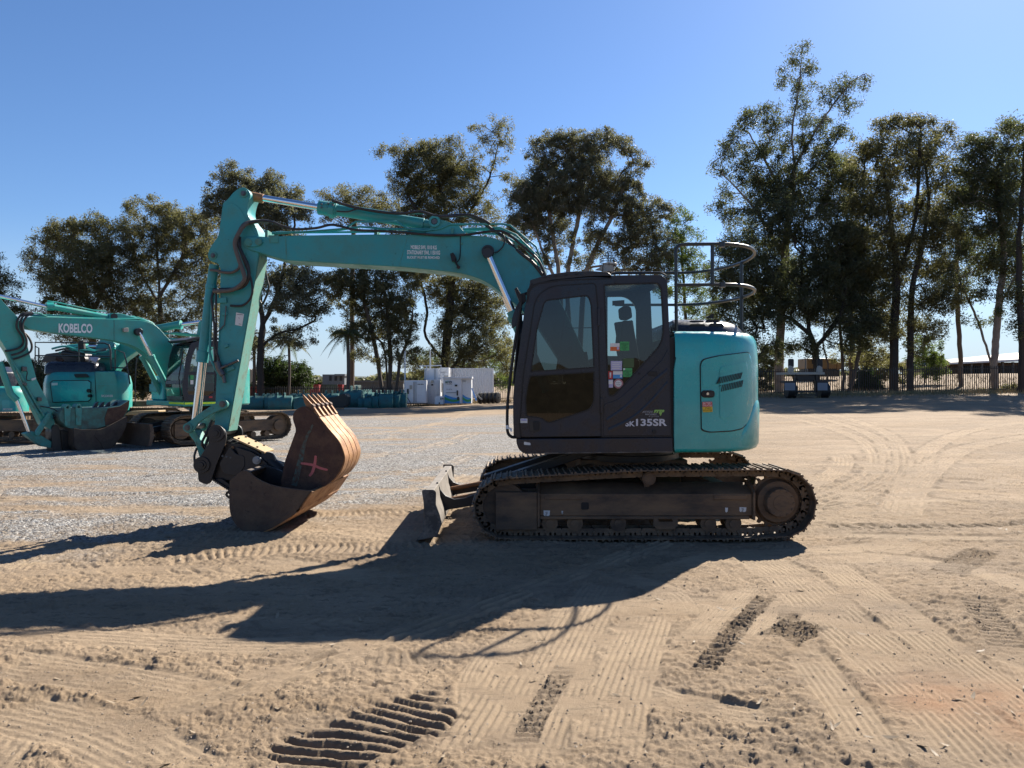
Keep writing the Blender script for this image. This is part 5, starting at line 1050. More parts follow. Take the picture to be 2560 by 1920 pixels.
# ================================================================ machines standing at the back left
def outline_track(Lh, Hh, r1, r2):
    o = []
    for a in range(90, 271, 20): o.append((-Lh+r1+r1*math.cos(R(a)), r1+r1*math.sin(R(a))))
    for a in range(-90, 91, 20): o.append((Lh-r2+r2*math.cos(R(a)), r2+r2*math.sin(R(a))))
    return o
def crawler(root, C, th, L=3.7, gauge=1.99, w=.5, H=.80, blade=True):
    """undercarriage facing angle th; local +x points to the rear (drive sprocket)"""
    f = Vector((-math.cos(R(th)), -math.sin(R(th)), 0)); Mx = Matrix.Translation(C) @ Matrix(((-f.x, f.y, 0, 0), (-f.y, -f.x, 0, 0), (0, 0, 1, 0), (0, 0, 0, 1)))
    for sg in (-1, 1):
        y0 = sg*(gauge+w)/2; y1 = sg*(gauge-w)/2
        fr = MB(Mx); fr.box((-L/2+.55, min(y0-sg*.12, y1+sg*.06), .26), (L/2-.6, max(y0-sg*.12, y1+sg*.06), .58)); fr.box((-L/2+.2, min(y0-sg*.1, y1+sg*.1), .22), (-L/2+.62, max(y0-sg*.1, y1+sg*.1), .56))
        o_ = fr.build('track_frame', M['trackframe'], root, bevel=.012)
        make_track(o_, outline_track(L/2, H, H/2, H/2), y0, y1, 46, M['track'], Mx)
        w_ = MB(Mx); w_.cyl((L/2-H/2, y0-sg*.12, H/2), (L/2-H/2, y1+sg*.1, H/2), .28, n=28); w_.cyl((L/2-H/2, y0-sg*.05, H/2), (L/2-H/2, y0-sg*.14, H/2), .16, n=24); w_.build('drive_sprocket', M['trackframe'], o_, bevel=.006)
        w_ = MB(Mx); w_.cyl((-L/2+H/2, y0-sg*.15, H/2), (-L/2+H/2, y1+sg*.12, H/2), .26, n=28); w_.build('idler_wheel', M['trackframe'], o_, bevel=.006)
        for k in range(6): w_ = MB(Mx); xx = -L/2+.75+k*(L-1.5)/5; w_.cyl((xx, y0-sg*.13, .17), (xx, y1+sg*.13, .17), .085, n=16); w_.build('bottom_roller', M['trackframe'], o_)
    c_ = MB(Mx); c_.box((-.6, -.75, .42), (.6, .75, .82)); c_.cyl((0, 0, .8), (0, 0, .99), .6, n=32); c_.build('car_body', M['trackframe'], root, bevel=.01)
    if blade:
        b_ = MB(Mx); xb = -L/2-.55; pr = [(xb, .02), (xb+.1, .03), (xb+.16, .25), (xb+.16, .45), (xb+.12, .6), (xb+.04, .6), (xb+.07, .42), (xb+.06, .22)]
        b_.prism([(a, -1.25, b) for a, b in pr], (0, 2.5, 0)); b_.build('dozer_blade', M['brown'], root, bevel=.006)
        for sy in (-.5, .5): b_ = MB(Mx); b_.bar((xb+.15, sy, .35), (-.7, sy*.8, .6), .16, .14); b_.build('blade_arm', M['blackpaint'], root, bevel=.01)
    return Mx
def pbox(mb, p0, p1): return mb.box(tuple(min(a, b) for a, b in zip(p0, p1)), tuple(max(a, b) for a, b in zip(p0, p1)))
# ---- machine with the lettered boom
TA = 50; CA = Vector((-8.85, 21.5, .05))
XA = thing('excavator', 'teal excavator parked at the left with KOBELCO lettered boom and fluorescent stripes on its sill', 'excavator', tuple(CA), group='teal excavators parked in the yard')
crawler(XA, CA+Vector((.1, .1, 0)), 50)
f = Vector((-math.cos(R(TA)), -math.sin(R(TA)), 0)); MA = Matrix.Translation(CA) @ Matrix(((-f.x, f.y, 0, 0), (-f.y, -f.x, 0, 0), (0, 0, 1, 0), (0, 0, 0, 1)))
# local: +x rear, -x front, -y the machine's left (towards the camera)
def upper(root, Mx, tail=1.16, half=1.12, zt_=2.15, hood=True, mt='teal_bright'):
    n_ = 26; pl_ = [(.30, -half)]+[(tail-half*.95+half*.95*math.cos(R(a)), half*math.sin(R(a))) for a in np.linspace(-88, 88, n_)]+[(.30, half)]
    m_ = MB(Mx); 
    for (za, zb, ins, ine) in ((1.02, 1.06, .05, 0), (1.06, zt_-.12, 0, 0), (zt_-.12, zt_-.03, 0, .05), (zt_-.03, zt_, .05, .14)):
        A_ = [Vector((x_*(1-ins*.5), y_*(1-ins*.6), za)) for x_, y_ in pl_]; B_ = [Vector((x_*(1-ine*.5), y_*(1-ine*.6), zb)) for x_, y_ in pl_]; k = len(A_)
        m_.add(A_+B_, [(i, (i+1) % k, k+(i+1) % k, k+i) for i in range(k)]+([tuple(range(k))[::-1]] if za == 1.02 else [])+([tuple(range(k, 2*k))] if zb == zt_ else []))
    o_ = m_.build('engine_house', M[mt], root, ang=45)
    if hood:
        m_ = MB(Mx); m_.box((.35, -.8, zt_-.02), (tail-.45, .85, zt_+.16)); m_.build('engine_hood', M['grey'], root, bevel=.06, seg=3)
    m_ = MB(Mx); m_.box((-1.25, -half, 1.02), (.32, half, 1.16)); m_.build('deck', M[mt], root, bevel=.02)
    return o_
hA = upper(XA, MA)
m_ = MB(MA)
for (a, b) in ((-1.27, -.35), (-.1, .3)): m_.box((a, -1.228, 1.08), (b, -1.22, 1.13))
m_.box((-1.262, -1.15, 1.08), (-1.25, -.3, 1.13)); m_.build('fluorescent_stripe', M['fluoro'], XA, smooth=False)
m_ = MB(MA); m_.box((-1.15, .28, 1.16), (.3, 1.05, 1.85)); m_.box((-.7, .28, 1.85), (.3, 1.03, 1.95)); tb = m_.build('tank_housing', M['teal_gloss'], XA, bevel=.09, seg=3)
m_ = MB(MA); m_.box((-1.215, .55, 1.4), (-1.20, 1.0, 1.62)); m_.build('tool_door', M['teal'], XA, bevel=.01)
# cab of the lettered machine
def small_cab(root, Mx, mt='grey'):
    def fr_(m_, pts_, a, b): m_.prism([(x_, a, z_) for x_, z_ in pts_], (0, b-a, 0))
    out_ = [(-1.28, 1.16), (-1.33, 1.6), (-1.22, 2.35), (-1.10, 2.72), (-.9, 2.80), (.30, 2.84), (.36, 2.7), (.34, 1.16)]
    dw = [(-1.15, 1.95), (-1.05, 2.4), (-.95, 2.62), (-.45, 2.68), (-.42, 1.95)]; dl = [(-1.18, 1.35), (-1.17, 1.88), (-.42, 1.88), (-.42, 1.4), (-.6, 1.3)]; rw = [(-.28, 1.7), (-.28, 2.68), (.22, 2.7), (.25, 2.0), (.1, 1.6), (-.2, 1.4)]
    m_ = MB(Mx)
    for ya in (-1.22, -.27):
        m_.prism([(x_, ya, z_) for x_, z_ in out_], (0, .05, 0), [[(x_, ya, z_) for x_, z_ in h_] for h_ in (dw, dl, rw)])
    m_.prism([(x_, -1.17, z_) for x_, z_ in [(-1.10, 2.72), (-.9, 2.80), (.30, 2.84), (.30, 2.78), (-.9, 2.74), (-1.08, 2.66)]], (0, .9, 0)); m_.box((-1.28, -1.17, 1.16), (.34, -.27, 1.22)); m_.box((.28, -1.17, 1.2), (.34, -.27, 2.0))
    m_.box((-1.31, -1.17, 1.2), (-1.27, -.27, 1.30)); m_.prism([(x_, -1.17, z_) for x_, z_ in [(-1.335, 1.62), (-1.325, 1.72), (-1.29, 1.72), (-1.30, 1.62)]], (0, .9, 0))
    cb_ = m_.build('cab', M[mt], root, bevel=.012)
    m_ = MB(Mx); m_.prism([(x_, -1.24, z_) for x_, z_ in [(-1.2, 2.74), (-.9, 2.83), (-.1, 2.87), (-.1, 2.91), (-.95, 2.9), (-1.28, 2.80)]], (0, 1.0, 0)); m_.build('roof_visor', M['blackpaint'], cb_, bevel=.01)
    for nm_, h_ in (('door_window', dw), ('door_window', dl), ('side_window', rw)):
        m_ = MB(Mx); m_.add([(x_, -1.20, z_) for x_, z_ in h_], [tuple(range(len(h_)))]); m_.build(nm_, M['glass'], cb_, recalc=False, smooth=False)
    m_ = MB(Mx); fz = [(-1.31, 1.3), (-1.33, 1.6), (-1.22, 2.35), (-1.11, 2.70)]; m_.add([(x_, -1.16, z_) for x_, z_ in fz]+[(x_, -.28, z_) for x_, z_ in fz], [(i, i+1, i+5, i+4) for i in range(3)]); m_.build('front_window', M['glass'], cb_, recalc=False)
    m_ = MB(Mx); m_.box((-.35, -1.0, 1.3), (.1, -.5, 1.65)); m_.prism([(x_, -.98, z_) for x_, z_ in [(.0, 1.6), (.12, 1.6), (.2, 2.35), (.05, 2.4)]], (0, .45, 0)); m_.prism([(x_, -.86, z_) for x_, z_ in [(.05, 2.4), (.18, 2.4), (.18, 2.6), (.07, 2.6)]], (0, .2, 0)); m_.box((-.9, -1.05, 1.25), (-.7, -.4, 1.55)); m_.build('driver_seat', M['seat'], cb_, bevel=.03)
    m_ = MB(Mx)
    m_.prism([(x_, -1.232, z_) for x_, z_ in [(-.385, 1.18), (-.375, 1.18), (-.375, 2.72), (-.385, 2.72)]], (0, .02, 0)); m_.tube([(-1.36, -1.2, 1.3), (-1.42, -1.2, 1.8), (-1.3, -1.2, 2.5)], .016, 6); m_.build('grab_rail', M['seal'], cb_)
    return cb_
cbA = small_cab(XA, MA)
m_ = MB(MA); m_.prism([(x_, -1.226, z_) for x_, z_ in [(-.23, 1.28), (.14, 1.28), (.14, 1.72), (-.23, 1.72)]], (0, .004, 0)); m_.build('number_plate', M['yellow'], cbA, smooth=False)
class LocS:
    def __init__(s, Mx, y, flip=1): s.M = Mx; s.y = y; s.k = flip
    def at(s, a, b, off=0): return s.M @ Vector((a*s.k, s.y-off, -b))
lettering('02', LocS(MA, -1.227), -.16, -1.62, .08, -1.38, M['ink'], cbA, bold=.03)
for (a, b, c_, d_, mm) in ((-1.12, 1.75, -1.03, 1.86, 'green'), (-1.12, 1.62, -1.04, 1.73, 'sticker'), (-1.0, 1.5, -.93, 1.56, 'sticker'), (-.6, 1.24, -.5, 1.29, 'red')):
    m_ = MB(MA); m_.box((a, -1.232, b), (c_, -1.226, d_)); m_.build('cab_label', M[mm], cbA, smooth=False)
m_ = MB(MA); m_.prism([(-1.17-.0, -.80, 2.30), (-1.17, -.68, 2.30), (-1.09, -.68, 2.62), (-1.09, -.80, 2.62)], (-.01, 0, 0)); m_.build('window_label', M['sticker'], cbA, smooth=False)
# boom of the lettered machine: plane through the machine, parallel to its heading
bo_ = CA + Vector((f.y, -f.x, 0))*-.0
nA = Vector((-f.y, f.x, 0)); ang_ = math.degrees(math.atan2(nA.x, nA.y))
class PlA(Pl):
    def __init__(s, shift=0):
        s.n = nA if nA.y > 0 else -nA; s.p = Vector((CA.x, CA.y, 0))+s.n*shift
nAn = PlA().n
K0 = PlA(.05)
def kp(pts_, w_, name, mt='teal_bright', off=0, bv=.012, parent=None, r_=3):
    m_ = MB(); m_.pp(K0, rnd(pts_, r_, 3) if r_ else pts_, w_, off); return m_.build(name, M[mt], parent or XA, bevel=bv)
bmA = kp([(60, 797, 6), (80, 791, 4), (290, 798), (360, 801, 20), (390, 812, 20), (425, 850, 10), (455, 905, 10), (475, 960), (455, 985), (435, 980), (400, 925, 10), (370, 888, 20), (340, 866, 20), (285, 851, 10), (200, 840), (110, 829), (72, 822, 4), (56, 810, 6)], .36, 'boom')
lettering('KOBELCO', K0, 146.5, 808.5, 231, 832, M['decal'], bmA, bold=.035, off=.012, thick=.01, dy=1.0)
for pts_ in ([(285, 800), (286.5, 800), (286.5, 850), (285, 850)],): m_ = MB(); m_.pp(K0, pts_, .01, .008); m_.build('weld_seam', M['teal_worn'], bmA, smooth=False)
m_ = MB(); m_.pp(K0, rnd([(309, 820), (321, 819), (322, 830), (310, 830)], 2), .08, .1); m_.build('boom_lamp', M['beige'], bmA, bevel=.01)
m_ = MB(); c_ = K0.at(343, 830); m_.cyl(c_-nAn*.14, c_+nAn*.5, .10, n=20); m_.build('ram_pin_boss', M['blackpaint'], bmA, bevel=.01)
for sft in (-.10, .46):
    pl = PlA(.05+sft); dpx = 0 if sft < 0 else -6
    a = K0.at(344, 832)+nAn*(sft); b = K0.at(374, 890)+nAn*sft; d = (b-a).normalized()
    m_ = MB(); m_.tube([a, b+d*.1], .045, 14); m_.build('boom_ram_rod', M['chrome'], XA)
    m_ = MB(); m_.tube([b, b+d*1.3], .075, 16); m_.cyl(b-d*.02, b+d*.08, .088); m_.build('boom_ram', M['teal_bright'], XA, bevel=.006)
KM = PlA(.05)
def kt(pts_, r_, name, mt, sft=.18, parent=None, n_=12, cv=False):
    m_ = MB(); q_ = [K0.at(a, b)+nAn*sft for a, b in pts_]; m_.tube(crv(q_, 5) if cv else q_, r_, n_); return m_.build(name, M[mt], parent or XA, ang=60)
kt([(-10, 735), (0, 738), (124, 766)], .045, 'arm_ram_rod', 'chrome'); ar = kt([(122, 765), (140, 765)], .105, 'arm_ram', 'teal_bright'); kt([(138, 766), (275, 792)], .075, 'ram_barrel', 'teal_bright', parent=ar); kt([(125, 752), (150, 755), (240, 775), (272, 777)], .02, 'feed_pipe', 'teal_bright', parent=ar)
kp([(276, 783, 4), (300, 783, 8), (345, 795), (345, 804), (272, 800)], .26, 'ram_bracket', off=-.05, parent=bmA)
m_ = MB(); c_ = K0.at(287, 791)+nAn*.03; m_.cyl(c_, c_+nAn*.3, .085, n=20); m_.build('bracket_boss', M['blackpaint'], bmA)
for k, (pts_, sf) in enumerate((([(75, 783), (100, 783), (120, 792), (240, 796), (350, 797), (380, 806), (432, 858)], .04), ([(80, 788), (110, 790), (250, 793), (352, 793), (386, 806), (436, 866)], .12), ([(90, 786), (260, 790), (345, 790), (392, 812)], .25))): kt(pts_, .018, 'boom_pipe', 'teal_bright', sf, bmA, 7)
# arm going down left
amA = kp([(-40, 690), (0, 745, 4), (22, 770), (42, 790, 6), (62, 830), (70, 870), (92, 950), (118, 1000), (138, 1058, 4), (128, 1075), (105, 1062), (20, 880), (-30, 800)], .32, 'arm', off=-.02)
m_ = MB(); nrm = (K0.at(138, 1058)-K0.at(70, 870)).normalized()
kt([(2, 905), (30, 985), (46, 1000)], .075, 'bucket_ram', 'teal_bright', .1); kt([(44, 998), (77, 1082)], .042, 'bucket_ram_rod', 'chrome', .1)
kt([(12, 875), (50, 935), (90, 1010), (110, 1040)], .03, 'arm_pipe', 'teal_worn', -.02, amA, 8); kt([(18, 880), (40, 940), (60, 975), (95, 1035)], .035, 'arm_pipe', 'teal_worn', -.02, amA, 8)
for k, pts_ in enumerate(([(78, 782), (55, 785), (42, 800), (40, 820), (52, 840), (56, 855), (48, 868), (30, 875), (10, 878)], [(80, 784), (58, 788), (48, 805), (50, 825), (66, 840), (76, 862), (72, 880), (50, 892), (30, 898)], [(76, 786), (62, 792), (52, 812), (55, 830), (62, 850), (60, 870), (45, 882), (24, 888)])): kt(pts_, .026, 'hydraulic_hose', 'hose', -.06-.03*k, amA, 8, True)
kt([(55, 920), (66, 930), (64, 948), (74, 952)], .012, 'hydraulic_hose', 'hose', -.05, amA, 6, True); kt([(98, 1015), (125, 1020), (140, 1028), (142, 1038), (130, 1046)], .014, 'hydraulic_hose', 'hose', -.06, amA, 6, True)
for (a, b, w_) in ((62, 922, 12), (100, 998, 10), (64, 960, 8)): kp([(a-w_/2, b-w_/2), (a+w_/2, b-w_/2+1), (a+w_/2, b+w_/2), (a-w_/2, b+w_/2)], .1, 'valve_block', 'pin', .09, .01, amA, 0)
kp([(78, 947), (90, 943), (90, 948), (80, 952)], .01, 'arm_label', 'sticker', .01, 0, amA, 1)
# linkage, hitch and its two buckets
lk = kp([(118, 1032, 6), (128, 1030, 6), (127, 1042), (98, 1090, 6), (88, 1088, 6), (90, 1078), (112, 1045)], .1, 'rocker_link', 'teal_worn', .1); lk2 = kp([(60, 1084, 6), (85, 1078, 4), (95, 1084), (130, 1105), (128, 1120), (105, 1116), (75, 1096)], .3, 'bucket_link', 'teal_worn', 0)
htA = kp([(132, 1062, 8), (145, 1062, 8), (150, 1075), (157, 1134, 3), (150, 1136), (132, 1130, 3), (128, 1080)], .42, 'quick_hitch', 'blackpaint', .05); kp([(150, 1075), (185, 1078), (190, 1132), (158, 1134)], .38, 'hitch_body', 'blackpaint', 0, parent=htA)
bkA = kp([(185, 1070, 4), (205, 1074), (243, 1074), (262, 1070), (319, 1041, 2), (316, 1065), (305, 1090), (286, 1115, 8), (262, 1131, 6), (232, 1130), (196, 1129, 8), (186, 1115)], 1.5, 'batter_bucket', 'brown', .4, .012)
kp([(243, 1075), (262, 1070), (319, 1042), (314, 1068), (300, 1095), (280, 1118), (262, 1130), (250, 1105), (236, 1090)], .02, 'side_wear_plate', 'brown', .415, .006, bkA)
TB = thing('digging_bucket', 'teal and rust toothed bucket stacked on the brown bucket at the far left', 'bucket', tuple(K0.at(230, 1090)))
m_ = MB(); m_.pp(K0, rnd([(148, 1035, 4), (158, 1020, 4), (225, 1020, 3), (262, 1019, 3), (300, 1015, 3), (324, 1000, 2), (322, 1020), (312, 1040), (290, 1058), (240, 1072), (205, 1074), (170, 1070, 4), (150, 1050)], 3, 3), 1.0, .3); b_ = m_.build('bucket_shell', pm('chipped teal and rust', (.05, .20, .17), .6, var=.3, scale=3, dirt=(.07, .04, .03), damt=.55, dscale=2.2), TB, bevel=.02)
m_ = MB(); m_.pp(K0, [(270, 1021), (300, 1016), (324, 1001), (321, 1022), (308, 1043), (288, 1057), (264, 1064), (262, 1045)], .02, .315); m_.build('rusty_side_edge', M['rust'], TB, bevel=.004)
for k, (a, b) in enumerate(((232, 1017), (247, 1017), (262, 1017), (280, 1016))):
    m_ = MB(); m_.pp(K0, [(a, b+3), (a+8, b-10), (a+15, b-13), (a+13, b-2), (a+9, b+4)], .09, -.0+.0*k); m_.build('tooth', M['blackpaint'], TB, bevel=.01)
for (a, b) in ((169, 1019), (197, 1018)):
    m_ = MB(); m_.pp(K0, circ(a, b, 8, 14), .25, .32, [circ(a, b, 3.5, 10)]); m_.pp(K0, [(a-8, b+3), (a+8, b+3), (a+6, b+45), (a-6, b+45)], .03, .33); m_.build('bucket_ear', M['teal_worn'], TB, bevel=.006)
# ---- second machine seen from its right side
CB = Vector((-12.9, 25.2, .1)); TBm = 180+3
XB = thing('excavator', 'teal excavator with rounded rear house and handrails behind the lettered boom', 'excavator', tuple(CB), group='teal excavators parked in the yard')
pB = Pl(23.6)
HB_pts = [( (95-CXP)/F*23.6, 24.6)]
def xw(px_, Y_): return (px_-CXP)/F*Y_
pln = [(xw(98, 24.4), 24.6)]+[(xw(110, 23.7), 23.75)]+[(xw(a, 23.6), 23.6) for a in (130, 180, 235, 270)]+[(xw(290, 23.6), 23.62), (xw(306, 23.7), 23.75), (xw(318, 23.9), 24.05), (xw(323, 24.3), 24.5), (xw(322, 25.2), 25.4), (xw(312, 26), 26.2)]
pln = [(p.x, p.y) for p in crv([(a, b, 0) for a, b in pln], 5)]
SB = PlanSurf(pln)
def plan_solid(surf, levels, name, mt, parent, ang=50):
    m_ = MB(); n_ = len(surf.a); rows_ = []
    for z_, ins in levels: rows_.append([Vector((surf.a[i][0]-surf.nr[i][0]*ins, surf.a[i][1]-surf.nr[i][1]*ins, z_)) for i in range(n_)])
    vs_ = [v for r_ in rows_ for v in r_]; fs_ = []
    for j in range(len(rows_)-1):
        for i in range(n_): fs_.append((j*n_+i, j*n_+(i+1) % n_, (j+1)*n_+(i+1) % n_, (j+1)*n_+i))
    fs_.append(tuple(range(n_))[::-1]); fs_.append(tuple((len(rows_)-1)*n_+i for i in range(n_))); m_.add(vs_, fs_); return m_.build(name, M[mt], parent, ang=ang)
zz = lambda py_, Y_=23.6: CH-(py_-HYP)/F*Y_
hB = plan_solid(SB, [(zz(1032), .1), (zz(1026), 0), (zz(960), 0), (zz(940), .06), (zz(930), .2), (zz(926), .4)], 'engine_house', 'teal_bright', XB)
surf_patch(SB, rnd([(124, 951), (228, 950), (228, 1004), (127, 1007)], 6), .012, .02, 12, 6).build('door_seal', M['seal'], hB); surf_patch(SB, rnd([(126, 953), (226, 952), (226, 1002), (129, 1005)], 5), .03, .03, 12, 6).build('radiator_door', M['teal_gloss'], hB)
surf_patch(SB, rnd([(184, 935), (218, 934), (224, 943), (188, 944)], 2), .02, .05, 8, 3).build('air_intake', M['seal'], hB); surf_patch(SB, rnd([(238, 930), (290, 930), (296, 1005), (242, 1006)], 3), .02, .03, 10, 6).build('tank_panel', M['teal_bright'], hB)
surf_patch(SB, [(236.5, 926), (237.7, 926), (240.7, 1010), (239.5, 1010)], .012, .02, 3, 6).build('panel_gap', M['seal'], hB); surf_patch(SB, [(240, 960), (292, 960), (292, 961), (240, 961)], .026, .02, 6, 1).build('panel_crease', M['teal_gloss'], hB)
lettering('SK235SR', SB, 253, 987, 283, 992.5, M['sticker'], hB, bold=.03, off=.035); surf_patch(SB, [(129, 957.5), (144, 957), (144, 963), (129, 963.5)], .04, .01, 3, 2).build('door_label', M['sticker'], hB)
m_ = MB(); m_.ycyl(220.5, 977, 23.52, .06, 23.6, 14); m_.ycyl(222.5, 989.5, 23.5, .05, 23.6, 14); m_.build('door_catch', M['seal'], hB)
SBh = PlanSurf(np.stack([xw(172, 24.4)+(SB.a[:, 0]-xw(200, 24.4))*.68, 24.6+(SB.a[:, 1]-24.6)*.8], 1))
hbo = plan_solid(SBh, [(zz(934), 0), (zz(915), .02), (zz(906), .1), (zz(903), .2)], 'engine_hood', 'grey', XB)
m_ = MB()
Yh = 23.8
def hp2(pts_, r_=.022): m_.tube([P(a, b, Yh) for a, b in pts_], r_, 8)
hp2([(88, 935), (88, 856), (192, 856)]); hp2([(88, 889), (276, 891)]); hp2([(97, 912), (97, 870), (88, 866)]); hp2([(198, 905), (197, 870), (196, 856)]); hp2([(205, 857), (262, 858), (272, 862), (276, 875), (278, 925)], .028); hp2([(288, 925), (288, 873), (310, 882), (316, 905), (325, 960)], .022); hp2([(278, 919), (320, 920)]); hp2([(338, 1010), (338, 950), (342, 895)], .02)
m_.build('handrail', M['hoop'], XB)
m_ = MB(); m_.prism([P(a, b, 23.8) for a, b in [(196, 852), (208, 852), (210, 872), (197, 873)]], (0, .12, 0)); m_.build('camera_box', M['seal'], XB, bevel=.01)
m_ = MB(); m_.prism([P(a, b, 24.8) for a, b in rnd([(104, 905), (112, 885), (150, 880), (180, 883), (205, 882), (215, 900), (200, 910)], 4)], (0, 1.0, 0)); m_.tube([P(156, 883, 24.3), P(185, 886, 24.3), (P(210, 886, 24.3))], .10, 12); m_.build('cooling_pack', M['blackpaint'], XB, bevel=.03)
m_ = MB(); m_.tube(crv([P(142, 896, 24.2), P(150, 898, 24.2), P(156, 904, 24.2)], 4), .07, 10); m_.build('exhaust_pipe', M['rust'], XB)
m_ = MB(); m_.add([P(a, b, 24.0+c_) for a, b, c_ in ((220, 886, 0), (248, 894, .1), (240, 905, -.1), (243, 925, .1), (234, 922, 0), (228, 900, -.15), (222, 905, .1))], [(0, 1, 2), (0, 2, 5), (2, 3, 4), (2, 4, 5), (0, 5, 6)]); m_.build('plastic_wrap', pm('crumpled plastic film', (.5, .42, .44), .25, var=.3, scale=12), XB, recalc=False, smooth=False)
def bpx(root, pts_, Y_, w_, name, mt='teal_bright', bv=.02, r_=3): m_ = MB(); m_.pp(Pl(Y_), rnd(pts_, r_, 3), w_); return m_.build(name, M[mt], root, bevel=bv)
bB = bpx(XB, [(240, 925), (246, 900), (270, 875), (300, 858), (340, 845), (400, 843), (520, 850), (522, 872), (400, 868), (350, 872), (310, 900), (285, 930)], 25.0, .4, 'boom', 'teal_bright'); lettering('KOBELCO', Pl(25.0), 392, 848, 453, 864, M['sticker'], bB, bold=.02, off=.012)
bpx(XB, [(225, 895), (252, 845), (262, 842), (290, 860), (275, 895)], 24.7, .3, 'boom_link_cover', 'teal')
m_ = MB(); m_.tube([P(170, 871, 24.9), P(218, 866, 24.9)], .12, 14); m_.tube([P(205, 866, 24.9), P(212, 866, 24.9)], .16, 14); bc_ = m_.build('boom_ram', M['teal_bright'], XB); m_ = MB(); m_.tube([P(216, 866, 24.9), P(247, 866, 24.9)], .05, 10); m_.build('boom_ram_rod', M['chrome'], XB)
m_ = MB(); m_.tube([P(388, 823, 25.2), P(440, 813, 25.2), P(453, 812, 25.2)], [.13, .13, .16], 14); m_.build('arm_ram', M['teal_bright'], XB); m_ = MB(); m_.tube([P(450, 812, 25.2), P(500, 805, 25.2)], .07, 10); m_.build('arm_ram_rod', M['chrome'], XB)
bpx(XB, [(497, 803), (508, 802), (516, 830), (530, 950), (520, 960), (505, 870), (490, 845)], 25.1, .35, 'arm')
for k in range(8):
    m_ = MB(); a0 = 130+k*9; y_ = 24.2+.1*(k % 3); m_.tube(crv([P(a0, 872+k % 3*5, y_), P(a0+35, 866+k % 4*5, y_), P(a0+75, 880-k % 3*3, y_), P(a0+110 if k < 4 else 288, 884-k*3, y_)], 5), .035, 7); m_.build('hydraulic_hose', M['hose' if k % 2 else 'teal_bright'], XB)
for k in range(5):
    m_ = MB(); m_.tube([P(400, 836-k*1.5, 25.0+k*.06), P(440, 832+k, 25.0+k*.06), P(505, 838+k, 25.0+k*.06)], .025, 6); m_.build('boom_pipe', M['teal_bright'], bB)
crawler(XB, CB+Vector((.2, .1, 0)), 180, L=4.2, blade=False)
m_ = MB(); m_.pp(Pl(22.9), [(322, 1028), (396, 1026), (396, 1036), (310, 1038)], .5); m_.build('track_guard_beam', M['cream'], XB, bevel=.02)
# ---- third machine cut by the left edge
CC = Vector((-15.3, 21.9, .08))
XC = thing('excavator', 'teal excavator cut off by the left edge of the picture', 'excavator', tuple(CC), group='teal excavators parked in the yard')
crawler(XC, Vector((xw(10, 21.6), 21.9, .08)), 4, blade=False)
plc = [(xw(-160, 21), 21.2), (xw(-100, 20.9), 20.9), (xw(-20, 20.9), 20.9), (xw(28, 21), 21.0), (xw(52, 21.2), 21.5), (xw(58, 22), 22.2), (xw(50, 23), 23)]
SC = PlanSurf([(p.x, p.y) for p in crv([(a, b, 0) for a, b in plc], 5)])
hC = plan_solid(SC, [(zz(1041, 21), .1), (zz(1036, 21), 0), (zz(985, 21), 0), (zz(972, 21), .05), (zz(966, 21), .2)], 'engine_house', 'teal_bright', XC)
surf_patch(SC, rnd([(5, 1000), (20, 999), (40, 1010), (42, 1032), (5, 1034)], 3), .02, .03, 8, 5).build('tank_panel', M['teal_gloss'], hC); lettering('SK135SR', SC, 8, 1021, 32, 1025.5, M['sticker'], hC, bold=.03, off=.03)
m_ = MB(); m_.prism([P(a, b, 21.8) for a, b in rnd([(-60, 925), (-20, 915), (10, 930), (14, 970), (-60, 970)], 5)], (0, 1, 0))
m_.build('engine_hood', M['grey'], XC, bevel=.04)
m_ = MB()
for k in range(6): m_.tube(crv([P(-2+k*2, 925+k*4, 21.6), P(5+k, 940, 21.6), P(10-k*2, 955+k*3, 21.6)], 4), .03, 6)
m_.build('hydraulic_hose', M['hose'], XC)
# ================================================================ the far side of the yard
def boxpx(x0, x1, yt, yb, Y, depth, M_=None):
    a = P(x0, yt, Y); b = P(x1, yb, Y); return (a.x, Y, b.z), (b.x, Y+depth, a.z)
def bx(name, x0, x1, yt, yb, Y, depth, mt, parent=None, bevel=.01, dz=0):
    a, b = boxpx(x0, x1, yt, yb, Y, depth); m_ = MB(); m_.box((a[0], a[1], a[2]-dz), b); return m_.build(name, M[mt] if isinstance(mt, str) else mt, parent, bevel=bevel)
def base(px_, Y): x_ = xw(px_, Y); return (x_, Y, float(tz(x_, Y)))
# ---- white steel boxes, fuel cabinet
c = thing('container', 'small white steel container with double doors beside the teal buckets', 'container', base(1040, 57)); c_ = base(1040, 57)
b_ = bx('container_body', 1012, 1066, 951, 1008, 57, 2.2, 'white', c, .02)
for (a, b) in ((1014.5, 1034), (1037, 1064)): d_ = bx('container_door', a, b, 955, 1006, 56.96, .05, 'white', c, .01)
for a in (1034.2, 1039.5): bx('lock_bar', a, a+.9, 954, 1007, 56.93, .04, 'pin', c, 0)
bx('control_panel', 1024, 1030, 963, 973, 56.9, .07, 'beige', c, 0); bx('fuel_nozzle', 1017.5, 1021.5, 972, 985, 56.88, .09, 'ink', c, .02); bx('base_skid', 1012, 1066, 1006.5, 1010, 57.02, 2.1, 'ink', c, 0)
m_ = MB(); m_.tube(crv([P(1017, 984, 56.9), P(1017.5, 992, 56.85), P(1022, 1000, 56.85), P(1026, 1007, 56.85)], 4), .03, 6); m_.build('fuel_hose', M['hose'], c)
m_ = MB()
for k in range(4): m_.box(boxpx(1044+k*4, 1046.5+k*4, 959.5, 962, 56.94, .01)[0], boxpx(1044+k*4, 1046.5+k*4, 959.5, 962, 56.94, .01)[1])
m_.build('door_print', M['pin'], c, smooth=False)
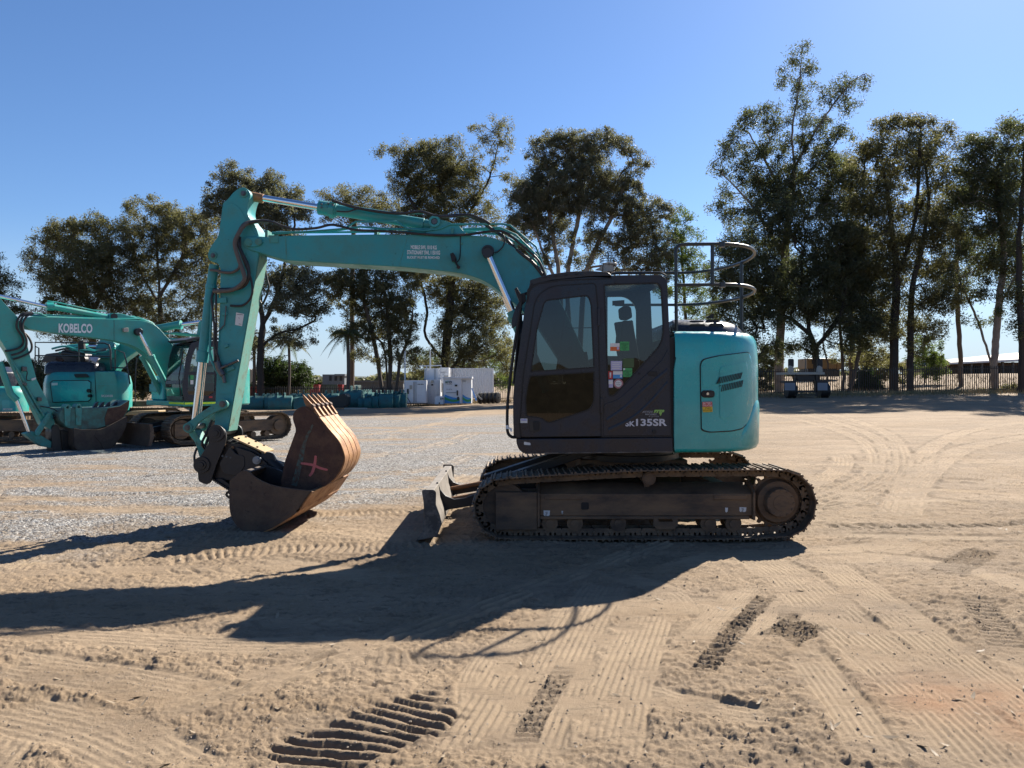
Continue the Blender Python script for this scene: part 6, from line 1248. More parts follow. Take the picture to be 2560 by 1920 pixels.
c = thing('corrugated_tank', 'upright white corrugated tank between the small container and the cabinet', 'tank', base(1085, 58))
a, b = boxpx(1066, 1101, 949, 1010, 58, 1.8); m_ = MB(); n_ = 44; xs_ = np.linspace(a[0], b[0], n_); pr = [(x_, 58+(.05 if (i//2) % 2 else 0)) for i, x_ in enumerate(xs_)]
m_.prism([(x_, y_, a[2]) for x_, y_ in pr]+[(b[0], 59.8, a[2]), (a[0], 59.8, a[2])], (0, 0, b[2]-a[2])); m_.build('tank_wall', M['white'], c, ang=20); bx('vent_panel', 1077, 1084, 951, 957, 57.95, .05, 'beige', c, 0); bx('vent_panel', 1078, 1083, 960, 964, 57.95, .05, 'ink', c, 0)
c = thing('container', 'white steel container resting above the corrugated tank with thin poles in front', 'container', tuple(P(1092, 950, 59)))
bx('container_body', 1061, 1099, 921, 949.2, 59, 2.4, 'white', c, .02); bx('container_end', 1099.2, 1122, 919, 958, 59.2, 2.4, 'white', c, .02)
for a in (1064.5, 1086.8): bx('door_bar', a, a+1, 922, 949, 58.95, .05, 'pin', c, 0)
lettering('DANGEROUS 3', Pl(59.2), 1101, 929.5, 1118, 931.8, M['ink'], c, off=.02); lettering('UN 1202', Pl(59.2), 1107, 934, 1113, 936, M['ink'], c, off=.02); bx('hazard_panel', 1110, 1120.5, 939, 944, 59.17, .02, 'beige', c, 0)
c = thing('container', 'long white container with a corrugated side streaked by tree shade', 'container', base(1178, 62))
a, b = boxpx(1122.5, 1232, 923, 987, 62, 2.4); m_ = MB(); xs_ = np.linspace(a[0], b[0], 90); pr = [(x_, 62+(.04 if (i//2) % 2 else 0)) for i, x_ in enumerate(xs_)]
m_.prism([(x_, y_, a[2]-.3) for x_, y_ in pr]+[(b[0], 64.4, a[2]-.3), (a[0], 64.4, a[2]-.3)], (0, 0, b[2]-a[2]+.3)); m_.build('container_side', M['white'], c, ang=20)
bx('corner_post', 1230, 1234, 920.5, 988, 61.95, .2, 'white', c, .01); bx('top_rail', 1122.5, 1230, 920.5, 923.4, 61.96, .1, 'white', c, .01)
c = thing('fuel_cabinet', 'white cabinet with MPD lettering and blue green waves along its foot', 'cabinet', base(1143, 56.5))
bx('cabinet_body', 1108, 1154, 945, 1009, 56.5, 1.6, 'white', c, .02); bx('cabinet_side', 1154.3, 1178.5, 944, 1009, 56.7, 1.4, 'white', c, .02); bx('cabinet_lid', 1106.5, 1180, 942, 946.5, 56.4, 1.75, 'white', c, .01)
for (a0, a1, ph) in ((1111.5, 1149, 0), (1156.5, 1178, .4)):
    pl = Pl(56.47 if a0 < 1150 else 56.67)
    top = lambda t: 987+14*math.sin(t*1.9); 
    m_ = MB(); ts = [i/12 for i in range(13)]; m_.pp(pl, [(a0+(a1-a0)*t, 986+10*math.sin(t*1.57)*(1-.1*t)) for t in ts]+[(a1, 1008), (a0, 1008)], .01); m_.build('blue_wave', M['blue'], c, smooth=False)
    m_ = MB(); m_.pp(pl, [(a0+(a1-a0)*t, 992+9*math.sin(t*2.6)*.8) for t in ts]+[(a0+(a1-a0)*t, 998+9*math.sin(t*2.6)*.75) for t in ts[::-1]], .01, .012); m_.build('green_wave', M['green'], c, smooth=False)
lettering('MP', Pl(56.45), 1113.5, 952.5, 1122.5, 958.5, pm('green lettering', (.03, .12, .06), .5), c, bold=.01, off=.03); lettering('D', Pl(56.45), 1123.5, 952.5, 1129.5, 958.5, M['ink'], c, bold=.03, off=.03); lettering('SYSTEMS', Pl(56.45), 1114, 960, 1130, 961.8, M['ink'], c, off=.03)
lettering('MPD', Pl(56.65), 1156.5, 951, 1165, 955, M['ink'], c, off=.03); lettering('GUESS', Pl(56.45), 1116, 972, 1130, 975, M['pin'], c, off=.03)
bx('cabinet_screen', 1137, 1143, 961.5, 966, 56.42, .05, 'ink', c, 0); bx('fuel_nozzle', 1141.5, 1145, 976, 989, 56.38, .1, 'ink', c, .02); bx('nozzle_holder', 1143, 1147.5, 992, 1000, 56.38, .1, 'blackpaint', c, .02); bx('shelf_line', 1115, 1140, 981, 982, 56.44, .03, 'pin', c, 0)
c = thing('electrical_box', 'low white box with black sockets at the foot of the cabinet', 'box', base(1097, 56)); bx('box_body', 1087, 1108, 991, 1011, 56, .9, 'white', c, .02)
for (a, b) in ((1101, 995), (1106, 994.5), (1097, 1006)): bx('socket', a, a+2.4, b, b+4, 55.95, .06, 'ink', c, 0)
# poles and floodlight bar
for (x_, t_, lb) in ((1012.6, 878, 'white pole at the left corner of the small container'), (1075.5, 876, 'thin pale pole standing behind the stacked container')):
    m_ = MB(); b0 = base(x_, 60); m_.tube([b0, P(x_, 920, 60), P(x_, t_, 60)], [.07, .06, .045], 8); tag(m_.build('pole', M['white']), lb, 'pole')
m_ = MB(); m_.tube([P(1067, 950, 58.8), P(1066.5, 914, 58.8)], .05, 6); m_.bar(P(1048, 915, 58.8), P(1103, 913.5, 58.8), .12, .08); m_.tube([P(1093, 950, 58.8), P(1094, 922, 58.8)], .04, 6); m_.tube([P(1098, 952, 58.7), P(1103, 914, 58.7)], .03, 6); tag(m_.build('floodlight_frame', M['white']), 'thin white overhead bar on slim posts above the stacked container', 'frame')
m_ = MB(); m_.prism([P(1178, 971, 56.3), P(1180.5, 970, 56.3), P(1192.5, 1001, 56.0), P(1189, 1002, 56.0)], (0, .05, 0)); tag(m_.build('leaning_sheet', M['chrome']), 'narrow shiny metal sheet leaning beside the fuel cabinet', 'sheet')
m_ = MB(); m_.prism([P(1192, 985, 56.2), P(1206, 998, 56.2), P(1203, 1000, 56.2), P(1190, 988, 56.2)], (0, .06, 0)); tag(m_.build('metal_bar', M['beige']), 'short pale bar lying against the tyres', 'bar')
# tyres
def tyre_mb(c0, ax, ro=.5, ri=.27, w=.30):
    m_ = MB(); prof = [(0, ri), (.0, ro*.80), (w*.12, ro*.96), (w*.25, ro), (w*.75, ro), (w*.88, ro*.96), (w, ro*.8), (w, ri), (w*.7, ri*.95), (w*.3, ri*.95)]
    ax = Vector(ax).normalized(); u = ax.orthogonal().normalized(); v = ax.cross(u); n_ = 36; k = len(prof); vs_ = []
    for i in range(n_):
        a = 2*math.pi*i/n_; d = u*math.cos(a)+v*math.sin(a)
        for t, r_ in prof: vs_.append(Vector(c0)+ax*t+d*(r_*(1-.02*(i % 2) if r_ > ro*.9 else r_)))
    m_.add(vs_, [(i*k+j, i*k+(j+1) % k, ((i+1) % n_)*k+(j+1) % k, ((i+1) % n_)*k+j) for i in range(n_) for j in range(k)]); return m_
lbs = ['rightmost tyre of the row, its open hub facing the yard', 'second tyre from the right in the row by the long container', 'middle tyre of the row by the long container', 'fourth tyre from the right in the row by the long container', 'leftmost tyre of the row by the long container']
for k in range(5):
    c0 = P(1247-k*10.5, 990.5-k*.4, 56.6+k*.12); c0.z = float(tz(c0.x, c0.y))+.42
    tag(tyre_mb(c0, (-.88, .47, 0), .43, .25, .26).build('tyre', M['black'], ang=50), lbs[k], 'tyre', 'tyres leaning in a row')
# ---- teal buckets
def make_bucket(w, s, flare, mt='teal'):
    root = thing('excavator_bucket', '', 'bucket', (0, 0, 0))
    out_ = [(v.x*s, v.y*s) for v in crv([(-.42, .02, 0), (-.50, .25, 0), (-.44, .52, 0), (-.28, .74, 0), (0, .84, 0), (.20, .84, 0)], 4)]; inn = [(a*.95, b*.96-.0) for a, b in out_]
    m_ = MB(); m_.prism([(-w/2, a, b) for a, b in out_+inn[::-1]], (w, 0, 0)); o_ = m_.build('bucket_shell', M[mt], root, ang=50, bevel=.004)
    for sx_ in (-1, 1):
        m_ = MB(); q = [(sx_*w/2, a, b) for a, b in out_]+[(sx_*(w/2+flare*.0), .55*s, .80*s), (sx_*(w/2+flare), .62*s, .35*s), (sx_*(w/2+flare*.6), .20*s, .01)]; m_.prism(q, (sx_*.025, 0, 0)); m_.build('side_plate', M[mt], root, bevel=.004)
    m_ = MB(); m_.box((-w/2, .16*s, .72*s), (w/2, .5*s, .84*s)); m_.build('top_beam', M[mt], root, bevel=.02)
    for sx_ in (-1, 1):
        m_ = MB(); c_ = sx_*w*.16; m_.prism([(c_, -.30*s, .72*s), (c_, -.22*s, .98*s), (c_, -.10*s, 1.04*s), (c_, .02*s, .95*s), (c_, .16*s, .95*s), (c_, .28*s, 1.04*s), (c_, .40*s, .98*s), (c_, .42*s, .82*s)], (.04, 0, 0)); m_.build('bucket_ear', M[mt], root, bevel=.004)
        
        for yy_ in (-.10, .28): m_ = MB(); m_.ring((c_-.01, yy_*s, .94*s), (1, 0, 0), .08*s, .04*s, .06, 14); m_.build('ear_boss', M['teal_shaded'], root)
    return root
protos = {}
spots = [(628, 1023, 47, 1.45, 1.02, .18, 15, 'wide teal bucket with a flared side at the far left end of the row'), (668, 1021, 47.3, 1.3, 1.0, .18, -20, 'wide teal bucket standing just right of the row’s left end'), (650, 1009, 50, 1.4, .95, .1, 8, 'teal bucket half hidden in the second rank below the dark trunk'),
 (702, 1022, 46.5, 1.35, 1.05, .2, 10, 'wide flared teal bucket in the middle of the left group'), (734, 1018, 47, 1.1, .95, .28, -35, 'teal bucket turned to show its pale flared side plate'), (690, 1008, 50, 1.2, .95, .1, -5, 'teal bucket in the second rank of the left group'), (752, 1004, 50.5, 1.1, 1.15, .1, 20, 'tall teal bucket standing behind the rusty bucket teeth'), (788, 1003, 52, 1.1, 1.0, .1, -10, 'teal bucket in the gap right of the rusty bucket teeth'),
 (822, 1002, 52, 1.35, 1.15, .1, 5, 'broad teal bucket behind the long black bucket'), (852, 1000, 53, 1.0, 1.2, .08, -15, 'tall teal bucket right behind the end of the black bucket'), (884, 1009, 50.5, 1.1, 1.45, .06, 4, 'tallest teal bucket just right of the black bucket'), (904, 1014, 49.5, .42, .85, 0, 12, 'narrow trenching bucket left of its twin before the tall teal buckets'),
 (921, 1014, 49.4, .42, .88, 0, 0, 'narrow trenching bucket right of its twin before the tall teal buckets'), (917, 1000, 53, 1.0, 1.25, .05, -8, 'teal bucket in the rear rank above the two narrow buckets'), (941, 1015, 49.6, .5, 1.0, 0, -10, 'slim teal bucket between the narrow pair and the wider buckets'), (946, 1001, 53.5, .9, 1.2, .05, 6, 'teal bucket in the rear rank above the slim bucket'),
 (966, 1015, 49.8, .85, 1.15, .04, 5, 'medium teal bucket third from the right end of the front rank'), (974, 1001, 53.5, .9, 1.2, .05, -4, 'teal bucket in the rear rank near the fence right of centre'), (989, 1014, 50.2, .7, 1.1, 0, -8, 'medium teal bucket next to the last of the row'), (1004, 1014, 50.6, .62, 1.2, 0, 3, 'last teal bucket of the row against the white container')]
for (px_, py_, Y_, w_, s_, fl, rz, lb) in spots:
    key = (round(w_*2)/2, fl > .05)
    r_ = make_bucket(w_, s_, fl, 'teal_shaded')
    r_.location = (xw(px_, Y_), Y_, float(tz(xw(px_, Y_), Y_))-.02); r_.rotation_euler = (0, 0, R(rz)); r_['label'] = lb.replace('’', ''); r_['group'] = 'teal excavator buckets stored along the fence'
m_ = MB(); pl = Pl(47); m_.pp(pl, rnd([(806, 1002), (820, 994), (845, 990), (852, 985), (862, 984), (868, 990), (867, 1014), (858, 1019), (812, 1019), (806, 1012)], 3), 1.1); o_ = m_.build('black_bucket', M['blackpaint'], bevel=.04); tag(o_, 'long black bucket lying among the teal buckets', 'bucket', 'excavator buckets stored along the fence')
m_ = MB(); m_.box((xw(862, 47), 46.8, -.02), (xw(918, 47), 47.1, .09)); tag(m_.build('timber_sleeper', M['beige'], bevel=.02), 'long timber sleeper on the ground before the narrow buckets', 'timber')
# ---- fences
M['fence'] = pm('black tubular fence', (.012, .011, .011), .5)
def fence(pts_, h_, label, step=.15):
    root = thing('fence', label, 'fence', (pts_[0][0], pts_[0][1], float(tz(*pts_[0]))))
    pk = MB(); acc = 0
    for (a, b) in zip(pts_[:-1], pts_[1:]):
        L_ = math.hypot(b[0]-a[0], b[1]-a[1]); n_ = int(L_/step)
        for i in range(n_):
            x_ = a[0]+(b[0]-a[0])*i/n_; y_ = a[1]+(b[1]-a[1])*i/n_; z_ = float(tz(x_, y_)); r_ = .020
            pk.add([(x_-r_, y_-r_, z_+.08), (x_+r_, y_-r_, z_+.08), (x_+r_, y_+r_, z_+.08), (x_-r_, y_+r_, z_+.08), (x_-r_, y_-r_, z_+h_-.06), (x_+r_, y_-r_, z_+h_-.06), (x_+r_, y_+r_, z_+h_-.06), (x_-r_, y_+r_, z_+h_-.06), (x_, y_, z_+h_)], [(0, 1, 5, 4), (1, 2, 6, 5), (2, 3, 7, 6), (3, 0, 4, 7), (4, 5, 8), (5, 6, 8), (6, 7, 8), (7, 4, 8)])
            if i % 20 == 0:
                p_ = MB(); p_.box((x_-.035, y_-.035, z_-.1), (x_+.035, y_+.035, z_+h_)); p_.build('fence_post', M['fence'], root)
                j = min(i+20, n_); x2 = a[0]+(b[0]-a[0])*j/n_; y2 = a[1]+(b[1]-a[1])*j/n_; z2 = float(tz(x2, y2))
                for hh_ in (.2, h_-.2): pk.bar((x_, y_, z_+hh_), (x2, y2, z2+hh_), .04, .045)
    pk.build('fence_pickets', M['fence'], root, recalc=False, smooth=False)
fence([(12, 51.5), (24, 51.2), (45, 51)], 1.85, 'black picket fence on the right side of the yard')
fence([(-30, 62), (-14, 63), (2, 65), (12, 64)], 1.72, 'black picket fence behind the row of teal buckets on the left')
# ---- trailer at the back
YT = 46.5
tr = thing('truck_trailer', 'dark trailer parked before the right fence with two grey mudflaps', 'trailer', base(2015, YT)); zt0 = base(2015, YT)[2]
for (a, b) in ((1962, 1988), (2044, 2069)): bx('mudflap', a, b, 957, 976, YT, .03, pm('dull grey mudflap', (.20, .21, .24), .6), tr, .005); bx('mudguard', a-1, b+1, 952, 958, YT+.02, .7, 'blackpaint', tr, .03)
for x_ in (1964, 2046): 
    m_ = MB(); cc = P(x_+12, 975, YT+.5); m_.cyl((cc.x-.28, cc.y, zt0+.48), (cc.x+.28, cc.y, zt0+.48), .48, n=28); m_.build('wheel', M['black'], tr, bevel=.03)
bx('rear_beam', 1988, 2044, 976, 981, YT+.1, .12, 'blackpaint', tr, .01); bx('chassis_post', 1987, 1991, 936, 990, YT+.1, .15, 'blackpaint', tr, .01); bx('chassis_post', 2040, 2044, 936, 990, YT+.1, .15, 'blackpaint', tr, .01); bx('deck_beam', 1974, 2062, 930.5, 936.5, YT, 2.4, 'beige', tr, .01)
m_ = MB(); m_.prism([P(a, b, YT+.2) for a, b in rnd([(1990, 938), (2040, 938), (2036, 952), (1994, 952)], 3)], (0, .8, 0)); m_.build('winch_box', M['blackpaint'], tr, bevel=.03)
for x_ in (1976, 2048): m_ = MB(); m_.prism([P(a, b, YT+.1) for a, b in [(x_-3, 930), (x_+9, 930), (x_+8, 918), (x_+1, 914), (x_-2, 920)]], (0, .3, 0)); m_.build('bolster', M['beige'], tr, bevel=.01); bx('headboard', x_-3, x_+10, 897, 918, YT+1.6, .3, 'black', tr, .08)
bx('cross_member', 1992, 2040, 986, 988, YT+.1, .08, 'blackpaint', tr, 0); m_ = MB(); m_.tube([P(2014, 898, YT+.5), P(2014, 930, YT+.5)], .03, 6); m_.build('light_mast', M['pin'], tr)
# ---- house and sheds on the right
HW = pm('brown brick wall', (.16, .10, .065), .85, var=.3, scale=6); M['roofgrey'] = pm('grey tiled roof', (.15, .135, .12), .7, var=.15, scale=8); M['yellowpaint'] = pm('yellow machine paint', (.17, .105, .035), .5, var=.2, scale=2)
ho = thing('house', 'low brown brick house with a pale hipped roof beyond the right fence', 'house', base(2460, 96))
bx('wall', 2392, 2640, 906, 962, 98, 8, HW, ho, .02, dz=1.0)
m_ = MB(); a = P(2350, 908, 95); b = P(2680, 892, 95); r1 = P(2462, 889, 101); r2 = P(2660, 872, 101); m_.add([a, b, r2, r1, a+Vector((0, 12, 0)), b+Vector((0, 12, 0)), a-Vector((0, 0, .25)), b-Vector((0, 0, .25))], [(0, 1, 2, 3), (3, 2, 5, 4), (0, 3, 4), (1, 5, 2), (0, 6, 7, 1)]); m_.build('roof', M['roofgrey'], ho, recalc=False, smooth=False)
m_ = MB(); m_.bar(P(2350, 909.5, 94.9), P(2680, 893.5, 94.9), .15, .22); m_.build('gutter', M['white'], ho)
for k in range(7):
    x_ = 2402+k*26; bx('verandah_post', x_, x_+4, 905, 960, 95.5, .3, M['roofgrey'], ho, 0, dz=.5); bx('window', x_+7, x_+22, 915, 948, 97.95, .08, 'ink', ho, 0)
sh_ = thing('shed', 'small yellow gabled shed left of the brown house', 'shed', base(2338, 92)); m_ = MB(); m_.prism([P(a, b, 92) for a, b in [(2304, 930), (2304, 905), (2335, 888), (2352, 890), (2372, 906), (2372, 930)]], (0, 5, 0)); m_.build('shed_wall', M['yellowpaint'], sh_, smooth=False); m_ = MB(); m_.bar(P(2302, 907, 91.8), P(2340, 888, 91.8), .25, .12); m_.bar(P(2340, 888, 91.8), P(2374, 907, 91.8), .25, .12); m_.build('roof_edge', M['white'], sh_)
vv = thing('dump_truck', 'dark tipper truck body in front of the yellow shed', 'truck', base(2334, 84)); m_ = MB(); m_.prism([P(a, b, 84) for a, b in [(2312, 920), (2318, 902), (2346, 901), (2350, 920)]], (0, 3, 0)); m_.build('tipper_body', M['blackpaint'], vv, bevel=.05); bx('chassis', 2308, 2354, 919, 924, 84, 2, 'blackpaint', vv, .02)
for x_ in (2316, 2345): m_ = MB(); m_.ycyl(x_, 924, 83.9, .25, 84.3); m_.build('wheel', M['black'], vv)
yl = thing('loader', 'yellow construction machine half hidden behind the trees on the right', 'machine', base(2050, 74)); bx('machine_body', 2018, 2092, 896, 922, 74, 2.5, 'yellowpaint', yl, .08); bx('cab_window', 2030, 2050, 899, 910, 73.95, .06, 'ink', yl, 0); bx('counterweight', 2092, 2105, 905, 924, 74, 2.3, 'yellowpaint', yl, .1); bx('chassis', 2020, 2100, 922, 934, 74.2, 2, 'blackpaint', yl, .05, dz=.3)
og = thing('sign_board', 'small orange board between the trunks right of the trailer', 'sign', base(2135, 70)); bx('board', 2128, 2140, 907, 925, 70, .06, 'orange', og, 0); bx('post', 2133, 2135, 925, 950, 70.1, .06, 'pin', og, 0)
# ---- neighbours on the left, beyond the fence
M['redpaint'] = pm('red container paint', (.20, .014, .014), .55, var=.15, scale=2); M['greenpaint'] = pm('dull green container paint', (.05, .085, .075), .6, var=.15); M['palegrey'] = pm('pale grey cladding', (.10, .11, .12), .6, var=.15)
def simple(name, label, cat, x0, x1, yt, yb, Y, dep, mt, dz=1.2, extra=None):
    o_ = thing(name, label, cat, base((x0+x1)/2, Y)); a, b = boxpx(x0, x1, yt, yb, Y, dep); m_ = MB(); n_ = max(8, int((b[0]-a[0])/.14)); pr = [(x_, Y+(.04 if (i//2) % 2 else 0)) for i, x_ in enumerate(np.linspace(a[0], b[0], n_))]
    m_.prism([(x_, y_, a[2]-dz) for x_, y_ in pr]+[(b[0], Y+dep, a[2]-dz), (a[0], Y+dep, a[2]-dz)], (0, 0, b[2]-a[2]+dz)); m_.build('container_wall', M[mt], o_, ang=20)
    bx('top_rail', x0, x1, yt-1, yt+.6, Y-.03, .15, mt, o_, 0); return o_
simple('container', 'red shipping container just right of the round dark tree', 'container', 752, 797, 962, 990, 78, 4, 'redpaint'); simple('container', 'dull green shipping container right of the red one', 'container', 799, 843, 962, 990, 79, 4, 'greenpaint'); simple('container', 'narrow red container at the right end of the green one', 'container', 844, 856, 962, 990, 79.2, 4, 'redpaint'); simple('container', 'dark green container behind the fence pickets', 'container', 857, 884, 963, 990, 80, 4, 'greenpaint'); simple('container', 'red container under the crown of the round dark tree', 'container', 618, 700, 968, 992, 78, 4, 'redpaint')
simple('shed', 'long pale shed behind the fence left of the small container', 'shed', 885, 1008, 955, 990, 90, 6, 'palegrey'); bx('roof', 880, 1010, 951.5, 956, 89.6, 7, 'palegrey', bpy.data.objects['shed.001'] if 'shed.001' in bpy.data.objects else None, .01)
o_ = simple('warehouse', 'distant grey building with pale panels beyond the red container', 'building', 806, 861, 937, 957, 150, 10, 'palegrey')
for k in range(3): bx('window', 823+k*13, 829+k*13, 940, 952, 149.9, .2, 'ink', o_, 0)
bx('roof_tank', 836, 862, 935, 940, 149, 8, 'palegrey', o_, 0)
o_ = thing('shade_shelter', 'curved cream shelter roof behind the arm of the large excavator', 'shelter', base(615, 72)); m_ = MB(); m_.prism([P(a, b, 72) for a, b in [(596, 960), (598, 935), (610, 926), (622, 922), (636, 926), (641, 938), (641, 960)]], (0, 5, 0)); m_.build('shelter_shell', M['beige'], o_)
tk = thing('white_tank', 'white rounded tank seen just right of the excavator arm', 'tank', base(606, 40)); m_ = MB(); b0 = P(606, 1002, 24); m_.tube([(b0.x, 24, CH-(1018-HYP)/F*24), (b0.x, 24, CH-(1008-HYP)/F*24), (b0.x, 24, CH-(990-HYP)/F*24), (b0.x, 24, CH-(900-HYP)/F*24)], [.10, .16, .17, .12], 18); m_.build('tank_body', M['white'], tk); tk.location = (0, 0, 0); ORG[tk.name] = Vector()
for ch in tk.children: ch.location = -Vector(base(606, 40))*0
# ---- far hills and horizon woods
hm = MB(); n_ = 60; xs_ = np.linspace(-900, 900, n_); top = [(x_, 900, CH+ (955-937)/F*900+5*math.sin(x_*.011)+3*math.sin(x_*.031+1)) for x_ in xs_]
hm.add(top+[(x_, 800, -3) for x_ in xs_]+[(x_, 1400, -3) for x_ in xs_], [f for i in range(n_-1) for f in ((i, i+1, n_+i+1, n_+i), (i+1, i, 2*n_+i, 2*n_+i+1))])
tag(hm.build('hills', pm('far wooded hills', (.06, .075, .06), .9, var=.3, scale=.05), recalc=False), 'low wooded hills on the horizon', kind='structure')

# ================================================================ trees
def leafmat(name, col, tr):
    m = bpy.data.materials.new(name); N, L, B = nodes(m)
    at = N.new('ShaderNodeAttribute'); at.attribute_name = 'tint'
    mx = N.new('ShaderNodeMix'); mx.data_type = 'RGBA'; mx.inputs['A'].default_value = (*[c*.55 for c in col], 1); mx.inputs['B'].default_value = (*[c*1.5 for c in col], 1); L.new(at.outputs['Fac'], mx.inputs['Factor'])
    L.new(mx.outputs['Result'], B.inputs['Base Color']); B.inputs['Roughness'].default_value = .62; B.inputs['Specular IOR Level'].default_value = .3
    t = N.new('ShaderNodeBsdfTranslucent'); t.inputs[0].default_value = (*tr, 1); s_ = N.new('ShaderNodeMixShader'); s_.inputs[0].default_value = .36
    L.new(B.outputs[0], s_.inputs[1]); L.new(t.outputs[0], s_.inputs[2]); L.new(s_.outputs[0], N['Material Output'].inputs[0]); return m
LM = {'olive': leafmat('olive gum leaves', (.085, .085, .045), (.24, .23, .08)), 'dark': leafmat('dark gum leaves', (.062, .070, .042), (.15, .17, .055)), 'grey': leafmat('grey green gum leaves', (.10, .10, .066), (.22, .22, .10)), 'green': leafmat('fresh green leaves', (.055, .085, .028), (.16, .22, .04)), 'bush': leafmat('glossy dark bush leaves', (.030, .045, .018), (.06, .10, .02)), 'palm': leafmat('palm leaves', (.06, .075, .03), (.12, .15, .04))}
BK = {'dark': pm('dark bark', (.035, .027, .022), .9, var=.35, scale=6, bump=.5, bscale=25), 'pale': pm('pale grey gum bark', (.24, .195, .16), .8, var=.3, scale=3, dirt=(.10, .075, .06), damt=.35, dscale=2, bump=.2, bscale=15), 'mid': pm('brown bark', (.10, .075, .058), .85, var=.3, scale=5, bump=.4, bscale=20)}
def leaves_mesh(name, C_, size, mat_, parent, droop=.6, wr=.27):
    n = len(C_); g_ = rng.normal(size=(n, 3)); g_[:, 2] = g_[:, 2]*.6-droop; g_ /= np.linalg.norm(g_, axis=1)[:, None]
    w_ = np.cross(g_, rng.normal(size=(n, 3))); w_ /= np.linalg.norm(w_, axis=1)[:, None]; l_ = (size*rng.uniform(.7, 1.35, n))[:, None]
    V = np.stack([C_-g_*l_*.5, C_+w_*l_*wr*.5-g_*l_*.08, C_+g_*l_*.5, C_-w_*l_*wr*.5-g_*l_*.08], 1)
    org = np.array(ORG[parent.name]) if parent else 0
    me_ = bpy.data.meshes.new(name); me_.vertices.add(4*n); me_.vertices.foreach_set('co', (V-org).astype(np.float32).ravel())
    me_.loops.add(4*n); me_.loops.foreach_set('vertex_index', np.arange(4*n, dtype=np.int32)); me_.polygons.add(n); me_.polygons.foreach_set('loop_start', np.arange(0, 4*n, 4, dtype=np.int32)); me_.polygons.foreach_set('loop_total', np.full(n, 4, np.int32)); me_.update(calc_edges=True)
    at = me_.attributes.new('tint', 'FLOAT', 'POINT'); t_ = np.clip(rng.beta(2, 3, n)+.0, 0, 1); at.data.foreach_set('value', np.repeat(t_, 4).astype(np.float32)); me_.materials.append(mat_)
    o_ = bpy.data.objects.new(name, me_); S.collection.objects.link(o_)
    if parent: o_.parent = parent
    ORG[o_.name] = ORG[parent.name] if parent else Vector(); return o_
NL = [0]
def tree(label, Y, trunks, blobs, leaf='olive', bark='mid', r0=.28, dens=1.0, lsize=.22, crad=.68, group='eucalyptus trees around the yard', per=104, name='eucalyptus_tree', cat='tree', droop=.6, branches=True, hang=.55, off=.55):
    bx_, by_ = trunks[0][0]; b0 = Vector(base(bx_, Y)); root = thing(name, label, cat, tuple(b0), group)
    pos = []; par = []; fix = []
    def dist(px_, py_): return P(px_, py_, Y)
    for ti, tr_ in enumerate(trunks):
        pts_ = [P(a, b, Y) for a, b in tr_]; 
        if ti == 0 or tr_[0][1] > 950: pts_[0].z = float(tz(pts_[0].x, Y))-.15
        yo = random.uniform(-1, 1)*(1.0 if ti else .2)
        pts_ = [p+Vector((0, yo*(i/(len(pts_)-1)), 0)) for i, p in enumerate(pts_)]
        c_ = crv(pts_, 6); prev = -1
        if ti and tr_[0][1] <= 950:
            d = [(p-c_[0]).length for p in pos]; prev = int(np.argmin(d)); 
        for p in c_:
            if len(pos) and prev >= 0 and (p-pos[prev]).length < .05: continue
            pos.append(p+Vector((random.uniform(-.04, .04), random.uniform(-.04, .04), 0))); par.append(prev); fix.append(1); prev = len(pos)-1
    LC = []; cl = []
    for bl_ in blobs:
        a, b, rx, ry = bl_[:4]; rx *= 1.10; ry *= 1.10; dn = bl_[4] if len(bl_) > 4 else 1
        n_ = max(3, int(dens*dn*math.pi*rx*ry/(math.pi*(crad*F/Y)**2)*5.0)); dep = (rx+ry)/2/F*Y*1.0; cy_ = Y+random.uniform(-1, 1)*dep*off
        for k in range(n_):
            u = rng.normal(size=3); u /= np.linalg.norm(u); r_ = random.random()**.42; c_ = P(a+u[0]*rx*r_, b+u[2]*ry*r_, Y); c_.y = cy_+u[1]*dep*r_; cl.append(c_)
    P_ = np.array([tuple(p) for p in pos])
    cl.sort(key=lambda c: np.min(np.linalg.norm(P_-np.array(c), axis=1)))
    posl = list(pos); arr = np.zeros((len(posl)+len(cl)*5+10, 3)); arr[:len(posl)] = P_; na = len(posl)
    tips = []
    for c_ in cl:
        v = arr[:na]-np.array(c_); d = np.linalg.norm(v, axis=1)+np.maximum(v[:, 2], -.2)*.55
        j = int(np.argmin(d)); a = Vector(arr[j]); L_ = (c_-a).length; ns = max(1, min(4, int(L_/.9))); prev = j
        for k in range(1, ns+1):
            t = k/ns; p = a.lerp(c_, t)+Vector((random.gauss(0, .10), random.gauss(0, .10), math.sin(math.pi*t)*L_*.10+random.gauss(0, .06)))*(1 if k < ns else .3)
            arr[na] = p; par.append(prev); prev = na; na += 1
        tips.append(prev)
    cnt = np.zeros(na)
    for t in tips: cnt[t] += 1
    for i in range(na-1, -1, -1):
        if par[i] >= 0: cnt[par[i]] += cnt[i]
    rad = .007+.0095*np.power(np.maximum(cnt, .3), .55); mxr = rad.max(); r0 *= .74
    if mxr > 0: 
        sc_ = r0/mxr; rad = np.where(rad > .06, .06+(rad-.06)*max(0, (r0-.06)/(mxr-.06)) if mxr > .06 else rad, rad)
    NL[0] += len(tips)*per; tk_ = MB(); kids = {}
    for i in range(na):
        if par[i] >= 0: kids.setdefault(par[i], []).append(i)
    seen = set()
    for i in range(na):
        for ch in kids.get(i, []) if i in kids else []:
            pass
    # chains of frustums
    starts = [i for i in range(na) if par[i] < 0]+[c for k_ in kids.values() for c in k_[1:]]
    for k_ in kids: kids[k_].sort(key=lambda c: -cnt[c])
    starts = [(-1, i) for i in range(na) if par[i] < 0]+[(k_, c) for k_, v_ in kids.items() for c in v_[1:]]
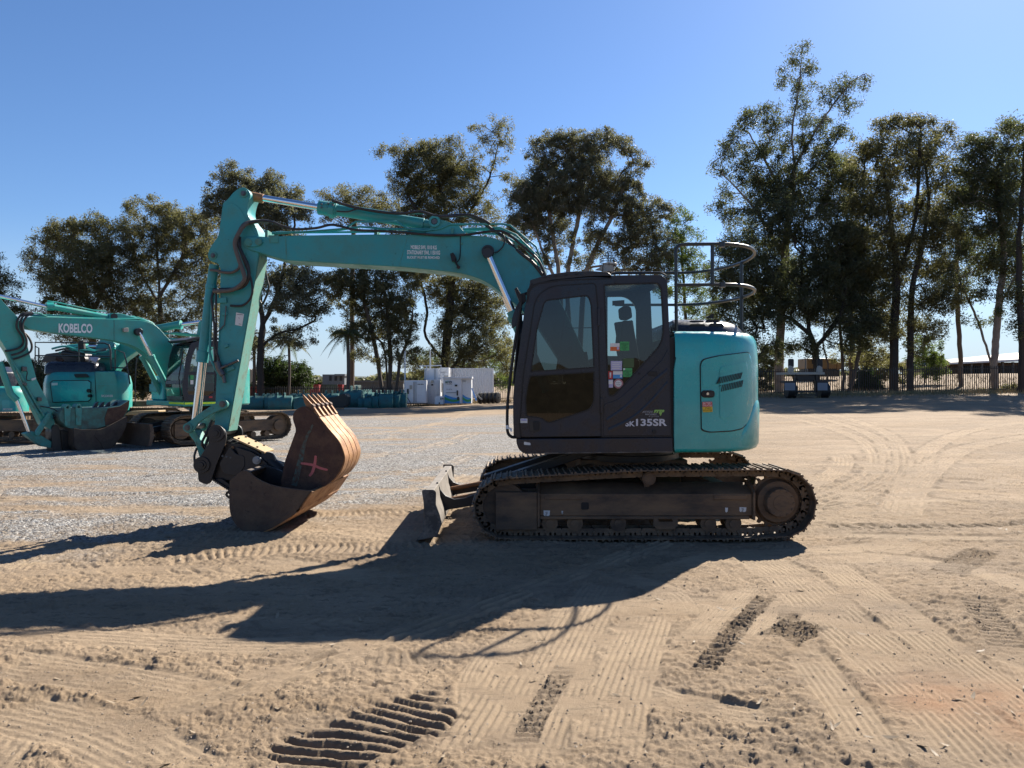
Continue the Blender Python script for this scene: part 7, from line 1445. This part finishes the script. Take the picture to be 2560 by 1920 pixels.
    for (pp_, s_) in starts:
        ch = [s_]; 
        while ch[-1] in kids: ch.append(kids[ch[-1]][0])
        ids = ([pp_] if pp_ >= 0 else [])+ch
        if len(ids) < 2: continue
        path = [Vector(arr[i]) for i in ids]; rr = [float(rad[i]) for i in ids]
        if pp_ >= 0: rr[0] = min(rr[0], rr[1]*1.25)
        if pp_ < 0: rr[0] *= 1.35
        tk_.tube(path, rr, 8 if rr[0] > .1 else 4, caps=False)
    tk_.build('trunk', BK[bark], root, recalc=False)
    tips_p = arr[tips]; n_ = len(tips_p)*per
    C_ = np.repeat(tips_p, per, axis=0); g_ = rng.normal(size=C_.shape); g_ /= np.linalg.norm(g_, axis=1)[:, None]; rr_ = rng.random(len(C_))**.5*crad*np.repeat(rng.uniform(.55, 1.25, len(tips_p)), per)
    C_ = C_+g_*rr_[:, None]*np.array([1, 1, .72]); C_[:, 2] -= rng.random(len(C_))*hang*crad
    leaves_mesh('crown', C_, lsize, LM[leaf], root, droop)
    return root
T_ = tree
T_('dark gum tree cut by the left edge of the picture', 62, [[(-40, 990), (-30, 850), (-15, 740)]], [(-10, 665, 40, 30), (10, 710, 42, 34), (5, 770, 40, 38), (-30, 740, 40, 60)], 'dark', 'dark', .25)
T_('broad gum tree on the left with a crown reaching out over the parked excavators', 66, [[(225, 990), (230, 850), (215, 740), (205, 650)], [(225, 800), (150, 700), (110, 650)], [(228, 790), (270, 690), (285, 620)]], [(90, 648, 36, 30), (120, 600, 48, 34), (165, 577, 50, 28), (215, 565, 48, 26), (265, 568, 46, 40), (115, 690, 40, 32), (190, 640, 70, 45), (260, 650, 60, 50), (170, 720, 60, 44), (230, 740, 80, 50), (150, 780, 50, 40), (300, 720, 60, 60), (300, 600, 40, 40), (220, 690, 90, 70), (180, 600, 80, 50), (220, 820, 90, 50), (280, 660, 60, 60)], 'olive', 'mid', .38)
T_('olive gum tree whose top peaks midway between the left edge and the excavator arm', 68, [[(400, 990), (402, 850), (398, 720), (392, 640), (388, 570)], [(400, 760), (350, 680), (330, 600)], [(400, 740), (450, 650), (470, 580)]], [(320, 545, 42, 34), (345, 515, 36, 24), (392, 520, 46, 26), (440, 535, 48, 34), (490, 560, 46, 40), (400, 575, 70, 36), (345, 620, 60, 50), (460, 620, 60, 50), (390, 680, 80, 50), (330, 760, 60, 60), (470, 720, 70, 60), (420, 790, 70, 50), (520, 650, 40, 60), (380, 850, 60, 50), (530, 580, 40, 50), (540, 720, 40, 60), (500, 800, 50, 50), (300, 830, 60, 50), (440, 870, 50, 50), (450, 600, 70, 60)], 'olive', 'mid', .36)
T_('tall sparse gum tree with a black trunk behind the excavator arm', 60, [[(653, 1006), (650, 900), (655, 810), (648, 740), (640, 640), (625, 540), (612, 470)], [(653, 820), (690, 740), (710, 660), (735, 560)], [(650, 870), (690, 835), (740, 820), (780, 800)], [(650, 780), (610, 700), (580, 600)]], [(598, 432, 42, 24), (560, 465, 40, 30), (625, 465, 50, 30), (680, 455, 48, 28), (725, 490, 48, 34), (760, 530, 36, 28), (650, 520, 60, 34), (540, 520, 34, 40), (590, 560, 50, 50), (700, 580, 60, 40), (680, 690, 50, 36, .8), (740, 680, 50, 34, .8), (790, 700, 34, 34, .6), (720, 760, 50, 36, .7), (780, 770, 36, 36, .7), (690, 830, 40, 36, .7), (745, 830, 40, 34, .6), (610, 720, 30, 60, .8), (620, 850, 30, 50, .8), (640, 500, 80, 50), (700, 540, 60, 50), (590, 510, 60, 50), (720, 720, 70, 60, .7), (770, 740, 50, 50, .6)], 'grey', 'dark', .40, crad=.55, dens=.95)
T_('low gum tree peeking over the middle of the boom', 72, [[(880, 990), (880, 800), (882, 640), (885, 540)]], [(835, 500, 46, 30), (885, 480, 54, 28), (935, 505, 44, 36), (870, 535, 70, 30), (960, 540, 50, 36)], 'olive', 'mid', .3)
T_('clump of slender brown trunks below the boom with drooping foliage', 64, [[(975, 990), (975, 880), (968, 780), (958, 700), (950, 620)], [(960, 990), (945, 900), (925, 810), (905, 720), (900, 640)], [(985, 990), (1000, 900), (1022, 840), (1030, 770)], [(968, 990), (962, 880), (925, 830), (880, 800)]], [(860, 690, 46, 26, .8), (915, 700, 50, 34), (975, 680, 50, 30), (850, 740, 36, 28, .7), (900, 770, 50, 34, .8), (965, 760, 50, 36, .8), (1015, 740, 40, 40, .8), (1035, 690, 36, 30), (860, 820, 40, 24, .7), (920, 840, 44, 30, .7), (1000, 820, 44, 34, .7), (1030, 880, 36, 34, .6), (905, 880, 36, 24, .5), (940, 730, 60, 40), (880, 720, 50, 40), (1000, 780, 50, 50), (930, 810, 50, 40, .8), (985, 880, 40, 40, .6), (820, 700, 30, 30)], 'olive', 'mid', .26, crad=.55)
T_('big gum tree with a thick black trunk rising behind the white containers', 68, [[(1110, 995), (1113, 900), (1122, 800), (1130, 700), (1125, 600), (1112, 520), (1095, 450)], [(1112, 905), (1082, 868), (1062, 835), (1067, 780), (1056, 720), (1030, 680)], [(1125, 600), (1180, 520), (1215, 460), (1235, 400), (1245, 350)], [(1125, 640), (1050, 540), (1010, 470)]], [(1040, 362, 44, 24), (1085, 375, 50, 32), (1010, 400, 36, 40), (1130, 365, 34, 30), (1060, 430, 60, 44), (1120, 430, 50, 44), (1010, 460, 44, 36), (1075, 490, 70, 40), (1140, 500, 50, 40), (1245, 315, 34, 24, .6), (1195, 320, 24, 18, .6), (1265, 350, 24, 34, .6), (1210, 370, 34, 30, .6), (1255, 420, 28, 36, .6), (1180, 420, 36, 34, .8), (1205, 500, 44, 40, .8), (965, 375, 26, 22, .8), (1000, 545, 50, 34), (1100, 560, 60, 40), (1060, 650, 60, 40, .9), (1150, 720, 60, 50, .9), (1090, 720, 44, 40, .7), (1210, 760, 60, 56), (1150, 810, 50, 44), (1235, 850, 56, 46), (1180, 880, 50, 40), (1060, 920, 40, 30, .7), (1090, 830, 30, 30, .5), (1080, 420, 90, 60), (1050, 500, 70, 50), (1160, 460, 60, 60, .8), (1130, 560, 70, 40), (1030, 580, 60, 40), (1140, 760, 60, 60), (1200, 700, 60, 50), (1080, 690, 60, 50), (1020, 640, 40, 40), (1240, 780, 50, 60), (1160, 860, 50, 50), (1280, 880, 30, 50), (1100, 900, 50, 40, .8), (1230, 560, 44, 40)], 'olive', 'dark', .62, dens=1.05)
T_('airy gum tree with pale forking trunks above the cab', 63, [[(1400, 990), (1402, 850), (1398, 700), (1388, 620), (1375, 540), (1370, 470)], [(1425, 990), (1424, 850), (1418, 700), (1432, 610), (1450, 520), (1445, 430), (1425, 370)], [(1450, 990), (1452, 850), (1462, 700), (1490, 620), (1530, 540), (1560, 460)], [(1410, 740), (1360, 640), (1330, 560)]], [(1370, 350, 46, 26), (1425, 338, 46, 24), (1350, 395, 40, 34), (1465, 370, 50, 34), (1520, 335, 34, 22), (1545, 365, 46, 28), (1585, 400, 36, 26, .8), (1410, 420, 60, 40), (1490, 430, 60, 38), (1340, 455, 50, 42), (1560, 455, 46, 34), (1300, 480, 40, 34), (1400, 500, 60, 40), (1480, 520, 60, 40), (1560, 520, 56, 36), (1630, 505, 48, 22, .9), (1655, 530, 32, 22, .8), (1320, 545, 50, 44), (1390, 580, 50, 44, .8), (1500, 600, 66, 40, .8), (1590, 590, 60, 40, .8), (1650, 600, 44, 34, .7), (1340, 640, 44, 40, .8), (1440, 650, 60, 30, .6), (1560, 650, 66, 36, .7), (1290, 590, 40, 50), (1330, 500, 50, 60), (1420, 460, 90, 50), (1520, 470, 80, 50), (1600, 550, 60, 50), (1450, 380, 70, 40), (1300, 650, 44, 50), (1640, 660, 50, 50), (1390, 520, 60, 50)], 'grey', 'pale', .30, crad=.55, dens=1.0)
T_('small gum tree seen through the guard rail', 66, [[(1722, 990), (1718, 850), (1710, 720), (1704, 600)]], [(1702, 535, 28, 26), (1690, 575, 38, 32), (1722, 600, 28, 34), (1670, 640, 50, 40), (1720, 670, 50, 40), (1690, 720, 60, 40, .8), (1745, 760, 50, 50), (1720, 840, 50, 50)], 'green', 'mid', .22, dens=.95)
T_('tallest gum tree, its spire rising highest over the yard', 57, [[(1947, 1000), (1948, 880), (1955, 760), (1962, 640), (1975, 520), (1985, 420), (1980, 330), (1995, 240), (2005, 150)], [(1985, 420), (2030, 340), (2075, 270), (2120, 215), (2150, 195)], [(1975, 520), (1920, 400), (1880, 320)], [(1962, 640), (1880, 520), (1800, 440)], [(1980, 470), (2060, 390), (2100, 330)]], [(2008, 112, 20, 14, .8), (1985, 150, 30, 20, .8), (2040, 155, 26, 22, .8), (2000, 190, 40, 22, .7), (2035, 225, 40, 24, .7), (1960, 190, 16, 22, .7), (2130, 190, 34, 12, .8), (2160, 200, 16, 18, .7), (2100, 220, 34, 18, .8), (2125, 262, 32, 20, .8), (2080, 255, 34, 20, .7), (2060, 300, 40, 26, .7), (1990, 270, 36, 30, .6), (1930, 265, 24, 14), (1890, 275, 32, 20), (1870, 310, 32, 26), (1925, 310, 40, 30), (1825, 350, 34, 26), (1870, 370, 50, 34), (2010, 330, 50, 30, .9), (2090, 330, 36, 26, .8), (1950, 370, 60, 36), (2050, 370, 50, 36), (1815, 405, 40, 26, .8), (1790, 430, 24, 16, .8), (1890, 430, 60, 40), (1990, 430, 60, 40), (2080, 420, 40, 36), (1840, 470, 40, 36, .8), (1930, 500, 60, 44), (2030, 500, 60, 44), (1785, 515, 24, 16, .9), (1820, 530, 36, 26), (1870, 560, 50, 40), (1960, 450, 70, 50), (2060, 460, 60, 50), (1900, 500, 60, 50), (2100, 520, 50, 50)], 'dark', 'pale', .45, dens=1.0)
T_('dense dark tree filling the space over the trailer', 55, [[(2042, 1000), (2040, 890), (2022, 820), (2010, 740), (2000, 650)], [(2030, 840), (1980, 800), (1935, 783)], [(2040, 870), (2100, 780), (2110, 680)]], [(1950, 590, 66, 50), (2050, 580, 70, 56), (1870, 620, 56, 44), (1820, 610, 36, 30), (1900, 690, 76, 54), (2010, 680, 80, 56), (2100, 660, 60, 60), (1840, 720, 56, 46), (1800, 780, 40, 36), (1880, 790, 66, 44), (1980, 770, 70, 44), (2070, 770, 66, 50), (2140, 740, 50, 60), (1830, 850, 50, 40), (1920, 870, 60, 34, .7), (2010, 860, 50, 30, .8), (2120, 830, 56, 50, .9), (1850, 930, 40, 40, .8), (1940, 540, 80, 50), (2110, 590, 60, 60), (1860, 660, 70, 60), (1960, 740, 80, 60), (2060, 700, 80, 60), (2130, 640, 50, 70), (2160, 800, 40, 60), (1800, 700, 40, 50)], 'dark', 'dark', .36, dens=1.25)
T_('slim pale trunk tree left of the trailer', 59, [[(1955, 1000), (1950, 900), (1952, 780), (1958, 640), (1965, 560)]], [(1900, 740, 50, 50), (1960, 640, 50, 50), (1980, 720, 50, 60)], 'dark', 'pale', .42)
T_('leaning pale trunk tree right of the trailer', 56, [[(2065, 1005), (2070, 920), (2058, 850), (2070, 760)], [(2108, 1000), (2112, 930), (2108, 850), (2112, 760), (2120, 680)], [(2120, 1000), (2140, 930), (2155, 850), (2165, 760)]], [(2100, 700, 60, 50), (2160, 690, 50, 50), (2170, 790, 50, 50), (2190, 880, 44, 34, .8), (2150, 600, 60, 60), (2180, 720, 60, 60), (2210, 800, 50, 60)], 'olive', 'mid', .20)
T_('gum tree with two straight dark trunks right of centre', 55, [[(2236, 1003), (2235, 880), (2240, 740), (2238, 640), (2225, 520), (2210, 420)], [(2276, 996), (2275, 860), (2278, 720), (2300, 620), (2315, 500), (2300, 400)], [(2240, 700), (2280, 560), (2285, 420), (2283, 330)]], [(2283, 300, 36, 18), (2210, 318, 36, 22), (2250, 315, 46, 28), (2320, 325, 44, 28), (2372, 325, 20, 20, .8), (2160, 375, 40, 26), (2205, 370, 50, 34), (2280, 370, 60, 36), (2350, 385, 46, 36), (2145, 425, 40, 36), (2220, 440, 60, 40), (2310, 450, 60, 44), (2180, 500, 60, 44), (2260, 520, 60, 44), (2350, 500, 50, 46), (2170, 580, 60, 46), (2250, 600, 60, 44), (2340, 580, 50, 46), (2200, 660, 50, 44), (2290, 670, 50, 44), (2350, 650, 40, 40), (2220, 740, 44, 36), (2300, 750, 50, 44), (2330, 820, 44, 44, .9), (2200, 820, 40, 40, .8), (2250, 640, 80, 70), (2310, 560, 70, 60), (2180, 480, 60, 60), (2350, 740, 50, 50), (2270, 830, 50, 50, .9), (2250, 400, 80, 50)], 'olive', 'dark', .42, dens=1.1)
T_('leafy gum tree filling the gap between the tallest tree and the two dark trunks', 60, [[(2128, 998), (2130, 860), (2125, 740), (2120, 620), (2118, 500)]], [(2115, 400, 40, 40), (2120, 460, 50, 44), (2100, 530, 50, 50), (2140, 590, 50, 50), (2110, 650, 60, 50), (2150, 700, 50, 50), (2100, 760, 50, 50)], 'olive', 'mid', .28, dens=1.0)
T_('leafy gum tree between the two dark trunks and the pale forked tree', 62, [[(2402, 990), (2400, 860), (2392, 740), (2395, 620), (2400, 500)]], [(2395, 470, 40, 36), (2390, 540, 46, 44), (2410, 610, 50, 44), (2380, 660, 46, 44), (2420, 700, 40, 40, .8), (2350, 720, 40, 40, .8)], 'dark', 'mid', .25, dens=1.0)
T_('pale forked gum tree near the right edge beside the brick house', 54, [[(2488, 1000), (2486, 900), (2492, 830), (2500, 740), (2510, 640), (2500, 520), (2490, 430)], [(2484, 930), (2462, 850), (2440, 780), (2405, 700)], [(2500, 760), (2540, 690), (2570, 620)]], [(2440, 335, 40, 22), (2425, 370, 36, 30), (2480, 370, 44, 34), (2520, 330, 40, 34), (2420, 420, 40, 30), (2480, 430, 56, 36), (2440, 480, 50, 36), (2400, 500, 30, 30), (2500, 500, 50, 40), (2440, 560, 60, 40), (2520, 590, 50, 44), (2400, 610, 40, 36, .8), (2470, 650, 50, 40, .9), (2390, 680, 36, 30, .7), (2420, 720, 44, 34, .8), (2530, 700, 44, 40), (2370, 740, 30, 24, .5), (2440, 790, 34, 22, .4), (2500, 780, 40, 30, .5), (2470, 400, 70, 50), (2480, 520, 80, 60), (2500, 620, 70, 60), (2450, 460, 60, 50), (2530, 440, 50, 70), (2530, 650, 50, 60)], 'dark', 'pale', .34, dens=1.0)
T_('gum tree cut by the right edge of the picture', 50, [[(2552, 1005), (2556, 880), (2550, 760), (2548, 620), (2556, 480), (2560, 380)]], [(2560, 300, 50, 26), (2580, 360, 50, 50), (2550, 420, 40, 40), (2590, 480, 50, 60), (2550, 540, 30, 40), (2580, 620, 50, 60), (2545, 740, 36, 40, .8), (2590, 760, 40, 60), (2540, 830, 24, 40, .5)], 'dark', 'dark', .30, dens=1.0)
T_('round dark bushy tree beside the red container', 66, [[(708, 1000), (708, 960), (705, 930)]], [(708, 925, 60, 34), (680, 950, 40, 34), (740, 945, 42, 36), (710, 965, 55, 30)], 'bush', 'dark', .25, dens=1.9, lsize=.26, crad=.5, name='round_tree', per=60, droop=.1)
T_('dark bush behind the fence right of the trailer', 60, [[(2172, 985), (2172, 960)]], [(2172, 945, 30, 26), (2160, 960, 26, 18), (2188, 962, 26, 18)], 'bush', 'dark', .1, dens=1.4, lsize=.2, crad=.4, name='bush', cat='bush', group='bushes along the fences')
T_('low green shrub at the foot of the pale forked tree', 52, [[(2500, 995), (2500, 975)]], [(2500, 975, 34, 14, .7), (2470, 982, 24, 10, .6), (2540, 976, 26, 18, .8)], 'olive', 'mid', .05, dens=.8, lsize=.16, crad=.35, name='bush', cat='bush', group='bushes along the fences')
T_('spreading small tree between the containers and the cab', 74, [[(1200, 990), (1198, 930), (1205, 890)]], [(1250, 900, 36, 34), (1190, 905, 50, 30, .8), (1270, 950, 26, 34), (1060, 905, 50, 30, .7), (1130, 900, 50, 30, .6)], 'green', 'mid', .2, dens=.9)
T_('brown scrubby bush between the parked excavators on the left', 58, [[(355, 1010), (358, 970)]], [(350, 925, 46, 44), (385, 960, 36, 36), (330, 965, 36, 36), (300, 900, 40, 40), (375, 890, 36, 30)], 'olive', 'mid', .12, dens=1.2, lsize=.26, crad=.5, name='bush', cat='bush', group='bushes along the fences')
T_('long low scrub behind the parked excavators at the far left', 60, [[(120, 1015), (122, 970)]], [(60, 950, 70, 50), (160, 940, 70, 50), (240, 950, 60, 46), (-20, 960, 50, 40), (560, 960, 40, 40), (480, 950, 50, 40)], 'dark', 'mid', .12, dens=1.2, lsize=.26, crad=.5, name='bush', cat='bush', group='bushes along the fences')
T_('dim scrub under the tall trees left of the trailer', 64, [[(1890, 985), (1890, 960)]], [(1880, 930, 40, 40), (1925, 900, 40, 40), (1900, 960, 40, 26)], 'dark', 'mid', .1, dens=1.1, crad=.5, name='bush', cat='bush', group='bushes along the fences')
T_('sparse understorey bush between the two straight dark trunks and the trailer', 63, [[(2150, 985), (2155, 950)]], [(2130, 890, 50, 40, .8), (2190, 900, 50, 44, .8), (2230, 930, 40, 30, .7)], 'olive', 'mid', .1, dens=1.0, crad=.5, name='bush', cat='bush', group='bushes along the fences')
T_('olive bush just right of the two straight dark trunks', 66, [[(2310, 985), (2312, 950)]], [(2310, 880, 40, 44, .9), (2330, 920, 30, 30, .8)], 'green', 'mid', .1, dens=1.0, crad=.5, name='bush', cat='bush', group='bushes along the fences')
# palms
def palm(label, px_, top, Y, nf, fl, r_=.14):
    b0 = base(px_, Y); root = thing('palm_tree', label, 'palm', b0, 'palms beyond the left fence'); t = P(px_+2, top, Y)
    m_ = MB(); m_.tube(crv([b0, Vector(b0).lerp(t, .5)+Vector((.1, 0, 0)), t], 5), r_, 9); m_.build('trunk', BK['mid'], root)
    cs = []; V = []; Fc = []; rachis = MB()
    for k in range(nf):
        a = 2*math.pi*k/nf+random.uniform(-.2, .2); el = random.uniform(.1, 1.15); d = Vector((math.cos(a), math.sin(a), 0)); L_ = fl*random.uniform(.8, 1.1); pts_ = []
        for i in range(11):
            s_ = i/10; pts_.append(t+d*(L_*(s_*math.cos(el)*.9+.1*s_))+Vector((0, 0, L_*(math.sin(el)*s_-1.05*s_*s_*(.7+.3*math.cos(el))))))
        rachis.tube(pts_, [.03*(1-.8*i/10) for i in range(11)], 4, caps=False)
        for i in range(2, 44):
            s_ = i/44*10; j = min(int(s_), 9); p = pts_[j].lerp(pts_[j+1], s_-j); tg = (pts_[j+1]-pts_[j]).normalized(); sd = tg.cross(Vector((0, 0, 1))).normalized()
            for sg in (-1, 1):
                l_ = .75*math.sin(math.pi*min(1, .12+i/50))*fl/3; q = p+(sd*sg*.75+tg*.45+Vector((0, 0, -.55+random.uniform(-.2, .1)))).normalized()*l_; w_ = tg*.028; n0 = len(V); V.extend([p-w_, p+w_, q]); Fc.append((n0, n0+1, n0+2))
    rachis.build('frond_stalks', BK['mid'], root, recalc=False)
    m_ = MB(); m_.add(V, Fc); o_ = m_.build('fronds', LM['palm'], root, recalc=False, smooth=False); at = o_.data.attributes.new('tint', 'FLOAT', 'POINT'); at.data.foreach_set('value', np.repeat(rng.uniform(.1, .9, len(V)//3), 3).astype(np.float32))
palm('palm with drooping fronds standing alone left of the slender trunks', 867, 838, 60, 15, 2.3); palm('thin palm before the round dark tree', 720, 858, 62, 13, 2.0, .11); palm('palm right beside the black trunked gum tree', 632, 850, 63, 12, 2.0, .13)
# dry grass along fence foot and bank, far woods
V = []; Fc = []
for i in range(26000):
    if random.random() < .6: x_ = random.uniform(11, 45); y_ = 50.6+random.expovariate(.9)*random.choice((-1, 1))*.8
    else: x_ = random.uniform(8, 50); y_ = random.uniform(52, 80)
    if random.random() < .2: x_ = random.uniform(-24, 0); y_ = random.uniform(57, 63)
    z_ = float(tz(x_, y_)); h_ = random.uniform(.08, .36); a = random.uniform(0, 3.1); w_ = .02; n0 = len(V)
    V += [(x_-w_*math.cos(a), y_-w_*math.sin(a), z_-.02), (x_+w_*math.cos(a), y_+w_*math.sin(a), z_-.02), (x_+random.uniform(-.12, .12), y_+random.uniform(-.12, .12), z_+h_)]; Fc.append((n0, n0+1, n0+2))
m_ = MB(); m_.v = [Vector(v) for v in V]; m_.f = Fc; tag(m_.build('dry_grass', pm('dry grass', (.26, .20, .10), .8, var=.5, scale=2), recalc=False, smooth=False), 'dry tufted grass along the fences', 'grass', kind='stuff')
hm = MB(); n_ = 240; xs_ = np.linspace(-90, 90, n_); tp = 5.2+fbm(xs_, xs_*0, .12, 3, 8)*2.2+fbm(xs_, xs_*0+5, .9, 4, 18)*1.1  # unseen bank, added only to give the cab glass a dark reflection
hm.add([(x_, -36, t_) for x_, t_ in zip(xs_, tp)]+[(x_, -31, -.5) for x_ in xs_]+[(x_, -60, -.5) for x_ in xs_], [f for i in range(n_-1) for f in ((i, i+1, n_+i+1, n_+i), (i+1, i, 2*n_+i, 2*n_+i+1))])
tag(hm.build('bank', pm('dark scrub of the added bank', (.06, .05, .032), .95, var=.8, scale=1.5), recalc=False), 'unseen dark bank added behind the viewer for the cab glass to reflect', kind='structure')
n_ = 26000; xs_ = rng.uniform(-260, 300, n_); cl_ = (np.sin(xs_*.11)+np.sin(xs_*.047+2)+np.sin(xs_*.31)*.6)*1.1; zz_ = rng.random(n_)**.8*(6.2+cl_); C_ = np.stack([xs_, 330+rng.uniform(-14, 14, n_), zz_-1], 1)
o_ = leaves_mesh('distant_wood', C_, 2.6, LM['grey'], None, .1, .7); tag(o_, 'far line of trees on the horizon', 'wood', kind='stuff')

print('LEAVES', NL)
